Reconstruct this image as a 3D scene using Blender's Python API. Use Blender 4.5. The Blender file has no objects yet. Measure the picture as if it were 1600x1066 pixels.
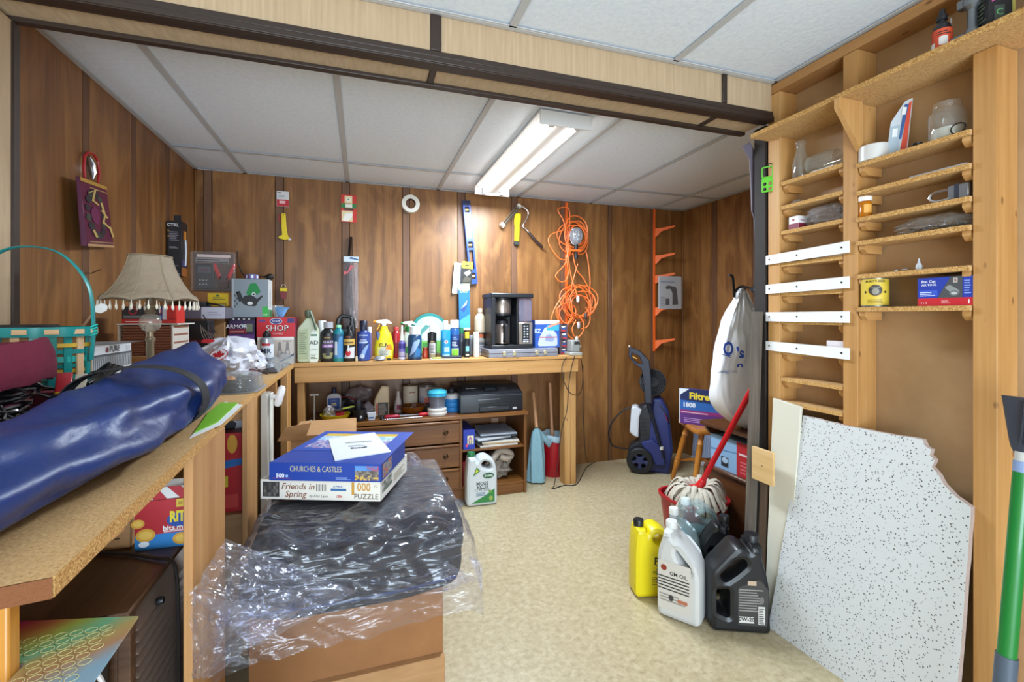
import bpy, math, random
from mathutils import Vector as V, Matrix, noise
random.seed(7)
SC = bpy.context.scene
COL = SC.collection
PI = math.pi
# ---------------------------------------------------------------- camera, world, exposure
EYE = 1.17
YAW = math.atan2(235, 715); SY, CY = math.sin(YAW), math.cos(YAW)
cam = bpy.data.cameras.new('camera'); cam.sensor_width = 36; cam.lens = 715/1600*36; cam.shift_y = -38/1600
cam.clip_start = 0.02
camo = bpy.data.objects.new('camera', cam); COL.objects.link(camo)
camo.location = (0, 0, EYE); camo.rotation_euler = (PI/2, 0, -YAW); SC.camera = camo
SC.view_settings.view_transform = 'Standard'; SC.view_settings.look = 'None'
SC.view_settings.gamma = 1; SC.view_settings.use_curve_mapping = False
SC.view_settings.exposure = -0.04
w = bpy.data.worlds.new('world'); SC.world = w; w.use_nodes = True
w.node_tree.nodes['Background'].inputs[0].default_value = (1, 0.97, 0.93, 1)
w.node_tree.nodes['Background'].inputs[1].default_value = 0.3
SC.cycles.max_bounces = 8; SC.cycles.diffuse_bounces = 4; SC.cycles.glossy_bounces = 3
SC.cycles.transmission_bounces = 6; SC.cycles.transparent_max_bounces = 16
SC.cycles.caustics_reflective = False; SC.cycles.caustics_refractive = False
def area(name, loc, sx, sy, power, col=(1, 0.96, 0.9), rot=(0, 0, 0)):
    l = bpy.data.lights.new(name, 'AREA'); l.shape = 'RECTANGLE'; l.size = sx; l.size_y = sy
    l.energy = power; l.color = col
    o = bpy.data.objects.new(name, l); COL.objects.link(o); o.location = loc; o.rotation_euler = rot
    return o
# assumed lamps, unseen behind the photographer, added to light the near room (fittings below)
area('near_fill_light', (-0.1, -0.55, 2.0), 1.2, 0.3, 8, (.74, .87, 1))
area('near_fill_light', (0.9, -0.9, 2.0), 1.2, 0.3, 5, (.74, .87, 1))
# added fill panel, unseen behind the camera, brightening ceilings and the far bay
area('fill_panel', (0.1, -1.95, .75), 1.9, 1.3, 150, (.67, .83, 1), (PI/2+.5, 0, 0))
# light of the twin tube fitting over the far bay
area('tube_light', (0.865, 2.467, 1.99), 0.2, 1.15, 62, (.76, .88, 1))

# ---------------------------------------------------------------- measuring from the calibrated view
def fY(u, Y):                       # x of the point at depth Y on column u
    k = (u-800)/715; t = Y/(CY-SY*k); return t*(SY+CY*k)
def tY(u, Y):
    k = (u-800)/715; return Y/(CY-SY*k)
def fX(u, X):                       # y of the point at x = X on column u
    k = (u-800)/715; t = X/(SY+CY*k); return t*(CY-SY*k)
def tX(u, X):
    k = (u-800)/715; return X/(SY+CY*k)
def zat(v, t): return EYE-(v-495)/715*t
def PZ(u, v, z):                    # point on the horizontal plane z
    t = (z-EYE)*715/(495-v); k = (u-800)/715
    return V((t*(SY+CY*k), t*(CY-SY*k), z))
def PY(u, v, Y): return V((fY(u, Y), Y, zat(v, tY(u, Y))))
def PT(u, t, z=0.): k = (u-800)/715; return V((t*(SY+CY*k), t*(CY-SY*k), z))
def PX(u, v, X): return V((X, fX(u, X), zat(v, tX(u, X))))

# ---------------------------------------------------------------- materials
def lin(c):
    c /= 255; return c/12.92 if c <= .04045 else ((c+.055)/1.055)**2.4
def rgb(h):
    if isinstance(h, tuple): return h
    h = h.lstrip('#'); return tuple(lin(int(h[i:i+2], 16)) for i in (0, 2, 4))+(1,)
_mc = {}
def newmat(name):
    m = bpy.data.materials.new(name); m.use_nodes = True
    return m, m.node_tree, m.node_tree.nodes['Principled BSDF']
def C(h, r=.5, met=0., emit=0., bump=0., bs=60., coat=0., sheen=0., tr=0.):
    key = (h, r, met, emit, bump, bs, coat, sheen, tr)
    if key in _mc: return _mc[key]
    m, nt, b = newmat('surface')
    b.inputs['Base Color'].default_value = rgb(h); b.inputs['Roughness'].default_value = r
    b.inputs['Metallic'].default_value = met
    if emit: b.inputs['Emission Color'].default_value = rgb(h); b.inputs['Emission Strength'].default_value = emit
    if coat: b.inputs['Coat Weight'].default_value = coat
    if sheen: b.inputs['Sheen Weight'].default_value = sheen
    if tr: b.inputs['Transmission Weight'].default_value = tr; b.inputs['IOR'].default_value = 1.2
    if bump:
        tc = nt.nodes.new('ShaderNodeTexCoord'); n = nt.nodes.new('ShaderNodeTexNoise'); bp = nt.nodes.new('ShaderNodeBump')
        n.inputs['Scale'].default_value = bs; n.inputs['Detail'].default_value = 4
        bp.inputs['Strength'].default_value = bump; bp.inputs['Distance'].default_value = .01
        nt.links.new(tc.outputs['Object'], n.inputs['Vector']); nt.links.new(n.outputs[0], bp.inputs['Height'])
        nt.links.new(bp.outputs[0], b.inputs['Normal'])
    _mc[key] = m; return m
def ramp(nt, stops):
    r = nt.nodes.new('ShaderNodeValToRGB'); e = r.color_ramp.elements
    e[0].position, e[0].color = stops[0][0], rgb(stops[0][1])
    e[1].position, e[1].color = stops[-1][0], rgb(stops[-1][1])
    for p, c in stops[1:-1]:
        q = e.new(p); q.color = rgb(c)
    return r
def wood(name, dark, mid, light, axis='Z', scale=1., rough=.45, fig=0., knots=0., gr=1., coat=0.):
    key = ('wood', name, axis)
    if key in _mc: return _mc[key]
    m, nt, b = newmat(name); L = nt.links.new
    tc = nt.nodes.new('ShaderNodeTexCoord'); oi = nt.nodes.new('ShaderNodeObjectInfo')
    ad = nt.nodes.new('ShaderNodeVectorMath'); ad.operation = 'ADD'
    ml = nt.nodes.new('ShaderNodeMath'); ml.operation = 'MULTIPLY'; ml.inputs[1].default_value = 37
    L(oi.outputs['Random'], ml.inputs[0]); L(tc.outputs['Object'], ad.inputs[0]); L(ml.outputs[0], ad.inputs[1])
    mp = nt.nodes.new('ShaderNodeMapping'); s = [14*scale, 14*scale, 14*scale]; s['XYZ'.index(axis)] = 0.8*scale
    mp.inputs['Scale'].default_value = s; L(ad.outputs[0], mp.inputs['Vector'])
    n1 = nt.nodes.new('ShaderNodeTexNoise'); n1.inputs['Scale'].default_value = 1; n1.inputs['Detail'].default_value = 5
    n1.inputs['Distortion'].default_value = 1.2; L(mp.outputs[0], n1.inputs['Vector'])
    mp2 = nt.nodes.new('ShaderNodeMapping'); s2 = [90*scale]*3; s2['XYZ'.index(axis)] = 3*scale
    mp2.inputs['Scale'].default_value = s2; L(ad.outputs[0], mp2.inputs['Vector'])
    n2 = nt.nodes.new('ShaderNodeTexNoise'); n2.inputs['Detail'].default_value = 3; n2.inputs['Scale'].default_value = 1.5
    L(mp2.outputs[0], n2.inputs['Vector'])
    mx = nt.nodes.new('ShaderNodeMix'); mx.data_type = 'FLOAT'; mx.inputs[0].default_value = .35*gr
    L(n1.outputs[0], mx.inputs[2]); L(n2.outputs[0], mx.inputs[3])
    r = ramp(nt, [(.3, dark), (.5, mid), (.72, light)]); L(mx.outputs[0], r.inputs[0])
    out = r.outputs[0]
    if fig:
        mp3 = nt.nodes.new('ShaderNodeMapping'); s3 = [6*scale]*3; s3['XYZ'.index(axis)] = 2.2*scale
        mp3.inputs['Scale'].default_value = s3; L(ad.outputs[0], mp3.inputs['Vector'])
        n3 = nt.nodes.new('ShaderNodeTexNoise'); n3.inputs['Scale'].default_value = 1; n3.inputs['Detail'].default_value = 6
        n3.inputs['Distortion'].default_value = 2.5; L(mp3.outputs[0], n3.inputs['Vector'])
        r3 = ramp(nt, [(.48, '#000000'), (.66, '#ffffff')]); L(n3.outputs[0], r3.inputs[0])
        m3 = nt.nodes.new('ShaderNodeMath'); m3.operation = 'MULTIPLY'; m3.inputs[1].default_value = fig; L(r3.outputs[0], m3.inputs[0])
        c3 = nt.nodes.new('ShaderNodeMix'); c3.data_type = 'RGBA'; L(m3.outputs[0], c3.inputs[0]); L(out, c3.inputs[6])
        c3.inputs[7].default_value = rgb(light); out = c3.outputs[2]
    if knots:
        vo = nt.nodes.new('ShaderNodeTexVoronoi'); mp4 = nt.nodes.new('ShaderNodeMapping'); s4 = [9.]*3; s4['XYZ'.index(axis)] = 4.
        mp4.inputs['Scale'].default_value = [q*1.9 for q in s4]; L(ad.outputs[0], mp4.inputs['Vector']); L(mp4.outputs[0], vo.inputs['Vector']); vo.inputs['Scale'].default_value = 1
        r4 = ramp(nt, [(.05, '#ffffff'), (.10, '#000000')]); L(vo.outputs['Distance'], r4.inputs[0])
        m4 = nt.nodes.new('ShaderNodeMath'); m4.operation = 'MULTIPLY'; m4.inputs[1].default_value = knots; L(r4.outputs[0], m4.inputs[0])
        c4 = nt.nodes.new('ShaderNodeMix'); c4.data_type = 'RGBA'; L(m4.outputs[0], c4.inputs[0]); L(out, c4.inputs[6])
        c4.inputs[7].default_value = rgb('#5f3714'); out = c4.outputs[2]
    L(out, b.inputs['Base Color'])
    b.inputs['Roughness'].default_value = rough
    if coat: b.inputs['Coat Weight'].default_value = coat; b.inputs['Coat Roughness'].default_value = .25
    bp = nt.nodes.new('ShaderNodeBump'); bp.inputs['Strength'].default_value = .12; bp.inputs['Distance'].default_value = .003
    L(n2.outputs[0], bp.inputs['Height']); L(bp.outputs[0], b.inputs['Normal'])
    _mc[key] = m; return m
def speck(name, stops, scale, rough=.7, bump=.2, big=None, vor=False, detail=6, stretch=(1, 1, 1)):
    """stops over a fine noise (or voronoi cells), optionally mottled by a broader noise"""
    if name in _mc: return _mc[name]
    m, nt, b = newmat(name); L = nt.links.new
    tc = nt.nodes.new('ShaderNodeTexCoord'); mp = nt.nodes.new('ShaderNodeMapping'); mp.inputs['Scale'].default_value = stretch
    L(tc.outputs['Object'], mp.inputs['Vector'])
    if vor:
        n = nt.nodes.new('ShaderNodeTexVoronoi'); n.inputs['Scale'].default_value = scale; fac = n.outputs['Distance']
    else:
        n = nt.nodes.new('ShaderNodeTexNoise'); n.inputs['Scale'].default_value = scale; n.inputs['Detail'].default_value = detail; n.inputs['Roughness'].default_value = .65; fac = n.outputs[0]
    L(mp.outputs[0], n.inputs['Vector'])
    r = ramp(nt, stops); L(fac, r.inputs[0]); out = r.outputs[0]
    if big:
        n5 = nt.nodes.new('ShaderNodeTexNoise'); n5.inputs['Scale'].default_value = big[0]; n5.inputs['Detail'].default_value = 7; n5.inputs['Distortion'].default_value = 1.5
        L(tc.outputs['Object'], n5.inputs['Vector'])
        r5 = ramp(nt, [(.4, '#000000'), (.65, '#ffffff')]); L(n5.outputs[0], r5.inputs[0])
        m5 = nt.nodes.new('ShaderNodeMath'); m5.operation = 'MULTIPLY'; m5.inputs[1].default_value = big[2]; L(r5.outputs[0], m5.inputs[0])
        c5 = nt.nodes.new('ShaderNodeMix'); c5.data_type = 'RGBA'; L(m5.outputs[0], c5.inputs[0]); L(out, c5.inputs[6]); c5.inputs[7].default_value = rgb(big[1]); out = c5.outputs[2]
    L(out, b.inputs['Base Color']); b.inputs['Roughness'].default_value = rough
    bp = nt.nodes.new('ShaderNodeBump'); bp.inputs['Strength'].default_value = bump; bp.inputs['Distance'].default_value = .004
    L(fac, bp.inputs['Height']); L(bp.outputs[0], b.inputs['Normal'])
    _mc[name] = m; return m
def film(tint='#ffffff', op=.12, r=.12, wr=.0, ws=25., edge=.55):
    """thin clear plastic: see-through, glossy, milkier at grazing angles; wr = wrinkle relief"""
    key = ('film', tint, op, r, wr, ws, edge)
    if key in _mc: return _mc[key]
    m = bpy.data.materials.new('clear plastic'); m.use_nodes = True; nt = m.node_tree; nt.nodes.clear(); L = nt.links.new
    o = nt.nodes.new('ShaderNodeOutputMaterial'); tr = nt.nodes.new('ShaderNodeBsdfTransparent'); tr.inputs[0].default_value = rgb(tint)
    df = nt.nodes.new('ShaderNodeBsdfDiffuse'); df.inputs[0].default_value = rgb(tint)
    pr = nt.nodes.new('ShaderNodeBsdfGlossy'); pr.inputs['Roughness'].default_value = r
    lw = nt.nodes.new('ShaderNodeLayerWeight'); lw.inputs[0].default_value = .5
    pw = nt.nodes.new('ShaderNodeMath'); pw.operation = 'POWER'; pw.inputs[1].default_value = 3; L(lw.outputs['Facing'], pw.inputs[0])
    mr = nt.nodes.new('ShaderNodeMapRange'); mr.inputs[3].default_value = op*.55; mr.inputs[4].default_value = op*.55+edge*.5; L(pw.outputs[0], mr.inputs[0])
    mg = nt.nodes.new('ShaderNodeMapRange'); mg.inputs[3].default_value = .055; mg.inputs[4].default_value = .6; L(pw.outputs[0], mg.inputs[0])
    m0 = nt.nodes.new('ShaderNodeMixShader'); L(mr.outputs[0], m0.inputs[0]); L(tr.outputs[0], m0.inputs[1]); L(df.outputs[0], m0.inputs[2])
    mx = nt.nodes.new('ShaderNodeMixShader'); L(mg.outputs[0], mx.inputs[0]); L(m0.outputs[0], mx.inputs[1]); L(pr.outputs[0], mx.inputs[2]); L(mx.outputs[0], o.inputs[0])
    if wr:
        tc = nt.nodes.new('ShaderNodeTexCoord'); mp = nt.nodes.new('ShaderNodeMapping'); mp.inputs['Scale'].default_value = (.3, 1.3, 1.8); mp.inputs['Rotation'].default_value = (0, .25, .35)
        n = nt.nodes.new('ShaderNodeTexNoise'); bp = nt.nodes.new('ShaderNodeBump'); n.inputs['Distortion'].default_value = 1.5
        n.inputs['Scale'].default_value = ws; n.inputs['Detail'].default_value = 2.5; bp.inputs['Strength'].default_value = wr; bp.inputs['Distance'].default_value = .02
        L(tc.outputs['Object'], mp.inputs['Vector']); L(mp.outputs[0], n.inputs['Vector']); L(n.outputs[0], bp.inputs['Height'])
        L(bp.outputs[0], pr.inputs['Normal']); L(bp.outputs[0], lw.inputs['Normal'])
    _mc[key] = m; return m

# ---------------------------------------------------------------- mesh building
FRONT = Matrix(((1, 0, 0, 0), (0, 0, -1, 0), (0, 1, 0, 0), (0, 0, 0, 1)))    # drawn upright, facing -y
TOP = Matrix.Identity(4)
RIGHT = Matrix(((0, 0, 1, 0), (1, 0, 0, 0), (0, 1, 0, 0), (0, 0, 0, 1)))     # drawn on a +x face
LEFT = Matrix(((0, 0, -1, 0), (-1, 0, 0, 0), (0, 1, 0, 0), (0, 0, 0, 1)))    # drawn on a -x face
def tr(x, y, z): return Matrix.Translation((x, y, z))
def rot(a, ax): return Matrix.Rotation(a, 4, ax)
def sgnp(x, e): return math.copysign(abs(x)**e, x)
def sp(pts, n=8, closed=False):     # smooth path through points
    P = [V(p) for p in pts]; out = []; N = len(P)
    for i in range(N if closed else N-1):
        a = P[(i-1) % N] if closed or i else P[0]; b = P[i]; c = P[(i+1) % N]
        d = P[(i+2) % N] if closed or i+2 < N else P[-1]
        for j in range(n):
            t = j/n
            out.append(.5*((2*b)+(c-a)*t+(2*a-5*b+4*c-d)*t*t+(3*b-a-3*c+d)*t**3))
    if not closed: out.append(P[-1])
    return out
def rp(poly, r, n=4):               # round the corners of a 2-D polygon
    out = []; N = len(poly)
    for i in range(N):
        p = V(poly[i][:2]); a = V(poly[i-1][:2]); b = V(poly[(i+1) % N][:2])
        rr = poly[i][2] if len(poly[i]) > 2 else r
        if rr <= 0: out.append((p.x, p.y)); continue
        da = (a-p); db = (b-p); d = min(rr, da.length*.48, db.length*.48)
        s = p+da.normalized()*d; e = p+db.normalized()*d
        for j in range(n+1):
            t = j/n; q = s*(1-t)**2+p*2*t*(1-t)+e*t*t; out.append((q.x, q.y))
    return out
def rr(x0, y0, x1, y1, r=.003, n=3): return rp([(x0, y0), (x1, y0), (x1, y1), (x0, y1)], r, n)
def circ(cx, cy, rx, ry=None, n=24, a0=0):
    ry = rx if ry is None else ry
    return [(cx+rx*math.cos(a0+2*PI*i/n), cy+ry*math.sin(a0+2*PI*i/n)) for i in range(n)]
_tc = {}
def text_mesh(s, bold):
    key = (s, bold)
    if key not in _tc:
        c = bpy.data.curves.new('t', 'FONT'); c.body = s; c.size = 1; c.align_x = 'CENTER'; c.align_y = 'CENTER'; c.resolution_u = 2; c.offset = bold
        o = bpy.data.objects.new('t', c); me = bpy.data.meshes.new_from_object(o)
        _tc[key] = ([v.co.copy() for v in me.vertices], [tuple(p.vertices) for p in me.polygons])
        bpy.data.objects.remove(o); bpy.data.meshes.remove(me); bpy.data.curves.remove(c)
    return _tc[key]
class M:
    def __init__(s, mat=None): s.v = []; s.f = []; s.fm = []; s.fs = []; s.mats = []; s.T = Matrix.Identity(4); s.mat = mat; s.wrapf = None
    def at(s, *m):
        s.T = Matrix.Identity(4)
        for x in m: s.T = s.T @ x
        return s
    def mi(s, mat):
        mat = mat or s.mat
        if isinstance(mat, str): mat = C(mat)
        if mat not in s.mats: s.mats.append(mat)
        return s.mats.index(mat)
    def add(s, vs, fs, mat=None, smooth=False):
        o = len(s.v); i = s.mi(mat)
        for p in vs:
            p = V(p)
            if s.wrapf: p = s.wrapf(p)
            s.v.append(s.T @ p)
        for f in fs: s.f.append(tuple(o+k for k in f)); s.fm.append(i); s.fs.append(smooth)
        return s
    def box(s, x0, x1, y0, y1, z0, z1, mat=None):
        vs = [(x, y, z) for z in (z0, z1) for y in (y0, y1) for x in (x0, x1)]
        return s.add(vs, [(0, 2, 3, 1), (4, 5, 7, 6), (0, 1, 5, 4), (2, 6, 7, 3), (0, 4, 6, 2), (1, 3, 7, 5)], mat)
    def rings(s, R, mat=None, cap=(1, 1), closed=True, smooth=True):
        n = len(R[0]); vs = [p for r in R for p in r]; fs = []
        for i in range(len(R)-1):
            for j in range(n if closed else n-1):
                k = (j+1) % n; fs.append((i*n+j, i*n+k, (i+1)*n+k, (i+1)*n+j))
        s.add(vs, fs, mat, smooth)
        o = len(s.v)-len(vs); m = s.mi(mat)
        if cap[0]: s.f.append(tuple(o+j for j in range(n))[::-1]); s.fm.append(m); s.fs.append(False)
        if cap[1]: s.f.append(tuple(o+(len(R)-1)*n+j for j in range(n))); s.fm.append(m); s.fs.append(False)
        return s
    def lathe(s, prof, mat=None, n=20, sx=1, sy=1, e=2., c=(0, 0), cap=(1, 1), tw=0):
        R = []
        for q in prof:
            r, z = q[0], q[1]; ox = q[2] if len(q) > 2 else 0
            fx = q[3] if len(q) > 3 else sx; fy = q[4] if len(q) > 4 else sy
            R.append([(c[0]+ox+fx*r*sgnp(math.cos(2*PI*i/n+tw), 2/e), c[1]+fy*r*sgnp(math.sin(2*PI*i/n+tw), 2/e), z) for i in range(n)])
        return s.rings(R, mat, cap)
    def cyl(s, p0, p1, r0, r1=None, mat=None, n=12):
        return s.tube([p0, p1], r0, mat, n, rs=[r0, r0 if r1 is None else r1])
    def tube(s, path, r, mat=None, n=8, rs=None, closed=False, flat=None):
        P = [V(p) for p in path]; N = len(P)
        up = None; R = []
        for i in range(N):
            if closed: t = P[(i+1) % N]-P[i-1]
            else: t = P[min(i+1, N-1)]-P[max(i-1, 0)]
            if t.length < 1e-9: t = V((0, 0, 1))
            t.normalize()
            if up is None:
                up = V((0, 0, 1)) if abs(t.z) < .9 else V((1, 0, 0))
            up = (up-t*up.dot(t))
            if up.length < 1e-6: up = t.orthogonal()
            up.normalize(); sd = t.cross(up)
            rad = rs[i] if rs else r; fw, fh = flat if flat else (1, 1)
            R.append([P[i]+sd*math.cos(2*PI*j/n)*rad*fw+up*math.sin(2*PI*j/n)*rad*fh for j in range(n)])
        if closed: R.append(R[0])
        return s.rings(R, mat, (0, 0) if closed else (1, 1))
    def grid(s, fn, nu, nv, mat=None, thick=0., smooth=True):
        vs = [V(fn(i/nu, j/nv)) for j in range(nv+1) for i in range(nu+1)]
        fs = [(j*(nu+1)+i, j*(nu+1)+i+1, (j+1)*(nu+1)+i+1, (j+1)*(nu+1)+i) for j in range(nv) for i in range(nu)]
        return s.add(vs, fs, mat, smooth)
    def ext(s, loops, d, mat=None, bev=0., smooth=False):   # prism of 2-D loops (holes allowed), thickness d about z = 0
        if loops and isinstance(loops[0][0], (int, float)): loops = [loops]
        c = bpy.data.curves.new('c', 'CURVE'); c.dimensions = '2D'; c.fill_mode = 'BOTH' if d > 0 else 'FRONT'
        c.extrude = max(d/2-bev, 0); c.bevel_depth = bev; c.bevel_resolution = 1 if bev > .004 else 0; c.offset = -bev
        for lp in loops:
            spn = c.splines.new('POLY'); spn.points.add(len(lp)-1)
            for i, p in enumerate(lp): spn.points[i].co = (p[0], p[1], 0, 1)
            spn.use_cyclic_u = True
        o = bpy.data.objects.new('c', c); me = bpy.data.meshes.new_from_object(o)
        s.add([v.co.copy() for v in me.vertices], [tuple(p.vertices) for p in me.polygons], mat, smooth or bev > 0)
        bpy.data.objects.remove(o); bpy.data.meshes.remove(me); bpy.data.curves.remove(c)
        return s
    # flat print, drawn in x/y; z = tiny layer height
    def rect(s, x0, y0, x1, y1, mat, z=.0006, nx=1):
        if s.wrapf: nx = max(nx, int(abs(x1-x0)/.005)+1)
        vs = []; fs = []
        for i in range(nx+1):
            x = x0+(x1-x0)*i/nx; vs += [(x, y0, z), (x, y1, z)]
        for i in range(nx): fs.append((2*i, 2*i+2, 2*i+3, 2*i+1))
        return s.add(vs, fs, mat)
    def poly(s, pts, mat, z=.0008):
        if s.wrapf:                     # cut into narrow strips so that the print follows the curve
            xs = [p[0] for p in pts]; a, b = min(xs), max(xs); st = .005
            if b-a > st:
                n = int((b-a)/st)+1
                def clip(P, xv, keep):
                    out = []
                    for i in range(len(P)):
                        p, q = P[i-1], P[i]; ip, iq = (p[0]-xv)*keep >= 0, (q[0]-xv)*keep >= 0
                        if ip != iq: t = (xv-p[0])/(q[0]-p[0]); out.append((xv, p[1]+(q[1]-p[1])*t))
                        if iq: out.append((q[0], q[1]))
                    return out
                for i in range(n):
                    P = clip(clip([(p[0], p[1]) for p in pts], a+(b-a)*i/n, 1), a+(b-a)*(i+1)/n, -1)
                    if len(P) > 2: s.add([(p[0], p[1], z) for p in P], [tuple(range(len(P)))], mat)
                return s
        return s.add([(p[0], p[1], z) for p in pts], [tuple(range(len(pts)))], mat)
    def ell(s, cx, cy, rx, ry, mat, z=.0009, n=20): return s.poly(circ(cx, cy, rx, ry, n), mat, z)
    def text(s, st, x, y, size, mat, z=.0012, bold=.0, sx=1., shear=0., ang=0.):
        vs, fs = text_mesh(st, bold); ca, sa = math.cos(ang), math.sin(ang); out = []
        for p in vs:
            a = (p.x*sx+p.y*shear)*size; b = p.y*size
            out.append((x+a*ca-b*sa, y+a*sa+b*ca, z))
        return s.add(out, fs, mat)
    def lines(s, x0, x1, y0, y1, n, mat, z=.001, th=.45, seed=1, ragged=.35, nx=1):    # rows of illegible small print
        rd = random.Random(seed); h = (y1-y0)/n
        for i in range(n):
            s.rect(x0, y0+i*h, x1-(x1-x0)*ragged*rd.random(), y0+i*h+h*th, mat, z, nx)
        return s
    def build(s, name, parent=None, bev=0., smooth=None, solid=0., sub=0, ang=.7, seg=1):
        me = bpy.data.meshes.new(name); me.from_pydata([tuple(p) for p in s.v], [], s.f)
        for m in s.mats: me.materials.append(m)
        me.polygons.foreach_set('material_index', s.fm)
        me.polygons.foreach_set('use_smooth', [True]*len(s.f) if smooth else s.fs)
        me.update()
        if smooth is not False: me.set_sharp_from_angle(angle=ang)
        o = bpy.data.objects.new(name, me); COL.objects.link(o)
        if parent: o.parent = parent
        if solid:
            q = o.modifiers.new('s', 'SOLIDIFY'); q.thickness = solid; q.offset = 0
        if sub:
            q = o.modifiers.new('u', 'SUBSURF'); q.levels = q.render_levels = sub
        if bev:
            q = o.modifiers.new('b', 'BEVEL'); q.width = bev; q.segments = seg; q.limit_method = 'ANGLE'; q.angle_limit = .9
        return o
def tag(o, label, cat, group=None, kind=None):
    o['label'] = label; o['category'] = cat
    if group: o['group'] = group
    if kind: o['kind'] = kind
    return o
def thing(name, label, cat, loc=(0, 0, 0), rz=0., group=None, rx=0., ry=0.):
    o = bpy.data.objects.new(name, None); COL.objects.link(o); o.empty_display_size = .05
    o.location = loc; o.rotation_euler = (rx, ry, rz); tag(o, label, cat, group); return o
def struct(m, name, **k):
    o = m.build(name, **k); o['kind'] = 'structure'; return o
def cylwrap(r, zoff=0, cx=0, cy=0, sy=1.):      # print wrapped on an upright round body of radius r
    return lambda p: V((cx+(r+p.z)*math.sin(p.x/r), cy-(r+p.z)*math.cos(p.x/r)*sy, p.y+zoff))
def N3(x, y, z, s=1.): return noise.noise(V((x, y, z))*s)
# ================================================================ materials of the room
PANEL = wood('panelling', '#65401f', '#80542b', '#a0713f', 'Z', .7, .42, fig=.62, gr=.9)
STRIP = wood('panelling strip', '#5a3b26', '#6b4830', '#7a5539', 'Z', 1., .5)
PINE = {a: wood('pine', '#ab7940', '#bb8a50', '#c99d65', a, .8, .6, knots=.7) for a in 'XYZ'}
OLDPINE = {a: wood('aged pine', '#a0713f', '#b3824e', '#c39662', a, .8, .6, knots=.8) for a in 'XYZ'}
WAL = {a: wood('brown furniture wood', '#54320f', '#6f431b', '#875926', a, 1., .4, gr=.8) for a in 'XYZ'}
BARN = wood('weathered board', '#3f372f', '#5c5248', '#786d61', 'Z', 1., .85)
CHIP = speck('particle board', [(.3, '#8d6437'), (.42, '#bf9560'), (.55, '#cfa772'), (.75, '#dfbf8d')], 230, .75, .35, big=(30, '#b98f58', .4))
CHIPE = speck('particle board edge', [(.35, '#8f5f2c'), (.5, '#c4924f'), (.65, '#e0bb7d')], 330, .85, .6)
HARD = speck('hardboard', [(.35, '#a98660'), (.65, '#b5936b')], 6, .6, .02, detail=3)
TILEM = speck('ceiling tile face', [(.3, '#dce3ec'), (.5, '#e4ebf3'), (.75, '#ebf0f6')], 60, .9, .35)
GRIDM = C('#bdbdbd', .6)
VINYL = speck('sheet vinyl floor', [(.3, '#98876a'), (.45, '#af9f7e'), (.6, '#beb08f'), (.8, '#cabea3')], 45, .38, .03, big=(14, '#a89774', .55), detail=8)
WALLPAP = speck('cream beam board', [(.3, '#ab9273'), (.5, '#b59b7b'), (.7, '#bfa686')], 8, .7, .03, stretch=(12, 3, .5))
DKTRIM = C('#33261f', .45)
WHITEP = C('#e4e2dc', .5)
# ================================================================ room shell
XL, XR, YB, ZC = -.976, 2.63, 3.286, 2.08
YF0, YF1, XJ = 1.377, 1.53, 1.52
m = M(VINYL); m.box(-1.05, 2.7, -2.3, 3.36, -.05, 0); struct(m, 'floor')
BACK = C('#20160f', .9)
m = M(BACK); m.box(-1.06, 2.72, YB+.006, YB+.06, 0, ZC+.05); wb = struct(m, 'wall_back')
m = M(BACK); m.box(XL-.06, XL-.006, YF1, YB+.05, 0, ZC+.05); wl = struct(m, 'wall_left')
m = M(BACK); m.box(XR+.006, XR+.06, 1.4, YB+.05, 0, ZC+.05); wr = struct(m, 'wall_right')
m = M(C('#cdbd9e', .7)); m.box(-1.05, 1.7, -2.3, -2.25, 0, ZC); struct(m, 'wall_front')
m = M(C('#cdbd9e', .7)); m.box(XL-.06, XL, -2.3, YF0+.15, 0, ZC); struct(m, 'wall_near_left')
def planks(wall, cuts, place, th=.006):     # cuts: list of (a, b, is_strip)
    for a, b, st in cuts:
        m = M(STRIP if st else PANEL); place(m, a+.0018, b-.0018); m.build('strip' if st else 'panel', wall, bev=.0012)
us = [(318, 331), (430, 443), (534, 546), (629, 640), (715, 727), (799, 808), (876, 884), (950, 956), (1016, 1022)]
def cutlist(start, end, pairs):
    out = []; c = start
    for a, b in pairs:
        out += [(c, a, False), (a, b, True)]; c = b
    out.append((c, end, False)); return out
planks(wb, cutlist(XL, XR, [(fY(a, YB), fY(b, YB)) for a, b in us]), lambda m, a, b: m.box(a, b, YB, YB+.007, 0, ZC))
lp = sorted((fX(a, XL), fX(b, XL)) for a, b in [(129, 140), (205, 213), (259, 265.5)])
planks(wl, cutlist(YF1, YB, lp), lambda m, a, b: m.box(XL-.007, XL, a, b, 0, ZC))
rpairs = sorted((fX(b, XR), fX(a, XR)) for a, b in [(1112, 1120), (1175, 1182)])
planks(wr, cutlist(1.5, YB, rpairs), lambda m, a, b: m.box(XR, XR+.007, a, b, 0, ZC))
m = M(PANEL); m.box(XR-.012, XR, YB-.012, YB, 0, ZC); m.build('corner_bead', wr, bev=.004)
m = M(PANEL); m.box(XL, XL+.012, YB-.012, YB, 0, ZC); m.build('corner_bead', wl, bev=.004)
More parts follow.
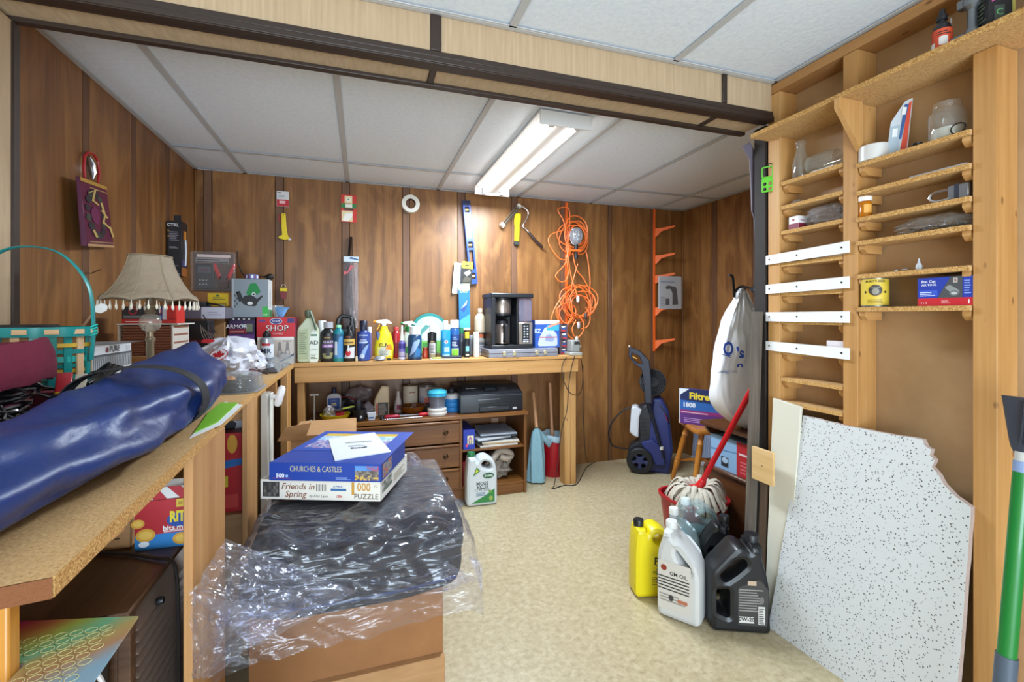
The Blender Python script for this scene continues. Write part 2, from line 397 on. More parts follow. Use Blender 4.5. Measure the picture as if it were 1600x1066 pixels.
# ceiling: loose-laid tiles in T bars, in the far bay and the near room
m = M(C('#77736c', .9)); m.box(-1.05, 2.72, -2.3, 3.36, ZC+.03, ZC+.08); ceil = struct(m, 'ceiling')
def tiles(xs, ys):
    rd = random.Random(3)
    for i in range(len(xs)-1):
        for j in range(len(ys)-1):
            m = M(TILEM); x0, x1, y0, y1 = xs[i]+.003, xs[i+1]-.003, ys[j]+.003, ys[j+1]-.003
            sag = .002+.004*rd.random()
            def fn(a, b, x0=x0, x1=x1, y0=y0, y1=y1, sag=sag):
                return (x0+(x1-x0)*a, y0+(y1-y0)*(1-b), ZC+.006-sag*math.sin(PI*a)*math.sin(PI*b))
            m.grid(fn, 6, 6); m.box(x0, x1, y0, y1, ZC+.007, ZC+.016); m.build('tile', ceil)
def bars(xs, ys, x0, x1, y0, y1):
    for x in xs:
        m = M(GRIDM); m.box(x-.012, x+.012, y0, y1, ZC-.003, ZC+.0); m.box(x-.002, x+.002, y0, y1, ZC, ZC+.02); m.build('t_bar', ceil)
    for y in ys:
        c = [x0]+list(xs)+[x1]
        for a, b in zip(c[:-1], c[1:]):
            m = M(GRIDM); m.box(a+.012, b-.012, y-.012, y+.012, ZC-.002, ZC+.0); m.build('cross_bar', ceil)
    for e in ((x0, x0+.02, y0, y1), (x1-.02, x1, y0, y1)):
        m = M(GRIDM); m.box(*e, ZC-.003, ZC+.0); m.build('edge_angle', ceil)
    m = M(GRIDM); m.box(x0, x1, y1-.02, y1, ZC-.003, ZC+.0); m.build('edge_angle', ceil)
gx = [-.70, -.09, .52, 1.13, 1.74, 2.35]; gy = [1.65, 2.872]
tiles([XL]+gx+[XR], [1.54]+gy+[YB]); bars(gx, gy, XL, XR, 1.54, YB)
gx2 = [-.77, -.16, .45, 1.06]; gy2 = [-1.12, .1]
tiles([XL]+gx2+[1.53], [-2.25]+gy2+[YF0]); bars(gx2, gy2, XL, 1.53, -2.25, YF0-.001)
# boxed beam
ZB = EYE+.765
bm_ = M(WALLPAP); bm_.box(-.976, XJ, YF0+.004, YF1-.004, ZB+.004, ZC+.004); beam = struct(bm_, 'trim_1')
def trim(a, b, c, d, e, f, nm='moulding'):
    m = M(DKTRIM); m.box(a, b, c, d, e, f); return m.build(nm, beam, bev=.003, seg=2)
trim(-.97, XJ, YF0-.010, YF0+.004, ZB-.006, ZB+.012); trim(-.97, XJ, YF0-.005, YF0+.004, ZB+.0125, ZB+.032)
trim(-.97, XJ, YF0-.010, YF0+.012, ZB-.010, ZB-.0065); trim(-.97, XJ, YF0+.0125, YF0+.042, ZB-.006, ZB+.004)
trim(-.97, XJ, YF1-.022, YF1+.003, ZB-.008, ZB+.012)
for u, w_ in ((681, .034), (1132, .022)):
    x = fY(u, YF0); trim(x-w_/2, x+w_/2, YF0-.004, YF0+.004, ZB+.033, ZC-.002, 'strap'); trim(x-.011, x+.011, YF0+.043, YF1-.023, ZB-.003, ZB+.004, 'strap')
m = M(GRIDM); m.box(XL, XJ, YF0-.014, YF0+.001, ZC-.004, ZC); m.build('edge_angle', beam)
# jambs
m = M(WALLPAP); m.box(XL, -.85, YF0, YF1, 0, ZB-.007); j = struct(m, 'trim_2')
m = M(DKTRIM); m.box(-.853, -.845, YF1-.022, YF1+.003, .0, ZB-.009); m.box(XL, -.845, YF1-.001, YF1+.003, 0, ZB-.009); m.build('corner_trim', j, bev=.002)
m = M(C('#241a15', .75)); m.box(1.515, 1.60, 1.405, 1.46, 0, ZB-.008); m.box(1.6002, 1.68, 1.44, 1.46, 0, ZC-.01); struct(m, 'trim_3', bev=.002)
# stud wall on the near right, hardboard backed
m = M(HARD); m.box(1.609, 1.66, -2.3, 1.40, 0, ZC+.03); wn = struct(m, 'wall_near_right')
for y0, y1, top, mt in ((1.344, 1.397, ZC, PINE), (1.054, 1.102, ZC, PINE), (.713, .762, 1.857+.045, PINE), (.30, .34, ZC, PINE), (-.1, -.06, ZC, PINE), (-.6, -.56, ZC, PINE)):
    m = M(mt['Z']); m.box(1.52, 1.608, y0, y1, 0, top-.045); m.build('stud', wn, bev=.002)
m = M(OLDPINE['Y']); m.box(1.522, 1.608, -2.2, 1.40, ZC-.044, ZC-.006); m.build('top_plate', wn, bev=.002)
# shelves between the studs
def shelf_unit(label, y0, y1, zs, depth0, group):
    t = thing('wall_shelf', label, 'shelf', (0, 0, 0))
    for z in zs:
        m = M(CHIP); m.box(depth0, 1.6075, y0, y1, z-.014, z, CHIP); m.box(depth0-.0012, depth0, y0, y1, z-.014, z, CHIPE); m.build('shelf_board', t, bev=.001)
        for yy in (y0+.001, y1-.021):
            m = M(PINE['X']); m.ext(rp([(0, 0), (.0, -.012), (.02, -.03), (.085, -.03), (.085, 0)], .002), .018, bev=.001)
            m2 = M(PINE['X']); m2.at(tr(depth0+.008, yy+.01, z-.0145), FRONT).ext([(0, 0), (0, -.012), (.014, -.026), (.078, -.026), (.078, 0)], .018); m2.build('cleat', t)
    return t
LZ = [1.684, 1.592, 1.497, 1.375, 1.262, 1.155, 1.042, .9385, .85]
lu = shelf_unit('narrow left bay of shelves with four white rails across it', 1.104, 1.342, LZ, 1.523, None)
for i, (za, zb) in enumerate(((1.392, 1.400), (1.278, 1.284), (1.17, 1.17), (1.057, 1.049))):
    m = M(C('#e9e9ea', .35)); a, b = 1.40, 1.078
    m.add([(1.512, a, za-.018), (1.512, b, zb-.020), (1.512, b, zb+.018), (1.512, a, za+.017), (1.519, a, za-.018), (1.519, b, zb-.020), (1.519, b, zb+.018), (1.519, a, za+.017)],
          [(0, 1, 2, 3), (7, 6, 5, 4), (0, 4, 5, 1), (1, 5, 6, 2), (2, 6, 7, 3), (3, 7, 4, 0)])
    r_ = m.build('white_rail', lu)
    for f in (.05, .42, .93):
        m = M(C('#3c3a38', .4, .8)); y = a+(b-a)*f; z = za+(zb-za)*f; m.lathe([(.0035, 0), (.003, .0015)], n=8); 
        s = m.build('screw', r_); s.matrix_local = tr(1.512, y, z) @ rot(-PI/2, 'Y')
RZ = [1.662, 1.573, 1.487, 1.412, 1.305, 1.200]
ru = shelf_unit('wide right bay of six narrow particle board shelves', .764, 1.052, RZ, 1.512, None)
t = thing('top_shelf', 'long particle board shelf running along the top of the stud wall', 'shelf')
m = M(CHIP); m.box(1.43, 1.519, -1.2, 1.392, 1.858, 1.874); m.box(1.4285, 1.43, -1.2, 1.392, 1.858, 1.874, CHIPE); m.build('shelf_board', t)
ys = [(.342, 1.052), (1.104, 1.342)]
for a, b in ys:
    m = M(CHIP); m.box(1.5195, 1.607, a, b, 1.858, 1.874); m.build('shelf_board', t)
m = M(PINE['Z']); m.at(tr(0, 1.046, 0), FRONT).ext([(1.416, 1.857), (1.416, 1.825), (1.515, 1.70), (1.5195, 1.70), (1.5195, 1.857)], .016); m.build('bracket', t, bev=.001)
# warped strip coming away from the far jamb
t = thing('trim_strip', 'dark curved trim strip peeling off the jamb beside the shelves', 'trim')
m = M(C('#6d6470', .5)); lft = [(1160, 228), (1172, 250), (1174, 300), (1175, 330), (1179, 342), (1181, 420), (1182, 560), (1183, 700)]; rgt = [(1172, 222), (1184, 245), (1187, 300), (1187, 330), (1187, 345), (1188, 420), (1189, 560), (1190, 700)]
for i in range(7):
    q = [PY(*lft[i], 1.475), PY(*rgt[i], 1.472), PY(*rgt[i+1], 1.472), PY(*lft[i+1], 1.475)]; q += [p+V((.002, .006, 0)) for p in q]
    m.add(q, [(0, 1, 2, 3), (7, 6, 5, 4), (0, 4, 5, 1), (2, 6, 7, 3), (1, 5, 6, 2), (3, 7, 4, 0)])
m.build('strip_face', t)
# ================================================================ fluorescent fitting
t = thing('tube_light_fitting', 'white twin tube ceiling light over the workshop bay', 'lamp', (.865, 2.467, ZC-.003))
WH = C('#efefef', .35)
m = M(WH); m.at(rot(PI/2, 'X')).ext([(-.125, 0), (.125, 0), (.125, -.012), (.06, -.024), (.03, -.045), (-.03, -.045), (-.06, -.024), (-.125, -.012)], 1.20); m.build('reflector', t)
for s_ in (-1, 1):
    m = M(WH); m.box(-.125, .125, s_*.6025, s_*.612, -.064, 0); m.build('end_plate', t, bev=.002)
    m = M(C('#fdfcf8', .4, emit=9.)); m.cyl((s_*.062, -.575, -.045), (s_*.062, .575, -.045), .0125, n=12); m.build('tube', t)
    for e in (-1, 1):
        m = M(C('#d8d8d8', .4)); m.box(s_*.062-.012, s_*.062+.012, e*.577, e*.600, -.062, -.025); m.build('tube_holder', t, bev=.003)
for cx, cy, wd in ((-.1, -.55, 'left'), (.9, -.9, 'right')):  # fittings for the assumed near-room lamps, out of view
    t = thing('assumed_light_fitting', 'assumed white ceiling light, unseen behind the camera, %s of the two' % wd, 'lamp', (cx, cy, ZC-.003))
    m = M(WH); m.box(-.62, .62, -.16, .16, -.05, 0); m.build('housing', t, bev=.004)
# ================================================================ benches
WT = .9
t = thing('workbench', 'long particle board bench along the left wall, nearest the camera', 'workbench')
m = M(CHIP)
outl = [(-.305, .601), (-.32, .88), (-.366, 1.7), (-.369, 2.862), (-.970, 2.862), (-.970, 1.54), (-.842, 1.54), (-.842, 1.37), (-.970, 1.37), (-.970, .56), (-.60, .555)]
m.at(tr(0, 0, WT-.011)).ext(outl, .022, CHIP); m.build('bench_top', t)
def edge(a, b, z0, z1, mt, off=.002):
    m = M(mt); a = V(a); b = V(b); n = (b-a).normalized(); n = V((n.y, -n.x)); n = -n if n.x < 0 and abs(n.x) > abs(n.y) else n
    c, d = a+n*off, b+n*off
    m.add([(c.x, c.y, z0), (d.x, d.y, z0), (d.x, d.y, z1), (c.x, c.y, z1)], [(0, 1, 2, 3), (3, 2, 1, 0)]); return m
for a, b in (((-.305, .601), (-.32, .88)), ((-.32, .88), (-.366, 1.7)), ((-.366, 1.7), (-.369, 2.862))):
    m = M(CHIPE); n = (V(b)-V(a)).normalized(); n = V((n.y, -n.x))
    m.at(tr(0, 0, WT-.011)).ext([a, b, tuple(V(b)+n*.0015), tuple(V(a)+n*.0015)], .0218); m.build('raw_edge', t)
m = M(C('#70411f', .85, bump=.6, bs=200)); m.at(tr(0, 0, WT-.011)).ext([(-.305, .6), (-.60, .5540), (-.97, .559), (-.97, .556), (-.60, .551), (-.304, .598)], .0215); m.build('raw_end', t)
# uprights under the bench
def upright(u0, u1, X, z1=WT-.0225, th=.018, mt=OLDPINE['Z'], par=t, z0=0.):
    ya, yb = fX(u0, X-th), fX(u1, X); m = M(mt); m.box(X-th, X, min(ya, yb), max(ya, yb), z0, z1); return m.build('upright', par, bev=.002)
u1_ = upright(286, 352, -.345)
u2_ = upright(378, 416, -.373)
m = M(PINE['Z']); m.box(-.405, -.372, 2.66, 2.79, 0, WT-.0225); m.build('upright', t, bev=.002)
m = M(OLDPINE['Y']); m.box(-.40, -.375, .95, 2.85, .78, .876); 
for y in (.95, 1.9, 2.5):
    m = M(OLDPINE['X']); m.box(-.96, -.40, y, y+.038, WT-.11, WT-.0225); m.build('joist', t, bev=.002)
t = thing('workbench', 'pine bench along the back wall carrying bottles and the coffee maker', 'workbench')
m = M(PINE['X']); m.box(-.975, 1.454, 2.866, 3.07, WT-.02, WT); m.build('bench_top', t, bev=.002)
m = M(PINE['X']); m.box(-.975, 1.35, 3.073, 3.28, WT-.02, WT); m.build('bench_top', t, bev=.002)
m = M(PINE['X']); m.box(-.366, 1.428, 2.870, 2.905, WT-.112, WT-.021); m.build('apron', t, bev=.003)
for x0, x1 in ((1.340, 1.428),):
    m = M(PINE['Z']); m.box(x0, x0+.045, 2.907, 2.99, 0, WT-.021); m.box(x0+.0455, x1, 2.907, 2.945, 0, WT-.021); m.build('leg', t, bev=.003)
m = M(PINE['Z']); m.box(-.355, -.315, 2.906, 2.99, 0, WT-.021); m.build('leg', t, bev=.003)
m = M(PINE['X']); m.box(-.97, 1.43, 3.24, 3.278, WT-.112, WT-.021); m.build('wall_rail', t, bev=.003)
# ================================================================ builders of small things
CARD = speck('cardboard', [(.3, '#a67b50'), (.7, '#b88d60')], 8, .8, .03, stretch=(1, 1, 6))
CARD2 = speck('brown cardboard', [(.3, '#8d5f36'), (.7, '#9b6a3f')], 8, .8, .03)
BLK = C('#17171a', .4); BLKM = C('#1d1d20', .65); DGRY = C('#3a3a3e', .5); GRY = C('#8b8d90', .45)
WHT = C('#ececea', .45); CHR = C('#c9c9cc', .25, 1.); STEEL = C('#9b9da0', .35, .9)
def carton(name, label, cat, cx, y0, z, w, d, h, mat=CARD, rz=0., group=None, front=None, right=None, left=None, top=None, bev=.0012, rx=0., piv=0):
    """box whose front face stands at y0 (about its front centre); prints drawn on its faces"""
    t = thing(name, label, cat, (cx, y0, z), rz, group, rx)
    m = M(mat); m.box(-w/2, w/2, 0, d, 0, h); m.build('box_body', t, bev=bev)
    for fn, T_, ww in ((front, FRONT, w), (right, tr(w/2, d/2, 0) @ RIGHT, d), (left, tr(-w/2, d/2, 0) @ LEFT, d), (top, tr(0, d/2, h) @ TOP, w)):
        if fn:
            m = M(WHT); m.at(T_); fn(m, ww, h if fn is not top else d); m.build('printed_face', t)
    return t
def pxbox(u0, u1, Y, v0, v1=None, z0=None):
    x0, x1 = fY(u0, Y), fY(u1, Y); tm = tY((u0+u1)/2, Y); zt = zat(v0, tm)
    zb = z0 if z0 is not None else zat(v1, tm)
    return (x0+x1)/2, x1-x0, zb, zt-zb
def bottle(name, label, loc, prof, mat, cap=None, lab=None, n=24, sx=1, sy=1, e=2., rz=0., group=None, cat='bottle', capn=16, extra=None, bodyname='bottle_body'):
    """prof: body profile [(r, z)]; cap: (profile, mat); lab: (r, z0, half_angle_width, fn(m))"""
    t = thing(name, label, cat, loc, rz, group)
    m = M(mat); m.lathe(prof, n=n, sx=sx, sy=sy, e=e); m.build(bodyname, t)
    if cap:
        m = M(cap[1]); m.lathe(cap[0], n=capn); m.build('cap', t)
    if lab:
        m = M(WHT); m.wrapf = cylwrap(lab[0], lab[1], sy=sy/sx if e == 2. else 1); lab[2](m); m.build('printed_label', t)
    if extra: extra(t)
    return t
def can_prof(r, h, neck=.6):
    return [(r*.9, 0), (r, .004), (r, h-.012), (r*.97, h-.006), (r*neck, h)]
def sheet(name, label, cat, pts, z, th, mat, group=None, top=None, kind=None):
    m = M(mat); P = [(p[0], p[1]) for p in pts]; cx = sum(p[0] for p in P)/len(P); cy = sum(p[1] for p in P)/len(P)
    t = thing(name, label, cat, (cx, cy, z), 0, group)
    m.at(tr(0, 0, th/2)).ext([(a-cx, b-cy) for a, b in P], th); m.build('sheet', t)
    if top:
        m = M(WHT); m.at(tr(0, 0, th)); top(m); m.build('printed_face', t)
    return t
def blob(label_mat, secs, n=28, amp=.01, fr=9., seed=0, fold=None, e=2.2, ns=10):
    """lofted soft body from sections (pos, half-width vec, half-height) along +y: (y, cx, cz, hw, hh)"""
    m = M(label_mat); R = []
    S = sp([V((s[1], s[0], s[2])) for s in secs], ns); W = sp([V((s[3], s[4], 0)) for s in secs], ns)
    for c, w_ in zip(S, W):
        ring = []
        for i in range(n):
            a = 2*PI*i/n; x = sgnp(math.cos(a), 2/e)*max(w_.x, .001); z = sgnp(math.sin(a), 2/e)*max(w_.y, .001)
            p = V((c.x+x, c.y, c.z+z))
            q = p+V((seed, seed*2, 0)); k = amp*(noise.noise(q*fr)+.5*noise.noise(q*fr*2.3))
            if fold: k += fold(p, a)
            d = V((x, 0, z)).normalized() if (x*x+z*z) > 1e-9 else V((0, 0, 1))
            if d.z < -.3: k *= .2
            ring.append(p+d*k)
        R.append(ring)
    m.rings(R, label_mat, (1, 1)); return m
def crumple(mat, cx, cy, z0, rx, ry, h, amp=.02, fr=14., seed=0, nu=28, nv=14, p=.8, stretch=(1, 1, 1)):
    """a crumpled soft lump standing on z0"""
    m = M(mat); R = []
    for j in range(nv+1):
        b = PI*j/nv; z = (1-math.cos(b))/2; rad = max(math.sin(b)**p, .02)
        ring = []
        for i in range(nu):
            a = 2*PI*i/nu; q = V((math.cos(a)*stretch[0], math.sin(a)*stretch[1], z*2*stretch[2]))
            k = 1+amp/max(rx, .001)*(noise.noise(q*fr*.2+V((seed, 0, 0)))+.6*noise.noise(q*fr*.45+V((0, seed, 0)))-.4*abs(noise.noise(q*fr*.8+V((seed, seed, 0)))))
            zz = z0+max(z*h*(1+.25*noise.noise(q*1.7+V((seed, 3, 1)))), 0) if j else z0
            ring.append((cx+rx*rad*k*math.cos(a), cy+ry*rad*k*math.sin(a), zz))
        R.append(ring)
    m.rings(R, mat, (1, 1)); return m
# ================================================================ things on the left bench
BLUE = C('#17306a', .42, bump=.55, bs=13)
def bagfold(p, a):
    return .007*(1-abs(math.sin(17*(p.x*1.5+p.z*1.2+p.y*.6)+4*noise.noise(V((p.x*5, p.y*4, 2))))))**2+ .008*math.sin(a*5+p.y*9+3*noise.noise(V((p.x*3, p.y*3, 1))))*min(1, max(0, (1.6-p.y)*4))+.014*noise.noise(V((p.x*22+p.y*6, p.y*6, p.z*18)))+.007*abs(noise.noise(V((p.x*30-p.y*14, p.y*9, p.z*30))))
secs = [(.42, -.475, .935, .05, .03), (.50, -.475, .944, .075, .042), (.66, -.478, .951, .098, .049), (.9, -.468, .957, .108, .055), (1.12, -.458, .963, .108, .061), (1.19, -.456, .965, .098, .062), (1.30, -.457, .975, .105, .074), (1.45, -.463, .988, .10, .087), (1.55, -.472, .985, .082, .084), (1.61, -.478, .965, .05, .05), (1.625, -.478, .955, .01, .012)]
t = thing('camp_chair_bag', 'long blue nylon folding chair bag lying on the left bench with a black strap', 'bag', (-.46, 1.0, .904))
m = blob(BLUE, secs, 72, .006, 8, 2, bagfold); m.at(); o = m.build('bag_body', t, ang=3); o.location = (.46, -1.0, -.9)
m = M(C('#1b1b1f', .75, bump=.3, bs=300)); R = []
for k in range(41):
    a = 2*PI*k/40; yo = 1.19+.03*math.cos(a)-.02*math.sin(a)
    c = V((-.456, yo, .981)); x = sgnp(math.cos(a), .9)*.115; z = sgnp(math.sin(a), .9)*.078
    R.append([c+V((x, -.023, z)), c+V((x, .023, z)), c+V((x*1.02, .023, z*1.03)), c+V((x*1.02, -.023, z*1.03))])
m.rings(R, None, (0, 0)); o = m.build('strap', t); o.location = (.46, -1.0, -.9)
# black willow basket with burgundy lining
t = thing('lined_basket', 'black willow basket with a burgundy cloth lining at the left edge', 'basket', (-.735, 1.10, .9))
WIL = C('#1a1517', .3, coat=.4); rd = random.Random(5)
m = M(WIL)
m.lathe([(.095, .002), (.135, .165)], C('#120e10', .6), 28, cap=(1, 0))
for k in range(22):
    z = .008+k*.0072; r = .10+.04*z/.16
    m.tube([V(((r+.004*math.sin(i*PI/2+k*PI))*math.cos(i*2*PI/28), (r+.004*math.sin(i*PI/2+k*PI))*math.sin(i*2*PI/28), z+.004*math.sin(i*2.1+k))) for i in range(28)], .0036, n=5, closed=True)
m.build('woven_side', t)
m = M(WIL)
for k in range(46):
    a = rd.uniform(-1.5, .6); p = V((.145*math.cos(a), .145*math.sin(a), rd.uniform(.07, .16))); d = V((rd.uniform(.3, 1), rd.uniform(-.8, .8), rd.uniform(-.5, .1))).normalized()*rd.uniform(.03, .06)
    q = p-V((p.x, p.y, 0)).normalized()*.01
    m.tube([q-d*.8+V((0, 0, .01)), p, q+d*.5], .0028, n=5)
m.build('loose_canes', t)
VEL = C('#650d2b', .9, bump=.5, bs=30)
m = M(VEL); R = []
for j, (r, z) in enumerate([(.125, .10), (.132, .19), (.137, .215), (.150, .222), (.158, .20), (.161, .17), (.160, .148), (.156, .142)]):
    R.append([((r+.004*math.sin(7*a)+.004*N3(a*2, z*9, 1)*2)*math.cos(a), (r+.004*math.sin(7*a))*math.sin(a), z+.006*math.sin(3*a+1)+.006*N3(a*3, 0, 0)) for a in [2*PI*i/48 for i in range(48)]])
m.rings(R, None, (0, 0)); m.build('cloth_lining', t)
# teal easter basket
t = thing('easter_basket', 'teal woven basket with yellow bands and a tall hoop handle', 'basket', (-.735, 1.37, 1.006))
TEAL = C('#148c8a', .35); TEAL2 = C('#2fb3a8', .35); YEL = C('#d9b13c', .45); NAT = C('#d8b184', .6)
rx_, ry_ = .112, .085
def bring(z, s=1., amp=0., ph=0., n=44): return [((rx_*s+amp*math.cos(i*PI/2+ph)*1.)*math.cos(2*PI*i/n), (ry_*s+amp*math.cos(i*PI/2+ph))*math.sin(2*PI*i/n), z) for i in range(n)]
m = M(C('#8d6a44', .8)); m.rings([bring(.0, .86), bring(.004, .88), bring(.128, .96)], None, (1, 0)); m.build('basket_lining', t)
for k, (z, w_, mt) in enumerate([(.010, .010, TEAL), (.024, .010, TEAL2), (.038, .008, YEL), (.050, .009, TEAL), (.065, .013, TEAL2), (.083, .010, TEAL), (.098, .009, YEL)]):
    m = M(mt); s = .88+.1*z/.13
    R = [bring(z-w_/2, s, .003, k*PI), bring(z-w_/2, s+.025, .003, k*PI), bring(z+w_/2, s+.025, .003, k*PI), bring(z+w_/2, s, .003, k*PI)]; R.append(R[0]); m.rings(R, None, (0, 0)); m.build('woven_band', t)
m = M(TEAL)
for i in range(22):
    a = 2*PI*i/22; ca, sa = math.cos(a), math.sin(a)
    mt = (TEAL, NAT, TEAL2, TEAL)[i % 4]
    m.at(tr(rx_*.94*ca, ry_*.94*sa, .066) @ rot(math.atan2(sa*rx_, ca*ry_), 'Z')).box(-.001, .0035, -.0075, .0075, -.064, .062, mt)
m.build('upright_splints', t)
m = M(TEAL); R = [bring(.118, .96, .002), bring(.118, 1.05, .003), bring(.140, 1.06, .003), bring(.140, .96, .002)]; R.append(R[0]); m.rings(R, None, (0, 0))
for i in range(14):
    a = 2*PI*i/14; m.at(tr(rx_*1.05*math.cos(a), ry_*1.05*math.sin(a), .129) @ rot(math.atan2(math.sin(a)*rx_, math.cos(a)*ry_), 'Z')).box(0, .002, -.012, .012, -.005, .006, NAT)
m.build('rim', t)
m = M(TEAL); m.tube(sp([(-.114, 0, .06), (-.118, 0, .14), (-.108, 0, .24), (-.06, 0, .31), (0, 0, .328), (.06, 0, .31), (.108, 0, .24), (.118, 0, .14), (.114, 0, .06)], 7), .009, n=8, flat=(1, .22)); m.build('handle', t)
m = M(TEAL2)
for s_ in (-1, 1):
    for a in range(4): m.tube([(s_*.117, -.012, .118+a*.007), (s_*.125, 0, .124+a*.007), (s_*.117, .012, .118+a*.007)], .002, n=5)
m.build('bow', t)
t = thing('ribbon_roll', 'black roll of ribbon lying in the teal basket', 'roll', (-.755, 1.375, 1.122))
m = M(C('#15100f', .6)); m.lathe([(.012, .0), (.062, .0), (.064, .003), (.064, .027), (.062, .029), (.018, .029), (.016, .012), (.012, .012), (.012, 0)], n=36, cap=(0, 0)); m.build('wound_ribbon', t)
carton('box', 'dark red box the teal basket stands on', 'box', -.735, 1.275, .9, .215, .18, .104, C('#6d2230', .6), front=lambda m, w, h: m.ell(w*.4, h*.6, .012, .012, '#e9e5e0').ell(w*.4, h*.6, .007, .007, '#9c2238', .0011).text('9', w*.4, h*.6, .014, '#ffffff', .0013))
# white filter box
def fbox(m, w, h):
    m.rect(-w/2, .012, w/2, h*.72, '#6f7478').rect(-w/2, 0, w/2, h*.22, '#e6e8ea', .0008).rect(-w/2, h*.66, w/2, h*.72, '#4d5156', .0008)
    for i in range(24): m.poly([(-w/2+i*w/24, h*.24), (-w/2+i*w/24+.004, h*.24), (-w/2+(i+.8)*w/24, h*.64), (-w/2+(i+.8)*w/24-.004, h*.64)], '#b9bec2', .001)
    m.text('PURE', w*.06, h*.86, .026, '#33363a', bold=.01).ell(-w*.12, h*.85, .008, .008, '#7b3040').rect(w*.36, h*.76, w*.46, h*.94, '#c7cbd0', .001).lines(w*.0, w*.3, h*.05, h*.17, 3, '#3b3f44', .0011)
carton('flat_case', 'dark flat plastic case under the white filter box', 'case', -.81, 1.545, .9, .215, .25, .098, C('#1f242b', .45), bev=.006)
carton('filter_box', 'white box with a grey pleated filter picture beside the table lamp', 'box', -.815, 1.55, .9985, .215, .24, .087, C('#d9dcdf', .5), front=fbox, right=fbox, top=lambda m, w, h: m.rect(-w*.48, h*.04, w*.48, h*.96, '#8b9094'))
# table lamp
t = thing('table_lamp', 'small table lamp with a pleated bell shade and beaded fringe', 'lamp', (fY(229, 1.71)+.01, 1.71, .9))
LM = C('#9a8a70', .35, .55)
m = M(LM); m.lathe([(.045, 0), (.047, .006), (.040, .012), (.018, .020), (.011, .032), (.010, .05), (.012, .054), (.010, .06), (.0095, .19), (.013, .196), (.013, .203), (.008, .208), (.008, .222)], n=20); m.build('stem', t)
m = M(film('#f3efe6', .3, .05, edge=.5)); m.lathe([(.006, .222), (.020, .229), (.0275, .243), (.0285, .253), (.0265, .264), (.018, .276), (.007, .281)], n=20); m.build('glass_ball', t)
m = M(LM); m.lathe([(.010, .280), (.016, .284), (.012, .29), (.010, .30), (.014, .305), (.011, .312), (.009, .34), (.004, .345), (.003, .44)], n=16); m.build('neck', t)
m = M(C('#93826c', .7, bump=.6, bs=45)); prof = [(.128, .318), (.124, .326), (.106, .345), (.088, .372), (.073, .402), (.063, .43), (.057, .452), (.056, .458)]; R = []
for r, z in prof:
    ring = []
    for i in range(48):
        a = 2*PI*i/48; f = (i % 6)/6.; k = 1-.045*math.sin(PI*f)
        ring.append((r*k*math.cos(a), r*k*math.sin(a), z+(.008*math.sin(PI*f) if z < .33 else 0)))
    R.append(ring)
m.rings(R, None, (0, 0)); m.build('lamp_shade', t, solid=.0015)
m = M(C('#8c7d66', .6))
for i in range(8):
    a = 2*PI*i/8; m.tube([(r*1.008*math.cos(a), r*1.008*math.sin(a), z) for r, z in prof], .0014, n=5)
m.tube([(prof[-1][0]*math.cos(2*PI*i/32), prof[-1][0]*math.sin(2*PI*i/32), prof[-1][1]) for i in range(32)], .002, n=5, closed=True)
m.build('shade_piping', t)
m = M(C('#e6ddcb', .2, coat=.5))
for i in range(40):
    a = 2*PI*i/40; r = .124; x, y = r*math.cos(a), r*math.sin(a)
    m.lathe([(.0012, .318), (.0015, .308), (.0035, .302), (.0035, .296), (.001, .291)], n=6, c=(x, y))
m.build('bead_fringe', t)
# cardboard tray, tile stacks in their white rack, boxes on top
carton('cardboard_box', 'low cardboard box carrying the stacks of brown tiles', 'box', -.765, 2.10, .9, .225, .26, .118)
t = thing('tile_rack', 'white rack with a thin top slat around the brown tiles', 'rack', (-.775, 2.13, 1.019))
m = M(C('#d6d2ca', .6)); m.box(-.115, .085, 0, .19, .1195, .1245); m.build('slat', t)
for x0, x1 in ((-.022, .0), (.062, .068), (-.112, -.106)):
    m = M(C('#cfc9bf', .6)); m.box(x0, x1, .002, .18, 0, .119); m.build('divider', t, bev=.001)
proto = None
for cx in (-.838, -.744):
    for k in range(11):
        lbl = 'clay tile %s of the %s stack in the white rack' % (('at the very bottom', 'second from the bottom', 'third from the bottom', 'fourth from the bottom', 'fifth from the bottom', 'in the middle', 'fifth from the top', 'fourth from the top', 'third from the top', 'second from the top', 'at the very top')[k], 'left' if cx < -.8 else 'right')
        if proto is None:
            m = M(C('#8e5a44', .7, bump=.3, bs=120)); m.box(-.0375, .0375, -.08, .08, 0, .0094); o = m.build('clay_tile', None, bev=.001); tag(o, 'flat reddish brown clay tile stacked in the white rack', 'tile', 'brown tiles in the white rack'); proto = o
        else: o = proto.copy(); COL.objects.link(o)
        o['label'] = lbl; o.location = (cx-.001+random.uniform(-.002, .002), 2.222+random.uniform(-.003, .003), 1.0195+k*.0105)
def b1(m, w, h): m.rect(-w/2, 0, w/2, h*.25, '#c62f27').ell(-w*.2, h*.72, .014, .014, '#b02024').ell(-w*.2, h*.72, .010, .010, '#2a2226', .001).lines(-w*.45, w*.4, h*.3, h*.5, 2, '#8d8d92', .0011).lines(-w*.4, w*.3, h*.08, h*.18, 1, '#f3e3df', .0012)
carton('drill_bit_box', 'black and red flat box on the tile rack left of the lamp stem', 'box', fY(219, 2.14), 2.14, 1.144, .118, .13, .066, C('#2a2629', .45), front=b1)
def b2(m, w, h): m.poly([(-w/2, h*.25), (w*.1, 0.01), (w*.1, h), (-w/2, h)], '#2b2f6b').rect(-w/2, 0, w/2, h*.22, '#cf3a30', .0007).ell(-w*.15, h*.7, .008, .011, '#d8433a').ell(-w*.15, h*.7, .004, .007, '#e9e5ee', .0011).lines(-w*.4, w*.2, h*.3, h*.5, 2, '#9fb3e6', .0011)
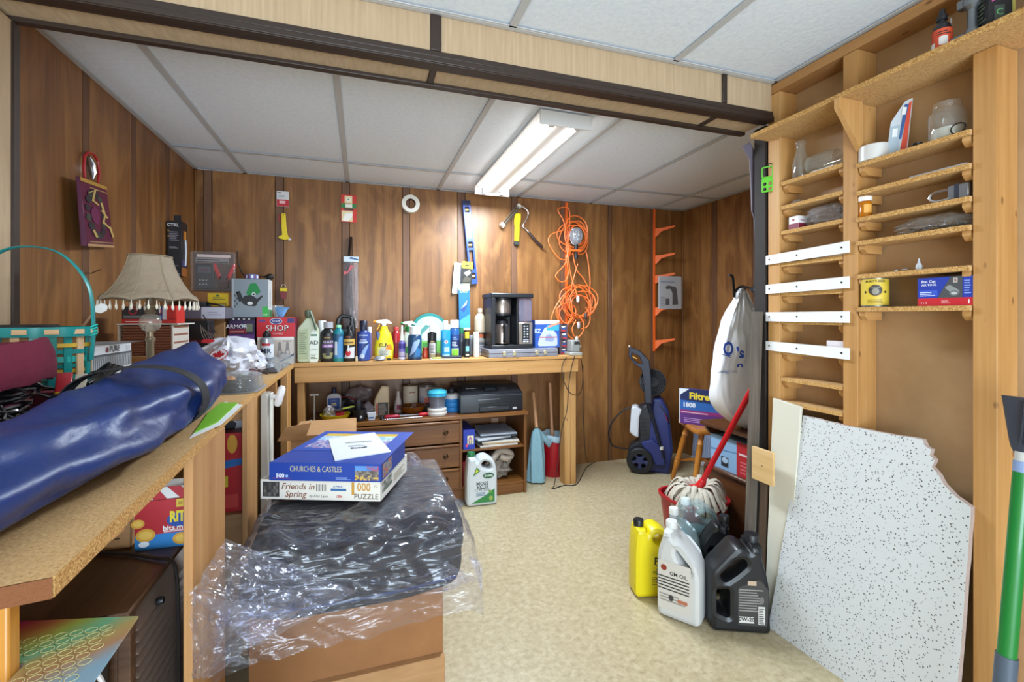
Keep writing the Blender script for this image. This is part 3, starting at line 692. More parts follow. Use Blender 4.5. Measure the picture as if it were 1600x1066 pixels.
carton('blade_packet', 'navy white and orange packet between two red boxes', 'packet', fY(252, 2.15), 2.15, 1.144, .042, .03, .068, C('#dcd8dc', .4), front=b2)
carton('red_box', 'plain bright red box under the lamp shade, on the tile rack', 'box', fY(268, 2.14), 2.14, 1.144, .034, .09, .07, C('#d0281f', .5), front=lambda m, w, h: m.lines(-w*.3, w*.4, h*.2, h*.8, 5, '#9c1a16', .001))
# gift tag on a stick
t = thing('gift_tag', 'white octagonal price tag hanging behind the teal basket handle', 'tag', PY(158, 482, 1.60))
m = M(WHT); m.at(rot(-.5, 'Y'), FRONT).ext(rp([(-.016, -.012), (.016, -.012), (.016, .012), (-.016, .012)], .008, 1), .001); m.build('tag_card', t)
m = M(C('#b08d70', .5)); m.cyl((-.016, 0, -.010), (-.12, .03, -.155), .0035, .0035); m.build('stick', t)
# corner pile
carton('cardboard_box', 'plain tan cardboard box at the bottom of the corner pile', 'box', -.815, 2.86, .9, .21, .3, .258)
def slabf(m, w, h): m.rect(-w/2, 0, w*.1, h, '#6a6070').rect(w*.1, 0, w/2, h, '#cfcfe0').lines(w*.2, w*.45, h*.3, h*.7, 2, '#a8a8bd', .001)
carton('flat_case', 'grey and white flat case under the coiled black cable in the corner pile', 'case', -.805, 2.72, 1.159, .265, .33, .06, C('#6a6570', .5), front=slabf, bev=.003)
carton('cardboard_box', 'brown cardboard box with a yellow sticker under the tester pack', 'box', -.80, 2.90, 1.22, .235, .22, .088, CARD2, front=lambda m, w, h: m.rect(0, h*.1, w*.42, h*.9, '#e0bd1f').text('DANGER', w*.23, h*.2, .018, '#2a2a20', bold=.01).lines(w*.1, w*.36, h*.5, h*.7, 2, '#3c5c30', .0011).ell(w*.2, h*.75, .008, .006, '#2f6a44'))
t = thing('coiled_cable', 'black coiled cable lying on the grey flat case', 'cable', (-.83, 2.80, 1.2195))
m = M(BLK); 
for k in range(4): m.tube([(.07*math.cos(a)*(1-.06*k), .045*math.sin(a), .005+.007*k+.002*math.sin(a*3)) for a in [2*PI*i/28 for i in range(28)]], .0045, n=6, closed=True)
m.tube(sp([(.06, -.02, .02), (.11, -.03, .014), (.135, -.01, .006)], 6), .005, n=6); m.build('cable_loops', t)
def cordf(m, w, h): m.rect(-w*.45, 0, w*.45, h*.3, '#25151a').text('7400RD', -w*.05, h*.15, .024, '#8c2530', bold=.01)
t = carton('black_gadget_box', 'black box with dark red lettering and wires at its side', 'box', fY(304, 2.60), 2.60, 1.03, .115, .1, .12, C('#1c1a1d', .45), front=cordf)
carton('grey_box', 'dark grey low box beneath the black box with wires', 'box', fY(310, 2.58), 2.585, .9, .18, .15, .128, C('#4b4648', .5), front=lambda m, w, h: m.rect(-w/2, h*.55, w/2, h*.8, '#c9c7c4').rect(-w/2, h*.82, w*.5, h, '#19181a'))
t = thing('wire_bundle', 'thin pale wires hanging beside the black box in the corner', 'wire', (fY(322, 2.59), 2.59, 1.03))
m = M(C('#9b8d80', .4))
for k in range(7): m.tube(sp([(-.02+.008*k, -.012, .10-.01*k), (-.01+.011*k, -.02, .05), (.02+.008*k, -.03, .004)], 5), .0012, n=5)
m.tube(sp([(-.01, -.012, .15), (.02, -.02, .10), (.05, -.02, .06)], 5), .003, BLK, n=5); m.build('wires', t)
# battery tester in clamshell
cx, w_, z, h = pxbox(297, 367, 2.92, 393, z0=1.3085)
t = thing('tester_pack', 'clear clamshell pack with a handheld tester and red clamps', 'package', (cx, 2.92, z), 0, rx=-.0)
m = M(C('#5b4a44', .6)); m.box(-w_/2+.01, w_/2-.01, .018, .020, .004, h-.008); m.rect(0, 0, .001, .001, WHT); m.build('backing_card', t)
m = M(WHT); m.at(tr(0, .017, 0), FRONT).rect(-w_*.38, h*.86, w_*.38, h*.93, '#e6cfc9').rect(-w_*.4, h*.72, w_*.35, h*.85, '#8c8384').lines(-w_*.38, w_*.36, h*.73, h*.84, 2, '#2b2b2e', .0012); m.build('printed_face', t)
m = M(C('#2b2d33', .4)); m.at(tr(-w_*.18, .006, 0), FRONT).ext(rr(-w_*.2, h*.06, w_*.2, h*.68, .006), .018, bev=.002); m.rect(-w_*.15, h*.46, w_*.14, h*.62, '#4a5560', .0095).text('8.88', 0, h*.535, .022, '#7d2c33', .0102)
for i in range(3):
    for j in range(2): m.ell(-w_*.1+i*w_*.07, h*.18+j*h*.1, .005, .004, '#9aa0a6', .0098)
m.build('tester', t)
m = M(C('#c21f26', .4)); 
for s_ in (-1, 1): m.at(tr(w_*.24, .008, h*.35), rot(s_*.32, 'Y')).ext(rp([(-.01, .01), (.01, .01), (.014, .09), (-.002, .1)], .004), .012, bev=.002) if False else m.at(tr(w_*.24+s_*.016, .008, h*.30), rot(s_*.38, 'Y'), FRONT).ext(rp([(-.009, .0), (.009, .0), (.012, .095), (-.006, .095)], .004), .012, bev=.002)
m.at(tr(w_*.24, .008, h*.08), FRONT).ext(rp([(-.02, 0), (.02, 0), (.026, .07), (-.026, .07)], .006), .012, '#4a2f2c', bev=.002); m.build('clamp', t)
m = M(film('#ffffff', .10, .08, .15, 30, edge=.5)); m.box(-w_/2, w_/2, -.004, .022, 0, h); m.build('clear_shell', t, bev=.006)
# head lamp box and what lies on it
cx, w_, z, h = pxbox(362, 419, 2.885, 436, z0=1.168)
def hl(m, w, h):
    m.rect(-w/2, 0, w/2, h, '#8b97a0').rect(-w*.5, h*.0, -w*.5+.012, h, '#aab3ba', .0007)
    m.poly(rp([(-.02, h*.62), (.0, h*.5), (.055, h*.66), (.03, h*.9), (-.0, h*.88)], .01), '#1d8a45', .0010)
    m.poly(rp([(-.045, h*.38), (-.02, h*.3), (.03, h*.28), (.04, h*.45), (.01, h*.58), (-.03, h*.56)], .012), '#26282c', .0012)
    m.poly(rp([(-.07, h*.66), (-.055, h*.4), (-.03, h*.42), (-.05, h*.68)], .004), '#26282c', .0011).poly(rp([(.03, h*.34), (.065, h*.55), (.06, h*.58), (.02, h*.42)], .004), '#26282c', .0011)
    m.ell(0, h*.36, .014, .009, '#e9e9e9', .0014).ell(.018, h*.6, .010, .010, '#e3e8e9', .0014).ell(.018, h*.6, .006, .006, '#26282c', .0016)
    m.rect(w*.34, 0, w*.5, h*.28, '#39b54a', .0011).text('360', w*.42, h*.06, .014, '#ffffff', .0014)
    for i in range(6): m.rect(-w*.43+.010*(i % 2), h*.25+i*h*.07, -w*.43+.006+.010*(i % 2), h*.25+(i+.8)*h*.07, '#3c4146', .0011)
t = carton('headlamp_box', 'grey box picturing a green and black head lamp', 'box', cx, 2.885, z, w_, .12, h, C('#c9ced2', .45), front=hl, right=lambda m, w, h: m.rect(-w/2, 0, w/2, h, '#dfe3e2').rect(-w/2, 0, w/2, h*.2, '#57a06a', .0008).text('RECON', -w*.05, h*.5, .03, '#23272a', ang=PI/2, bold=.01))
t = thing('tape_reel', 'small blue and white patterned roll on top of the head lamp box', 'roll', (cx-.0, 2.93, z+h+.0005))
m = M(C('#6f7fb4', .4)); m.lathe([(.028, 0), (.034, .004), (.034, .024), (.028, .028)], n=24); m.wrapf = None
for k in range(9): a = -PI+k*.45; m.at(rot(a, 'Z')).box(.0335, .035, -.004, .004, .005, .022, ('#e9e4ee', '#7c2f45')[k % 2])
m.build('patterned_band', t)
t = thing('dust_blower', 'black rubber dust blower bulb lying on the head lamp box', 'tool', (fY(421, 2.93), 2.93, z+h+.018))
m = M(C('#121214', .5)); m.at(rot(PI/2, 'Y')).lathe([(.002, -.062), (.0035, -.04), (.005, -.024), (.014, -.012), (.0185, .002), (.016, .014), (.008, .021), (.002, .023)], n=18); m.build('bulb', t)
t = thing('bent_rod', 'thin black flexible rod rising behind the head lamp box', 'rod', (0, 0, 0))
m = M(BLK); m.tube(sp([PY(371, 393, 3.05), PY(372, 408, 3.05), PY(377, 424, 3.05), PY(386, 440, 3.04), V((cx, 3.03, z+.02))], 6), .004, n=6); m.build('rod', t)
def arm(m, w, h):
    m.rect(-w/2, 0, w/2, h, '#3b2150').rect(-w/2, h*.86, w/2, h, '#18141c', .0008).rect(-w/2, h*.34, w*.2, h*.52, '#8f1f2e', .0009).rect(-w/2, h*.1, w/2, h*.3, '#6b3f8a', .0009)
    m.text('ARMOR', -w*.2, h*.62, .030, '#f1ecf5', bold=.015).rect(w*.16, h*.42, w*.42, h*.74, '#6f7a60', .001).ell(w*.05, h*.66, .007, .007, '#9ad0c0').lines(-w*.45, w*.1, h*.4, h*.48, 1, '#e6b9bb', .0012)
    for i in range(4): m.rect(-w*.35+i*w*.2, h*.9, -w*.28+i*w*.2, h*.96, '#d9d5dd', .0012)
cx, w_, z, h = pxbox(350, 400, 2.875, 498, z0=1.03); cx += .008; w_ -= .03
carton('wiper_box', 'purple and black box with white lettering below the head lamp box', 'box', cx, 2.875, z, w_, .14, 1.1665-z, C('#2b1a3c', .4), front=arm)
carton('dark_box', 'dark box at bench level under the purple box', 'box', cx-.005, 2.89, .9, w_-.02, .16, .1285, C('#2a2226', .5))
cx, w_, z, h = pxbox(401, 461, 2.875, 497, z0=1.055)
def shop(m, w, h):
    m.rect(-w/2, 0, w/2, h, '#c81f2b').ell(.0, h*.8, .032, .017, '#d9dbe6', .0010).ell(.0, h*.8, .029, .0145, '#2c2b7e', .0012).text('Scott', 0, h*.8, .020, '#ffffff', .0015, shear=.2)
    m.text('SHOP', .008, h*.42, .046, '#3b0d14', bold=.03, z=.0010).text('SHOP', .006, h*.44, .046, '#f3f0ee', bold=.0, z=.0013).text('TOWELS', .008, h*.17, .014, '#f0c9c9').ell(-w*.36, h*.82, .018, .007, '#6a3a7e').rect(w*.3, h*.72, w*.48, h*.95, '#3d2f70', .0009)
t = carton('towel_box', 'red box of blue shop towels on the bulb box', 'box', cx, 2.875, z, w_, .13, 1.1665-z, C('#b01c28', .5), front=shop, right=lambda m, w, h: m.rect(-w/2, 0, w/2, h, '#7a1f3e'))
m = M(C('#6fa3d6', .9, bump=.3, bs=60)); R = []
for j in range(7):
    f = j/6; R.append([(.012+(.010+.028*f)*math.cos(a)*(1+.25*math.sin(4*a)) + .012*f, .065+(.006+.012*f)*math.sin(a), .109+.085*(1-abs(f-.55)*.6)*f) for a in [2*PI*i/20 for i in range(20)]])
m.rings(R, None, (0, 1)); m.build('paper_towel', t)
t = thing('clear_cup', 'small clear plastic cup behind the red towel box', 'cup', (fY(434, 3.06), 3.06, 1.168)); m = M(film('#ffffff', .25, .1)); m.lathe([(.02, 0), (.034, .07), (.033, .07), (.019, .002)], n=20, cap=(1, 0)); m.build('cup_wall', t)
carton('grey_box', 'plain grey box standing behind the red towel box', 'box', fY(436, 3.05), 3.012, .9, .10, .11, .2675, C('#6b6a6a', .5))
cx, w_, z, h = pxbox(402, 459, 2.872, 527, z0=.9)
def bulbb(m, w, h):
    m.rect(-w/2, 0, w/2, h, '#cfc6bc').rect(-w/2, h*.9, w/2, h, '#ece9e6', .0008).lines(w*.2, w*.45, h*.84, h*.88, 1, '#33302e', .0012)
    for x in (.02, .06): m.poly(rp([(x-.012, h*.2), (x+.014, h*.2), (x+.011, h*.5), (x+.006, h*.82), (x-.006, h*.82), (x-.010, h*.5)], .006), '#8f8783', .001).poly(rp([(x-.008, h*.25), (x+.008, h*.25), (x+.007, h*.5), (x-.006, h*.5)], .004), '#c9c2c4', .0012)
    m.poly([(w*.1, h*.05), (w*.5, h*.3), (w*.5, h*.4), (w*.1, h*.12)], '#5a5e78', .0013)
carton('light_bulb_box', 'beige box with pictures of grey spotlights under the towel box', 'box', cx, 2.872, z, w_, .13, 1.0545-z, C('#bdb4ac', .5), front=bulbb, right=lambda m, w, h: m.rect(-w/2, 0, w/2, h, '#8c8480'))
# spray can in front
def capring(r, z): return [(r*.55, z), (r*.62, z+.004), (r*.62, z+.018), (r*.3, z+.028), (r*.28, z+.034)]
def mrl(m): m.rect(-.06, .01, .06, .13, '#cdd2d8', nx=16).rect(-.06, .03, .06, .06, '#8b93a0', .0008, nx=16).text('MR', .0, .095, .036, '#27304f', bold=.02).rect(-.02, .122, .02, .135, '#b3262e', .001, nx=6).lines(-.022, .025, .018, .028, 2, '#3a3f55', .001, nx=4).text('AIR', 0, .045, .02, '#20242c', bold=.01)
bottle('spray_can', 'silver spray can with a black nozzle beside the white shopping bag', (fY(417, 2.62), 2.62, .9), can_prof(.031, .165), C('#aeb4bc', .3, .5), (capring(.031, .165), BLK), (.0312, 0, mrl), cat='spray can')
# white shopping bag with the leaf
t = thing('shopping_bag', 'white plastic shopping bag with red maple leaf print on the left bench', 'bag', (-.545, 2.26, .9))
BAGW = C('#cfd0da', .38, bump=.8, bs=16)
m = crumple(BAGW, 0, 0, 0, .105, .165, .165, .026, 15, 4, 64, 30, .55); m.build('bag_body', t)
m = crumple(BAGW, .065, .12, .0, .055, .09, .11, .018, 16, 9, 36, 18, .7); m.build('bag_gather', t)
LEAF = [(0, .5), (-.1, .32), (-.2, .38), (-.16, .1), (-.3, .25), (-.33, .16), (-.47, .18), (-.42, .02), (-.5, -.03), (-.25, -.22), (-.27, -.32), (-.02, -.28), (-.02, -.5), (.02, -.5), (.02, -.28), (.27, -.32), (.25, -.22), (.5, -.03), (.42, .02), (.47, .18), (.33, .16), (.3, .25), (.16, .1), (.2, .38), (.1, .32)]
m = M('#b8232f'); T0 = tr(.005, -.168, .118) @ rot(-.15, 'Z') @ rot(-.75, 'X') @ FRONT
m.at(T0).ell(0, 0, .034, .030, '#c9474f', .001).ell(0, 0, .030, .026, '#e3e2e8', .0014).poly([(a*.045, b*.045) for a, b in LEAF], '#b8232f', .002); 
m.at(tr(-.05, -.10, .17) @ rot(-1., 'X') @ FRONT).ell(0, 0, .024, .014, '#b8232f', .001); m.build('leaf_print', t)
# blister packs, wires
CLP = film('#e9eef2', .14, .06, .5, 22, edge=.6)
t = thing('blister_pack', 'clear blister pack with an orange part near the bench edge', 'package', (-.435, 1.93, .9))
m = M(CLP); m.at(rot(0, 'Z')).lathe([(.085, 0), (.088, .003), (.078, .006), (.072, .05), (.05, .062), (.02, .066)], n=28, sy=1.5, e=3.2); m.build('clear_shell', t)
m = M(C('#55504c', .6)); m.lathe([(.066, .002), (.064, .035), (.03, .04)], n=24, sy=1.4, e=3); m.build('dark_contents', t)
m = M(C('#e08c1c', .4)); m.lathe([(.020, .041), (.019, .047), (.011, .054), (.001, .057)], n=18, c=(-.02, -.03)); m.build('orange_part', t)
t = thing('blister_pack', 'long clear plastic sleeve lying along the bench edge behind the orange blister', 'package', (-.415, 2.62, .9))
m = M(CLP); m.grid(lambda a, b: (-.045+.09*a+.02*N3(a*3, b*6, 2), -.26+.5*b, .006+.045*math.sin(PI*a)**.7*(1+.5*N3(a*5, b*7, 5))+.006), 18, 36); m.build('clear_sheet', t)
m = M(C('#5a5152', .6)); m.box(-.035, .035, -.2, .2, .002, .012); m.build('grey_insert', t, bev=.003)
t = thing('test_leads', 'tangle of thin dark red and black wires in front of the white bag', 'wire', (-.445, 2.2, .9))
for k, c in enumerate(('#2a1a1c', '#6b1d24', '#2a1a1c', '#7b2430')):
    m = M(C(c, .4)); rd = random.Random(k); m.tube(sp([(rd.uniform(-.03, .05), rd.uniform(-.09, .09), rd.uniform(.01, .05)) for _ in range(7)], 7), .002, n=5); m.build('lead', t)
# green folder and papers by the bag
g = [PZ(376, 628, .9035), PZ(352, 628, .9035), PZ(330, 640, .9035), PZ(306, 672, .9035), PZ(300, 681, .9035), PZ(338, 660, .9035)]
sheet('paper', 'white paper under the green folder at the bench edge', 'paper', [PZ(379, 632, .903), PZ(352, 627, .903), PZ(330, 640, .903), PZ(296, 684, .903), PZ(346, 662, .903)], .9005, .001, C('#e9ecec', .6))
sheet('folder', 'bright green folder sticking out under the blue bag', 'folder', [PZ(372, 629, .904), PZ(345, 629, .904), PZ(325, 645, .904), PZ(303, 676, .904), PZ(340, 659, .904)], .902, .002, C('#7fc02c', .5))
# tool tray with coil, red pouch, clear film
t = thing('tool_tray', 'black divided plastic tool tray between the baskets and the blue bag', 'tray', (-.598, 1.44, .9))
TP = C('#1e2227', .45); m = M(TP); m.box(-.03, .022, -.22, .17, 0, .078); m.build('tray_base', t, bev=.003)
for a in ((-.03, -.026, -.22, .17), (.018, .022, -.22, .17), (-.0255, .0175, -.22, -.216), (-.0255, .0175, .166, .17)):
    m = M(TP); m.box(*a, .0785, .103); m.build('side', t)
for y in (-.16, -.10, -.04, .05): m = M(TP); m.box(-.0255, .0175, y, y+.003, .0785, .10); m.build('divider', t)
t = thing('cable_coil', 'thick black power cable coiled on the tool tray', 'cable', (-.603, 1.36, 1.004))
m = M(C('#131315', .4)); 
for k in range(4): m.tube(sp([(-.022+.010*k, -.03, .006), (-.03+.010*k, .045, .02+.004*k), (-.012+.010*k, .075, .045-.004*k), (.0+.008*k, .03, .026+.003*k), (-.006+.010*k, -.055, .01)], 7), .0052, n=7)
m.tube(sp([(-.03, 0, .02), (0, .0, .035), (.024, .0, .016)], 5), .003, n=6); m.build('cable_loops', t)
t = thing('snack_pouch', 'red and yellow crinkled pouch by the burgundy lining', 'packet', (-.596, 1.235, 1.004))
m = M(C('#b21d28', .3)); m.at(rot(.3, 'Z') @ rot(-.5, 'X')).box(-.026, .0, -.002, .004, 0, .05); m.box(-.026, .0, -.003, .005, 0, .006, '#dba325'); m.at(rot(.2, 'Z') @ rot(-.6, 'X')).box(.001, .022, -.001, .003, .006, .048, '#b9ab97'); m.build('pouch_body', t, bev=.002)
t = thing('plastic_sleeve', 'long clear plastic sleeve draped along the back of the blue bag', 'plastic film', (-.55, 1.3, 1.0))
P0 = [V((x_, y_, z_)) for x_, y_, z_ in [(-.585, 1.62, 1.012), (-.580, 1.5, 1.012), (-.572, 1.38, 1.010), (-.57, 1.25, 1.005), (-.575, 1.1, .995)]]
m = M(film('#efe9ea', .42, .2, .5, 30, edge=.4)); nP = len(P0)-1
def fs(a, b):
    i = min(int(a*nP), nP-1); p = P0[i].lerp(P0[i+1], a*nP-i); w_ = .022+.006*math.sin(a*7)
    return p+V((b*w_, -b*w_*.2, -.012*b*b*2+.004*N3(a*9, b*3, 1)))-V((-.55, 1.3, 1.0))
m.grid(fs, 40, 6); m.text('#', 0, 0, .0001, WHT); m.build('film', t)
t = thing('zip_bag', 'pale clear zip bag in front of the black basket', 'bag', (-.588, .96, .9))
m = crumple(film('#dff0ea', .5, .15, .6, 26, edge=.4), 0, 0, 0, .022, .12, .055, .006, 12, 3, 30, 12, .6); m.build('bag_film', t)
m = crumple(C('#cfe3d8', .6), 0, 0, .001, .016, .09, .03, .004, 12, 3, 20, 8, .6); m.build('bag_contents', t)
# ================================================================ left wall hangings
WIRE = C('#4a4a4c', .4, .8)
def px_wall(u, v): return PX(u, v, XL+.012)
t = thing('gift_bag', 'purple gift bag with a wreath picture hanging on the left wall', 'bag', (0, 0, 0))
a, b, c, d = PX(124, 276, XL+.045), PX(166, 292, XL+.03), PX(178, 387, XL+.03), PX(137, 385, XL+.06)
def quadpt(x, y): return a*(1-x)*(1-y)+b*x*(1-y)+c*x*y+d*(1-x)*y
def onq(m, pts, mat, off):
    n = (b-a).cross(d-a).normalized(); n = n if n.x > 0 else -n
    q = [quadpt(x, y)+n*off for x, y in pts]; m.add(q+[], [tuple(range(len(q)))], mat)
m = M(C('#5e1c3e', .35)); n = V((.02, .004, 0)); vs = [a, b, c, d, a-n*.5, b-n*.4, c-n*.4, d-n*.9]
m.add(vs, [(3, 2, 1, 0), (4, 5, 6, 7), (0, 1, 5, 4), (1, 2, 6, 5), (2, 3, 7, 6), (3, 0, 4, 7)]); m.build('bag_body', t, bev=.001)
m = M(WHT)
onq(m, [(0, 0), (1, 0), (1, .055), (0, .055)], '#b98d3c', .0015); onq(m, [(0, .96), (1, .96), (1, 1), (0, 1)], '#b99468', .0015); onq(m, [(.08, .92), (1, .92), (1, .935), (.08, .935)], '#a98a5c', .0015); onq(m, [(.3, .10), (1, .10), (1, .115), (.3, .115)], '#a98a5c', .0015)
rd = random.Random(2)
for k in range(46):
    an = k*.42; rr_ = .27+.05*rd.random(); cx, cy = .38+rr_*.95*math.cos(an)+.05, .50+.33*math.sin(an)
    s = .07+.04*rd.random(); onq(m, [(cx+s*math.cos(q)*1.1, cy+s*.55*math.sin(q)) for q in [2*PI*i/6+an for i in range(6)]], ('#262a2e', '#3a3f38', '#2c2230')[k % 3], .002+k*.00002)
for k, (x0, y0, x1, y1) in enumerate([(.2, .2, .45, .12), (.45, .12, .3, .3), (.3, .3, .5, .34), (.6, .42, .8, .52), (.62, .3, .7, .45), (.6, .6, .9, .7), (.85, .66, .95, .82), (.2, .75, .3, .85), (.7, .5, .6, .62)]):
    w_ = .08; onq(m, [(x0, y0), (x0+w_, y0-.01), (x1+w_, y1), (x1, y1+.012)], '#c9ab66', .0035)
onq(m, [(.38+.16*math.cos(q), .52+.13*math.sin(q)) for q in [2*PI*i/16 for i in range(16)]], '#6f2050', .0036)
m.build('wreath_print', t)
t = thing('scissors', 'red handled cutter clipped above the purple gift bag', 'tool', (0, 0, 0))
m = M(C('#b01f26', .4)); m.tube([PX(u, v, XL+.014) for u, v in [(133, 284), (131, 262), (132, 244), (137, 238), (146, 241), (153, 252), (155, 270), (153, 286)]], .0045, n=7); m.build('red_grip', t)
m = M(CHR); m.tube([PX(u, v, XL+.016) for u, v in [(139, 246), (142, 256), (145, 270), (144, 281)]], .012, n=8, rs=[.006, .014, .012, .004], flat=(1, .25)); m.build('blade', t)
t = thing('nail', 'bent nail sticking out of the left wall behind the lamp', 'nail', (0, 0, 0))
m = M(WIRE); m.tube([PX(141, 428, XL-.002), PX(150, 424, XL+.02), PX(158, 421, XL+.05)], .0016, n=6); m.build('shank', t)
def ck(m, w, h):
    m.text('CTRL', -w*.1, h*.92, .022, '#e9e9ee', bold=.015); m.lines(-w*.35, w*.35, h*.64, h*.82, 6, '#8b8794', .001)
    m.ell(-w*.42, h*.82, .004, .004, '#c9962c').ell(-w*.42, h*.72, .004, .004, '#c9962c').lines(-w*.35, w*.3, h*.50, h*.54, 2, '#a7a5ad', .001).lines(w*.0, w*.3, h*.18, h*.2, 1, '#a7a5ad').lines(w*.1, w*.4, h*.03, h*.05, 1, '#c9c9cf')
def ck2(m, w, h):
    m.rect(-w*.2, h*.68, w*.3, h*.84, '#b06a24').rect(-w*.4, h*.18, w*.3, h*.3, '#4f4a74').rect(-w*.5, 0, w*.5, h*.16, '#a4602a', .0005).tube([(w*.1, h*.2, .001), (w*.2, h*.45, .001), (w*.1, h*.68, .001)], .005, '#dfe2ea', n=6)
    for i in range(4): m.ell(w*.1, h*.7+i*h*.035, .012, .004, '#e0a13c', .0012)
t = carton('charger_pack', 'black box with orange and white print hanging in the left wall corner', 'box', -.935, 2.84, 1.385, .064, .085, .29, C('#1b1a20', .4), front=ck, right=ck2)
m = M(C('#1b1a20', .4)); m.box(-.012, .02, .03, .033, .29, .325); m.build('hang_tab', t)
# ================================================================ back wall hangings
def hang(name, label, cat, u, v, off=.012): return thing(name, label, cat, PY(u, v, YB-off))
def s_(px, u=640): return px*tY(u, YB)/715
t = hang('picture_hook_card', 'red and white card of hooks pinned high on the back wall', 'packet', 442, 311)
m = M(C('#d9d9d8', .5)); m.at(FRONT).ext(rr(-.036, -.049, .036, .049, .003), .002); m.rect(-.035, -.048, .035, -.004, '#c02430', .0016).rect(-.02, -.03, .015, -.012, '#e6b7b5', .0018).rect(-.03, .036, -.008, .042, '#2c2c30', .0018).lines(-.03, .025, .005, .028, 3, '#a9a9ad', .0018); m.build('card', t)
t = hang('utility_knife', 'yellow snap off knife hanging under the red hook card', 'knife', 443, 354)
m = M(C('#e3c71c', .4)); m.at(FRONT).ext(rp([(-.012, .085), (.012, .085), (.017, .0), (.026, -.062), (.040, -.075), (.012, -.088), (-.028, -.078), (-.030, -.066), (-.008, -.055), (-.012, .0)], .006), .012, bev=.002); m.ell(.002, .073, .003, .003, '#2a2410', .007); m.build('handle', t)
m = M(C('#c9cbd0', .3, .8)); m.at(FRONT).ext(rp([(.026, -.072), (.044, -.074), (.046, -.088), (.028, -.088)], .004), .006); m.build('blade_wheel', t)
m = M(C('#8e2c20', .5)); m.at(FRONT).ext(rp([(-.032, .07), (-.018, .08), (-.016, .02), (-.030, .03)], .004), .004); m.build('sheath', t)
t = hang('clip_packet', 'small red and green packet pinned on the back wall', 'packet', 545, 326)
m = M(C('#c8322c', .4)); m.at(FRONT).ext(rr(-.049, -.092, .049, .092, .003), .002)
m.rect(-.026, .035, .022, .085, '#e9d6a8', .0016).ell(-.002, .06, .014, .012, '#f3f1ea', .002).ell(-.002, .06, .006, .005, '#5a8a5c', .0023).rect(-.048, .002, .048, .034, '#2a7a3a', .0018).rect(-.022, .006, .022, .03, '#e4e0d4', .002).rect(-.03, -.012, .03, .0, '#3a3330', .002).rect(-.045, -.088, .024, -.016, '#e3cfa2', .0018).poly(rp([(-.04, -.08), (-.01, -.09), (.02, -.06), (.026, -.03), (-.02, -.03)], .01), '#efeae2', .0022); m.build('card', t)
t = hang('hacksaw_blades', 'clear pouch of dark blades hanging below the red and green packet', 'tool', 548, 440, .02)
m = M(C('#3d3538', .4, .3)); 
for i, (x0, x1, x2) in enumerate([(-.006, -.028, -.036), (0, -.012, -.012), (.004, .005, .012), (.009, .022, .030)]):
    m.tube([(x0, 0, .30), (x1*.5, 0, .18), (x1, 0, .0), (x2, 0, -.33)], .012, n=6, flat=(1, .2))
m.build('blades', t)
m = M(film('#d9d2d6', .28, .15, .5, 40, edge=.4)); m.grid(lambda a_, b_: (-.046+.094*a_, -.012-.012*math.sin(PI*a_)+.004*N3(a_*4, b_*9, 1), .165-.48*b_), 10, 24); m.build('clear_pouch', t)
m = M(C('#b7c3cc', .4)); m.at(tr(0, -.026, 0), FRONT).rect(-.044, .130, .052, .165, '#c3ced6').poly([(-.01, .15), (.05, .142), (.05, .148), (0, .163)], '#3c5f8a', .0012).poly(rp([(-.04, .07), (-.02, .06), (.0, .11), (.02, .10), (-.02, .05), (-.045, .04)], .006), '#c0545c', .001); m.build('header_card', t)
t = hang('masking_tape', 'roll of white masking tape hanging on a nail on the back wall', 'tape', 641, 320, .001)
m = M(C('#dcd8cc', .6)); R0 = [(.034, -.001), (.034, -.036), (.036, -.038), (.060, -.038), (.062, -.036), (.062, -.001)]
m.at(rot(-PI/2, 'X')).lathe([(r, -z) for r, z in R0]+[(.034, .001)], n=40, cap=(0, 0)) if False else m.at(rot(PI/2, 'X')).lathe([(.034, .001), (.062, .001), (.062, .036), (.060, .038), (.036, .038), (.034, .036), (.034, .001)], n=40, cap=(0, 0)); m.build('tape_ring', t)
m = M(C('#6a3a34', .7)); m.at(rot(PI/2, 'X')).lathe([(.0325, .001), (.0335, .001), (.0335, .037), (.0325, .037), (.0325, .001)], n=36, cap=(0, 0)); m.build('cardboard_core', t)
m = M(WIRE); m.cyl((0, 0, .031), (0, -.045, .033), .002, n=6); m.build('nail', t)
# spirit level
A, B = PY(728, 314, YB-.02), PY(740, 444, YB-.02)
t = thing('spirit_level', 'blue spirit level hanging tilted on the back wall', 'level', A, 0, ry=-math.atan2(B.x-A.x, A.z-B.z))
L_ = (B-A).length; m = M(C('#2a4bab', .35)); h1 = [rr(-.018, -.245-.13, .018, -.375-.0, .004)]
m.at(tr(0, 0, 0), FRONT).ext([rr(-.029, -L_, .029, .0, .004), rr(-.014, -.50, .016, -.36, .005), rr(-.016, -.345, .018, -.30, .008), rr(-.016, -.572, .018, -.527, .008), rr(-.016, -.085, .016, -.045, .006)], .024, bev=.002); m.build('frame', t)
m = M(C('#d9dde6', .4)); m.at(tr(0, -.0125, 0), FRONT).rect(-.018, -.275, .018, -.13, '#dfe3ee').rect(-.016, -.16, .016, -.15, '#9098b8', .001).poly([(-.02, -.13), (.02, -.13), (.0, -.10)], '#dfe3ee').lines(-.012, .014, -.26, -.17, 7, '#8d93b4', .001); m.build('white_scale', t)
for z in (-.0650, -.3225, -.5495):
    m = M(C('#c9b26a', .2, coat=.5)); m.cyl((-.014, 0, z), (.014, 0, z), .008, n=10); m.build('vial', t)
for a_, b_, c_ in ((-.035, -.0015, '#16244e'), (-L_+.003, -.60, '#3d62cf')): m = M(C(c_, .5)); m.at(tr(0, -.0123, 0), FRONT).rect(-.0285, a_, .0285, b_, c_); m.build('end_cap', t)
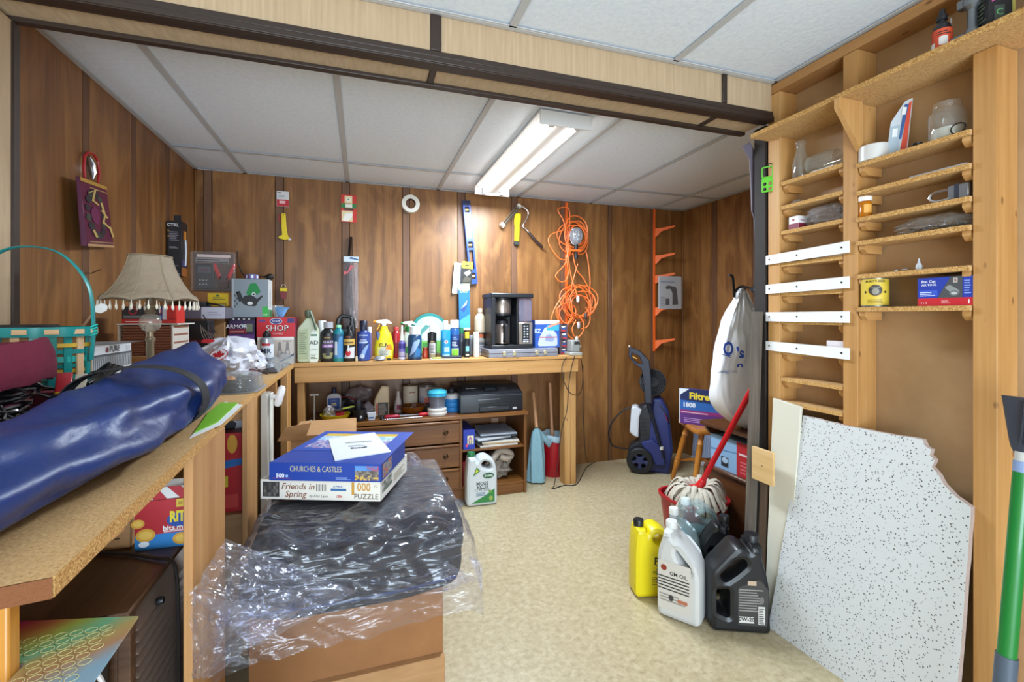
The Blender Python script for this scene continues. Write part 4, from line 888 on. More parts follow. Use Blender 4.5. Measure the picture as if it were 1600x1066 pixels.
def hcard(name, label, u0, u1, v0, v1, col, fn, off=.03, ry=0.):
    c = PY((u0+u1)/2, (v0+v1)/2, YB-off); w_ = fY(u1, YB-off)-fY(u0, YB-off); h = (v1-v0)*tY((u0+u1)/2, YB-off)/715
    t = thing(name, label, 'packet', c, ry=ry); m = M(col); m.at(FRONT).ext(rr(-w_/2, -h/2, w_/2, h/2, .004), .006); m.build('card', t)
    m = M(WHT); m.at(tr(0, -.003, 0), FRONT); fn(m, w_, h); m.build('printed_face', t); return t
hcard('instruction_card', 'white folded card hanging left of the spirit level', 708, 722, 411, 459, C('#d8dbe2', .5), lambda m, w, h: m.lines(-w*.35, w*.35, h*.0, h*.3, 6, '#9a9fae').lines(-w*.35, w*.3, -h*.4, -h*.1, 5, '#b2b6c2'), .022, .08)
hcard('tool_packet', 'yellow and black tool packet over the lower end of the spirit level', 721, 738, 409, 445, C('#20201e', .4), lambda m, w, h: m.rect(-w/2, h*.2, w/2, h*.5, '#d8bf28').rect(-w*.2, h*.3, w*.2, h*.36, '#2a2a22', .001).poly(rp([(-w*.3, h*.0), (w*.2, h*.14), (w*.36, h*.02), (-.0, -h*.14)], .004), '#e4e0da', .001).poly(rp([(-w*.4, -h*.4), (w*.3, -h*.38), (w*.4, -h*.2), (-w*.2, -h*.16)], .006), '#4a4538', .001).lines(-w*.4, w*.4, -h*.47, -h*.42, 1, '#9a8c4a', .001), .046, .05)
def spryl(m, w, h):
    m.rect(-w/2, -h/2, w/2, h/2, '#1f6fb8').rect(-w/2, h*.36, w/2, h*.5, '#bfe0ee', .0008).text('DRY', 0, h*.34, .030, '#d3dd52', bold=.02).poly(rp([(-w*.4, -h*.05), (-w*.1, h*.0), (w*.35, h*.2), (w*.3, h*.05), (-w*.05, -h*.12)], .008), '#2b4a8c', .0012).poly(rp([(-w*.35, -h*.04), (w*.28, h*.16), (w*.2, h*.05)], .004), '#9fb6dc', .0014).poly([(-w*.5, -h*.3), (w*.5, -h*.15), (w*.5, -h*.45), (-w*.5, -h*.45)], '#49a5dd', .001).rect(-w/2, -h*.5, w/2, -h*.45, '#e1eef5', .0012)
t = hcard('floor_pad_pack', 'tall blue and aqua pack hanging below the spirit level', 717, 734, 444, 516, C('#174e8c', .4), spryl, .05, -.02)
# paint roller frame
t = thing('paint_roller', 'bare paint roller frame with a brown handle on the back wall', 'roller', (0, 0, 0)); Y_ = YB-.04
m = M(CHR); m.tube(sp([PY(811, 321, Y_), PY(818, 324, Y_), PY(825, 331, Y_), PY(824, 340, Y_), PY(817, 353, Y_), PY(822, 358, Y_), PY(828, 366, Y_)], 4), .0045, n=7); m.build('wire_arm', t)
m = M(C('#8c8a80', .35, .7)); a, b = PY(811, 322, Y_), PY(785, 352, Y_); dd = (b-a).normalized(); up = dd.cross(V((0, 1, 0)))
for k in range(5):
    o_ = up*.015*math.cos(2*PI*k/5)+V((0, .015*math.sin(2*PI*k/5), 0)); m.cyl(a+o_, b+o_, .003, n=6)
m.build('cage', t)
m = M(C('#e3e1da', .4)); m.cyl(a-dd*.008, a+dd*.012, .019, n=16); m.build('end_cap', t); m = M(C('#e3e1da', .4)); m.cyl(b-dd*.012, b+dd*.014, .020, n=16); m.build('end_cap', t)
m = M(C('#2d1d17', .5)); m.tube([PY(826, 363, Y_), PY(829, 367, Y_), PY(837, 376, Y_), PY(846, 385, Y_), PY(848, 387, Y_)], .01, n=10, rs=[.007, .011, .0095, .011, .008]); m.build('handle', t)
t = thing('stud_finder', 'yellow stud finder hanging behind the paint roller', 'tool', PY(809, 334, YB-.018), ry=.07)
m = M(C('#e2c818', .4)); m.at(FRONT).ext(rp([(-.022, .0), (.022, .0), (.024, -.06), (.018, -.09), (.022, -.21), (-.010, -.21), (-.016, -.1), (-.024, -.06)], .006), .03, bev=.004); m.rect(.012, -.05, .019, -.1, '#8a7c1c', .0156); m.build('body', t)
m = M(C('#2c2f2c', .5)); m.at(FRONT).ext(rr(-.012, -.24, .022, -.212, .006), .03, bev=.003); m.build('foot', t)
# orange brackets strip with five arms
OR = C('#f26a24', .45)
def strip(t, u, v0, v1, w_=.018):
    a, b = PY(u, v0, YB-.004), PY(u, v1, YB-.004); m = M(OR); m.at().box(a.x-w_/2, a.x+w_/2, YB-.012, YB-.0005, b.z, a.z); m.build('wall_rail', t, bev=.001)
t = thing('tool_rack', 'orange wall rail with five sloping arms in the right corner', 'rack', (0, 0, 0)); strip(t, 1022, 327, 549)
for vb, ve, ue in ((371, 356, 1049), (413, 401, 1047), (444, 437, 1040), (494, 486, 1047), (545, 534, 1048)):
    x = fY(1022, YB); z0 = zat(vb, tY(1022, YB)); L = .155
    m = M(OR); m.at(tr(x, YB-.0125, 0) @ rot(-PI/2+.45, 'Z')).ext  # arm swung toward the room
    T_ = tr(x+.002, YB-.0125, z0) @ rot(-.62, 'Z')
    m.at(T_ @ FRONT).ext(rp([(0, 0), (.012, .004), (.05, .045), (L, .075, .004), (L+.004, .088, .003), (L-.008, .09), (.045, .075), (0, .072)], .006), .006, bev=.001); m.build('arm', t)
cx, w_, z, h = pxbox(1029, 1064, 3.16, 432, 483)
t = thing('borescope_pack', 'clear white pack with a black handheld tool on the orange rack', 'package', (cx, 3.16, z), 0)
m = M(C('#c9ced6', .35)); m.at(FRONT).ext(rr(-w_/2, 0, w_/2, h, .006), .006, bev=.001); m.rect(-w_*.42, h*.8, w_*.2, h*.86, '#93a3bb', .0035).lines(-w_*.42, -w_*.2, h*.1, h*.4, 6, '#9aa0aa', .0036)
m.poly(rp([(-w_*.2, h*.68), (-w_*.1, h*.72), (w_*.25, h*.68), (w_*.3, h*.58), (w_*.36, h*.14), (w_*.1, h*.12), (w_*.1, h*.5), (0, h*.62), (-w_*.18, h*.6)], .006), '#23252a', .0042).rect(-w_*.2, h*.12, -w_*.03, h*.32, '#2c2e33', .004); m.build('pack_card', t)
m = M(film('#ffffff', .12, .08, .3, 30)); m.box(-w_/2, w_/2, -.012, -.004, .004, h-.004); m.build('clear_cover', t)
# orange extension cords with a trouble light, on an orange rail
t = thing('cord_hook_rail', 'orange hook rail behind the hanging orange cords', 'rack', (0, 0, 0)); strip(t, 885, 317, 520, .022)
for v in (400, 452):
    p = PY(886, v, YB-.03); m = M(OR); m.tube([p+V((0, .028, 0)), p+V((0, -.04, -.005)), p+V((.0, -.055, .03))], .008, n=6); m.build('hook', t)
OC = C('#f47a36', .38)
def loops(t, u, v, ru, rv, n, Y, seed, tw=.25, nm='cord_loops'):
    rd = random.Random(seed); c = PY(u, v, Y); k = tY(u, Y)/715
    for q in range(n):
        m = M(OC); a0 = rd.uniform(0, 6); rx1, rz1 = ru*k*rd.uniform(.72, 1.08), rv*k*rd.uniform(.72, 1.08); ox, oz = rd.uniform(-7, 7)*k, rd.uniform(-7, 7)*k; th = rd.uniform(-tw, tw); yo = -.003-.011*q
        pts = []
        for i in range(30):
            a = a0+2*PI*i/30; x = rx1*math.cos(a)*(1+.12*math.sin(2*a+q)); z = rz1*math.sin(a)
            pts.append(c+V((ox+x*math.cos(th)-z*math.sin(th), yo*1.+.006*math.sin(a*2+q), oz+x*math.sin(th)+z*math.cos(th))))
        m.tube(pts, .0046, n=6, closed=True); m.build(nm, t)
t = thing('extension_cord', 'upper coil of orange cord with the caged work lamp', 'cord', (0, 0, 0))
loops(t, 898, 372, 22, 26, 7, YB-.03, 1)
m = M(OC)
for pts in ([(886, 392), (882, 350), (872, 330), (875, 325), (888, 326), (890, 345), (886, 400), (876, 405), (866, 395), (857, 378), (862, 366), (880, 360)],
            [(890, 380), (884, 410), (872, 425), (868, 432), (875, 440), (884, 438), (888, 425), (884, 400)], [(895, 395), (898, 412), (903, 425), (912, 436), (922, 455), (930, 472), (926, 482), (918, 480)], [(903, 412), (897, 432), (893, 450), (896, 458)],
            [(915, 390), (919, 410), (922, 440), (920, 460)], [(888, 400), (892, 430), (900, 455)]):
    m.tube(sp([PY(u_, v_, YB-.075) for u_, v_ in pts], 6), .0046, n=6)
m.build('hanging_run', t)
t = thing('work_lamp', 'caged work lamp hanging in the upper orange cord coil', 'lamp', PY(900, 368, YB-.13))
m = M(film('#e9edf2', .35, .1, edge=.4)); m.lathe([(.012, -.07), (.034, -.055), (.046, -.02), (.046, .02), (.036, .045), (.012, .058), (.001, .06)], n=20); m.build('lamp_guard', t)
m = M(C('#b9bec6', .3, .6)); 
for k in range(8):
    a = PI*k/8*2; m.tube([(r*1.03*math.cos(a), r*1.03*math.sin(a), z) for r, z in [(.014, -.07), (.034, -.055), (.046, -.02), (.046, .02), (.036, .045), (.012, .058)]], .0016, n=5)
for z, r in ((-.02, .047), (.02, .047)): m.tube([(r*math.cos(a), r*math.sin(a), z) for a in [2*PI*i/24 for i in range(24)]], .0016, n=5, closed=True)
m.build('wire_cage', t)
m = M(C('#1b1d22', .5)); m.lathe([(.013, -.18), (.015, -.165), (.012, -.12), (.016, -.09), (.016, -.07)], n=14); m.build('handle', t)
m = M(OR); m.at(tr(.0, -.02, -.105)).box(-.07, .03, -.006, .006, -.02, -.004); m.build('hook_bar', t)
t = thing('extension_cord', 'lower orange extension cord coil hanging beside the coffee maker', 'cord', (0, 0, 0))
loops(t, 899, 476, 24, 24, 7, YB-.03, 5); loops(t, 884, 484, 13, 22, 3, YB-.05, 8)
m = M(OC)
for pts in ([(892, 452), (880, 462), (868, 480), (861, 500), (866, 508), (872, 500), (870, 480)], [(905, 495), (912, 505), (910, 520), (900, 528), (894, 515), (900, 500)], [(915, 480), (922, 495), (918, 510), (908, 514)], [(890, 500), (886, 512), (888, 524), (896, 530)], [(898, 448), (900, 456), (903, 470)]):
    m.tube(sp([PY(u_, v_, YB-.12) for u_, v_ in pts], 6), .0046, n=6)
m.build('hanging_run', t)
for p_, c_, nm in (((903, 467), '#d9d2cf', 'socket_end'), ((915, 494), '#4a3a38', 'plug'), ((904, 508), '#b8aeb0', 'plug')):
    m = M(C(c_, .4)); q = PY(*p_, YB-.125); m.at(tr(*q)).lathe([(.006, -.028), (.012, -.02), (.013, .01), (.007, .025)], n=10); m.build(nm, t)
t = hang('paint_brush', 'small brush with yellow and red handle hanging above the towel box', 'brush', 443, 460, .02)
m = M(C('#c2bfb4', .4, .5)); m.tube([(-.012, 0, .05), (-.008, 0, .062), (.008, 0, .062), (.014, 0, .05)], .002, n=5); m.build('hanger', t)
m = M(C('#dcc028', .5)); m.box(-.022, .022, -.006, .004, .018, .042); m.build('yellow_band', t, bev=.002)
m = M(C('#7e1c22', .4)); m.at(FRONT).ext(rp([(-.02, .016), (.02, .016), (.014, -.03), (-.014, -.03)], .004), .01); m.build('red_part', t)
# ================================================================ bottles on the back bench
BZ = .9005
def at_b(u, Y): return (fY(u, Y), Y, BZ)
def hh(v, u, Y, z0=BZ): return zat(v, tY(u, Y))-z0
def ww(px, u, Y): return px*tY(u, Y)/715
def wrapl(r, h0, h1, col, fn=None, wdt=.95):
    def f(m):
        a = r*PI*wdt; m.rect(-a, h0, a, h1, col, .0004, nx=22)
        if fn: fn(m, r, h0, h1)
    return (r, 0, f)
def simple(name, label, u, Y, wpx, vtop, body, capf=.15, capw=.5, capc='#e6e6e3', lab=None, sy=1., e=2., shoulder=.1, cat='bottle', r2=None):
    h = hh(vtop, u, Y); r = ww(wpx/2, u, Y); hc = h*(1-capf); cr = r*capw; sh = h*shoulder
    prof = [(r*.92, 0), (r, .006), (r, hc-sh), (r*.93, hc-sh*.55), (cr*.9, hc-.003), (cr*.85, hc)]
    cap = ([(cr, hc+.0005), (cr, h-.003), (cr*.9, h)], C(capc, .4))
    return bottle(name, label, at_b(u, Y), prof, body if not isinstance(body, str) else C(body, .3, coat=.2), cap, lab, sx=1, sy=sy, e=e, cat=cat)
# green-white jug of weed killer with foil neck
t = thing('detergent_jug', 'pale green and white jug with wrapped neck, left end of back bench', 'jug', at_b(482, 2.955)); h = hh(484, 482, 2.955)
m = M(C('#b9c4a4', .4)); m.at(FRONT).ext(rp([(-.058, 0), (.058, 0), (.062, .19), (.035, .235), (.015, .262), (-.012, .262), (-.03, .235), (-.060, .20)], .02), .05, bev=.008); m.build('body', t)
m = M(C('#e0e4d6', .4)); m.at(tr(0, -.0255, 0), FRONT).poly(rp([(.008, .0), (.054, .0), (.058, .17), (.03, .2), (.01, .16)], .01), '#dfe6da').poly(rp([(-.052, .02), (.0, .02), (.0, .2), (-.054, .19)], .006), '#a8b48e').lines(-.048, -.006, .05, .18, 12, '#6f7a5c', .001).text('AD', .032, .115, .034, '#25361f', bold=.02).text('LAWN', .032, .075, .014, '#5c7a48').lines(.014, .05, .02, .055, 4, '#6a7f5d', .001).rect(.014, .155, .05, .166, '#3c6a45', .001); m.build('printed_label', t)
m = M(C('#5e6a52', .4)); m.lathe([(.015, .262), (.022, .285), (.02, .305), (.012, .31)], n=12); m.tube([(.012, -.02, .30), (.03, -.03, .25), (.045, -.03, .19)], .008, n=6); m.build('wrapped_neck', t)
simple('bottle', 'small white capped bottle half hidden behind the pale green jug', 503, 3.10, 13, 501, '#c9d4cc', .35, .95, '#e9eae6')
def glz(m, r, a, b): m.rect(-r*.8, .085, r*.8, .105, '#8a5d9c', .001, nx=6).text('GLAZE', 0, .118, .02, '#d5c3e0', bold=.02).text('GLASS', 0, .095, .017, '#eadcf0', bold=.02).poly(rp([(-r*.8, .05), (r*.7, .055), (r*.4, .02), (-r*.5, .02)], .006), '#8c8a5a', .001).ell(0, .045, .014, .009, '#2b2b30', .0013).rect(-r*.5, .142, r*.3, .147, '#b98a3c', .001)
simple('polish_bottle', 'wide black car polish bottle with a silver cap', 513, 2.96, 23, 503, '#1b1c20', .16, .62, '#a7a6ae', wrapl(ww(11.5, 513, 2.96), .02, .155, '#26262b', glz), .7, shoulder=.16)
def aqu(m, r, a, b): m.poly([(-r*.8, .02), (r*.9, .02), (r*.9, .15), (r*.2, .15)], '#4a86b8', .001).rect(-r*.7, .04, -r*.2, .12, '#c9d2da', .0012).rect(-r*1.2, .0, r*1.2, .022, '#0e7a78', .0013, nx=6)
simple('cleaner_bottle', 'green blue bottle with a pale green cap between two black bottles', 529, 2.945, 16, 508, '#157a86', .07, .5, '#8fd6a4', wrapl(ww(8, 529, 2.945), .0, .165, '#1d4f70', aqu), .7, shoulder=.2)
t = thing('oil_jug', 'black handled oil jug standing behind the black polish bottles', 'jug', at_b(540, 3.12))
m = M(C('#15161a', .35)); m.at(FRONT).ext([rp([(-.062, 0), (.062, 0), (.062, .2), (.05, .272), (-.02, .29), (-.055, .26), (-.062, .17)], .02), rp([(-.035, .2), (.02, .2), (.03, .255), (-.018, .265)], .012)], .06, bev=.01); m.build('body', t)
def sprt(m, r, a, b): m.rect(-r*1.1, .10, r*1.1, .135, '#c9a24c', .0008, nx=6).rect(-r*.9, .11, r*.7, .118, '#4b3a1e', .001, nx=4).poly([(-r*.9, .02), (r*.9, .02), (r*1.0, .09), (-r*.3, .08)], '#c8c5c6', .001).ell(-r*.2, .05, .015, .018, '#b9242b', .0012).rect(-r*.25, .06, -r*.05, .10, '#e2e0e0', .0014).rect(-r*.6, .145, r*.2, .15, '#b8582a', .001)
simple('rust_spray', 'black bottle with tan band and red logo beside the blue spray can', 546, 2.945, 18, 509, '#1a1818', .12, .5, '#141414', wrapl(ww(9, 546, 2.945), .015, .155, '#1a1818', sprt), .85, shoulder=.3)
def snow(m, r, a, b): m.text('prestone', 0, .157, .014, '#c9d4ee', bold=.02).text('BREAK', 0, .128, .013, '#dfe5f5').rect(-r*.7, .108, r*.7, .119, '#aebde0', .001, nx=5).poly(rp([(-r*.7, .02), (r*.1, .03), (r*.9, .1), (r*.5, .11), (-r*.2, .06)], .006), '#7f9bd0', .001).poly([(-r*.2, .06), (r*.3, .09), (r*.9, .105), (r*.8, .115), (r*.1, .1)], '#182450', .0013).ell(-r*.2, .03, .014, .014, '#b9cbe8', .0012)
simple('spray_can', 'tall blue spray can with a navy cap near the yellow spray bottle', 568, 2.955, 19, 501, '#25397c', .24, .62, '#171a30', wrapl(ww(9.5, 568, 2.955), .004, .175, '#2a4288', snow), cat='spray can', shoulder=.12)
simple('bottle', 'thin white and purple bottle tucked behind the tall blue spray can', 577, 3.12, 8, 511, '#7c6f9c', .2, .9, '#d4d4d8')
simple('loose_cap', 'tiny cream cap lying at the foot of the tall blue spray can', 557, 2.93, 4, 557, '#d9cba8', .3, .9, '#d9cba8', cat='stopper')  # loose bottle cap, apart from any bottle
# trigger spray bottles
def trigger(t, h, sc, body, nozzle, lever):
    m = M(C(body, .4)); m.at(tr(0, 0, h) @ FRONT).ext(rp([(-.05*sc, .022*sc), (-.055*sc, .034*sc), (-.035*sc, .042*sc), (.02*sc, .046*sc), (.052*sc, .022*sc), (.045*sc, .014*sc), (.014*sc, .02*sc), (.012*sc, 0), (-.012*sc, 0), (-.014*sc, .018*sc)], .006*sc), .02*sc, bev=.003*sc); m.build('spray_head', t)
    m = M(C(nozzle, .4)); m.at(tr(-.055*sc, 0, h+.03*sc) @ rot(PI/2, 'Y')).lathe([(.009*sc, -.012*sc), (.010*sc, 0), (.008*sc, .006*sc)], n=10); m.build('nozzle', t)
    m = M(C(lever, .4)); m.at(tr(0, 0, h) @ FRONT).ext(rp([(-.034*sc, .02*sc), (-.024*sc, .02*sc), (-.026*sc, 0), (-.042*sc, -.026*sc), (-.050*sc, -.022*sc), (-.036*sc, .0)], .003*sc), .01*sc, bev=.002*sc); m.build('trigger', t)
u, Y = 600, 2.99; r = ww(14, u, Y); hb = hh(510, u, Y)
t = thing('spray_bottle', 'yellow trigger spray bottle with white head in the middle of the back bench', 'bottle', at_b(u, Y))
m = M(C('#e8d51c', .35)); m.lathe([(r*.92, 0), (r, .01), (r*1.05, hb*.38), (r*.95, hb*.55), (r*.72, hb*.78), (r*.42, hb*.9), (r*.36, hb)], n=26, sy=.6); m.build('body', t)
def clr(m): m.poly(rp([(-r*.9, .02), (r*.9, .02), (r*.8, .09), (-r*.8, .085)], .01), '#e7e06a', .0006).ell(0, .05, .034, .030, '#b9b9a8', .0008).poly([(r*.1, .065), (r*1.0, .06), (r*.8, .10), (r*.3, .095)], '#e3812a', .001).text('CLR', -r*.1, .092, .030, '#2c2a20', .0014, bold=.03).lines(-r*.4, r*.4, .03, .06, 4, '#7f8072', .0012)
m = M(WHT); m.wrapf = cylwrap(r*1.04, 0, sy=.62); clr(m); m.build('printed_label', t)
m = M(C('#27306e', .35)); m.at(tr(-r*.62, -.012, hb*.66) @ rot(-.3, 'Y') @ FRONT).ext(rp([(-.012, -.035), (.012, -.04), (.018, .03), (-.004, .045)], .008), .02, bev=.005); m.build('blue_grip', t)
trigger(t, hb, .95, '#e6e5dc', '#e58a1c', '#e9a51c')
t = thing('foil_tube', 'crushed silver tube lying in front of the yellow spray bottle', 'tube', at_b(594, 2.91))
m = M(C('#b9bcc2', .3, .6)); m.lathe([(.012, .0), (.022, .008), (.02, .02), (.012, .028), (.004, .03)], n=12, sx=1.6); m.build('tube_body', t); m = M(BLK); m.at(tr(.05, 0, .008) @ rot(PI/2, 'Y')).lathe([(.006, -.012), (.006, .014)], n=8); m.build('cap', t)
simple('bottle', 'red bottle between the yellow spray bottle and the purple glue bottle', 619, 3.10, 12, 511, '#a8252a', .12, .7, '#c23a3c', wrapl(ww(6, 619, 3.1), .03, .1, '#7c1c20', None))
u, Y = 628, 2.96; r = ww(5.5, u, Y)
def glu(m): m.rect(-r*2.6, .07, r*2.6, .10, '#3b2f80', .0006, nx=10).rect(-r*2.6, .10, r*2.6, .108, '#6f6ab8', .0008, nx=10).rect(-r, .02, r, .05, '#a9a2b8', .0008, nx=4).rect(-r*2.6, .002, r*2.6, .015, '#d3d0da', .0007, nx=10)
bottle('glue_bottle', 'white and purple glue bottle with a long thin white nozzle', at_b(u, Y), [(r*.95, 0), (r, .004), (r, .10), (r*.7, .115), (r*.5, .12)], C('#6f62a8', .4), ([(r*.7, .1205), (r*.55, .13), (r*.3, .18), (r*.25, .215)], C('#e4e2e0', .4)), (r, 0, glu))
u, Y = 640, 3.09; r = ww(12, u, Y); hb = hh(511, u, Y); t = thing('spray_bottle', 'white trigger bottle with green neck behind the white capped blue can', 'bottle', at_b(u, Y))
m = M(C('#d3dccf', .4)); m.lathe([(r*.95, 0), (r, .01), (r, hb*.6), (r*.6, hb*.85), (r*.35, hb)], n=22, sy=.65); m.build('body', t)
m = M(C('#1f8a4a', .4)); m.lathe([(r*.55, hb-.03), (r*.5, hb+.002)], n=14); m.build('green_collar', t)
m = M(WHT); m.wrapf = cylwrap(r, 0, sy=.65); m.rect(-r*.8, .02, r*.8, .09, '#d8ded6', .0006, nx=6).lines(-r*.5, r*.5, .03, .08, 5, '#8a3a44', .001).rect(-r*.6, .03, -r*.2, .07, '#3f9a5c', .0012); m.build('printed_label', t)
trigger(t, hb, .85, '#e8ece6', '#1f8a4a', '#1f8a4a')
def wcan(m, r, a, b): m.poly(rp([(-r*.9, .02), (-r*.1, .05), (r*.8, .12), (r*.5, .13), (-r*.3, .11)], .008), '#8ea6c8', .001).poly([(-r*.2, .02), (r*.6, .02), (r*.9, .06), (r*.2, .08)], '#2f6a9c', .0012).rect(-r*2.8, .0, r*2.8, .012, '#12243c', .001, nx=12)
simple('spray_can', 'dark blue spray can with a broad white cap left of the teal disc', 648, 2.94, 21, 510, '#173a5c', .25, .82, '#dedddb', wrapl(ww(10.5, 648, 2.94), .0, .14, '#1c4468', wcan), cat='spray can', shoulder=.04)
# big teal disc pack at the wall
cx, Y = fY(672, 3.18), 3.18; r = ww(30, 672, Y); t = thing('hose_disc_pack', 'round teal disc in a clear green printed pack leaning on the back wall', 'package', (cx, Y, BZ), rx=-.12)
m = M(C('#127a76', .35)); m.at(tr(0, 0, r+.03) @ FRONT).ext([circ(0, 0, r, n=40)], .016, bev=.003); m.build('disc', t)
m = M(WHT); m.at(tr(0, -.0085, r+.03) @ FRONT).ell(0, 0, r*.84, r*.84, '#a9d3c4', .0006, 36).ell(0, 0, r*.55, r*.55, '#c9ded4', .001, 30).ell(-r*.25, r*.62, .012, .012, '#dfeee8', .0014).ell(r*.05, r*.62, .012, .012, '#dfeee8', .0014).poly([(-r*.7, -r*.1), (-r*.5, -r*.2), (-r*.0, r*.3), (-r*.2, r*.4)], '#4a8c84', .0014).lines(-r*.8, -r*.3, -r*.4, -r*.1, 4, '#5a9a90', .0014)
m.rect(-r*.9, -r*1.1, r*.9, -r*.45, '#6cb04c', .0016).rect(-r*.4, -r*.9, r*.3, -r*.55, '#3f8a3c', .0018); m.build('printed_card', t)
m = M(C('#dfe6e0', .4)); m.at(FRONT).ext(rr(r*.2, .005, r*1.35, r*1.62, .006), .006); m.build('white_card', t)
simple('jar', 'tiny red lidded jar beside the slim black bottle', 664, 2.985, 9, 543, '#a33a1e', .25, .9, '#8c2d1c', cat='jar')
def blk1(m, r, a, b): m.rect(-r*.75, .03, r*.7, .10, '#b9b2b4', .0008, nx=5).lines(-r*.6, r*.5, .035, .095, 6, '#3a3436', .001).rect(-r*.75, .004, r*.7, .028, '#8d7f62', .0009, nx=5).rect(-r*.5, .104, r*.4, .112, '#9c8358', .001, nx=3)
simple('slim_bottle', 'slim black bottle with white cap and grey label beside the tiny jar', 675, 2.985, 14, 507, '#141315', .22, .62, '#e9e7e6', wrapl(ww(7, 675, 2.985), .0, .115, '#1b191b', blk1), shoulder=.05)
def lbl(m, r, a, b): m.ell(0, .105, .012, .011, '#dfe3ea', .001).ell(0, .106, .005, .005, '#a32a4a', .0013).rect(-r*.4, .04, r*.7, .07, '#a7d2ec', .001, nx=4).rect(-r*.8, .012, r*.8, .022, '#bfe3f2', .001, nx=5)
simple('contact_cleaner', 'sky blue flat bottle with a white flip cap', 696, 3.00, 15, 501, '#2287bd', .24, .55, '#eceae6', wrapl(ww(7.5, 696, 3.0), .004, .125, '#2a8fc6', lbl), .7, e=3, shoulder=.04)
def cub(m, r, a, b): m.rect(-r*2.8, .07, r*2.8, .115, '#1f2c55', .0007, nx=12).lines(-r*.7, r*.6, .075, .108, 3, '#c3cadb', .001).rect(-r*.8, .004, r*.8, .06, '#b9d08a', .001, nx=5).rect(-r*.6, .008, r*.6, .052, '#7ec02e', .0013, nx=4).lines(-r*.5, r*.5, .118, .14, 2, '#8ea8d0', .001)
simple('spray_can', 'navy spray can with a white cap and bright green label square', 710, 3.02, 15, 500, '#27548c', .22, .9, '#e9eae6', wrapl(ww(7.5, 710, 3.02), .002, .15, '#22427c', cub), cat='spray can', shoulder=.03)
for i, (u_, c_, lb) in enumerate(((721, '#3a3b42', 'dark grey caulking tube with a green top standing right of the navy can'), (736, '#55565c', 'grey tube behind the white tube bottle'))):
    simple('caulk_tube', lb, u_, 3.05, 9, 512 if i == 0 else 524, c_, .2, .8, ('#1c6a45', '#7a7c82')[i], wrapl(ww(4.5, u_, 3.05), .01, .10, ('#2c2d33', '#6a6b72')[i], None), cat='tube')
def yb(m, r, a, b): m.rect(-r*.6, .04, r*.6, .075, '#79b8c8', .001, nx=3).rect(-r*.6, .012, r*.6, .022, '#c9c2b0', .001, nx=3)
simple('small_bottle', 'small black bottle with a yellow cap between two grey tubes', 729.5, 2.985, 9, 519, '#1a1c1e', .25, .8, '#dcc62c', wrapl(ww(4.5, 729.5, 2.985), .0, .09, '#22262a', yb), shoulder=.04)
simple('tube_bottle', 'plain white round tube bottle at the left side of the coffee maker', 744, 2.985, 10, 519, '#dfe3e2', .1, .9, '#e9ecea', None, shoulder=.02)
def beg(m, r, a, b): m.poly(rp([(-r*.8, .10), (r*.8, .10), (r*.8, .16), (-r*.8, .16)], .004), '#2a1c16', .001).ell(0, .135, .020, .016, '#a8542c', .0013).ell(0, .11, .026, .014, '#9a968f', .0015).poly(rp([(-r*.8, .02), (r*.8, .02), (r*.8, .095), (-r*.8, .095)], .004), '#5c5a60', .001).lines(-r*.5, r*.6, .03, .08, 4, '#a7a5aa', .0013)
simple('beige_bottle', 'beige bottle with dark food-picture label just left of the coffee maker', 750, 3.10, 18, 482, '#c9b59c', .09, .42, '#cdb89c', wrapl(ww(9, 750, 3.1), .01, .18, '#b9a890', beg), .7, shoulder=.16)
t = thing('pen_blister', 'clear backed card with dark pens lying at the front of the back bench', 'package', (fY(700, 2.915), 2.915, BZ))
m = M(C('#b9bcae', .4)); m.box(-.115, .085, -.036, .03, 0, .004); m.build('card', t); m = M(C('#bfc24c', .5)); m.box(-.1, -.03, -.028, .015, .0045, .01); m.build('yellow_insert', t, bev=.003)
for i, c_ in enumerate(('#1c1f27', '#2c3040', '#14161b')): m = M(C(c_, .35)); m.cyl((-.045, -.02+.017*i, .012), (.085, -.026+.019*i, .012), .007, n=8); m.build('pen', t)
# coffee maker on the silver case
x0, x1 = fY(764, 2.875), fY(872, 2.875)
t = thing('silver_case', 'flat silver aluminium case with clasps under the coffee maker', 'case', ((x0+x1)/2, 2.875, BZ)); w2 = (x1-x0)/2
m = M(C('#8d8c94', .4, .4)); m.box(-w2, w2, 0, .30, 0, .026); m.build('lower_shell', t, bev=.003); m = M(C('#9a99a2', .4, .4)); m.box(-w2, w2, 0, .30, .0275, .054); m.build('upper_shell', t, bev=.003)
for x in (-.14, -.07, .09, .15): m = M(C('#d3cba8', .3, .7)); m.box(x-.012, x+.012, -.005, -.0005, .012, .042); m.build('clasp', t, bev=.002)
x0, x1 = fY(768, 2.90), fY(833, 2.90); hC = zat(458, tY(795, 2.9))-.956; w2 = (x1-x0)/2
t = thing('coffee_maker', 'black and steel drip coffee maker with a clear water tank', 'coffee maker', ((x0+x1)/2, 2.90, .9555))
CB = C('#1b1c20', .38)
for nm, a in (('base', (-w2, w2, 0, .24, 0, .026)), ('left_column', (-w2, -w2+.03, .0, .235, .0265, hC-.03)), ('back_column', (-w2+.0305, .034, .15, .235, .0265, hC-.03)), ('lid', (-w2-.003, w2+.003, -.002, .24, hC-.0295, hC)), ('divider_column', (.035, .047, .02, .235, .0265, hC-.03))):
    m = M(CB); m.box(*a); m.build(nm, t, bev=.005, seg=2)
m = M(C('#a89c92', .3, .7)); m.box(.048, w2, .01, .23, .0265, .175); p_ = m.build('control_panel', t, bev=.004)
m = M(C('#17181b', .35)); m.at(tr((.048+w2)/2, .0095, .1), FRONT).poly(rr(-.026, -.062, .026, .068, .005), '#17181b')
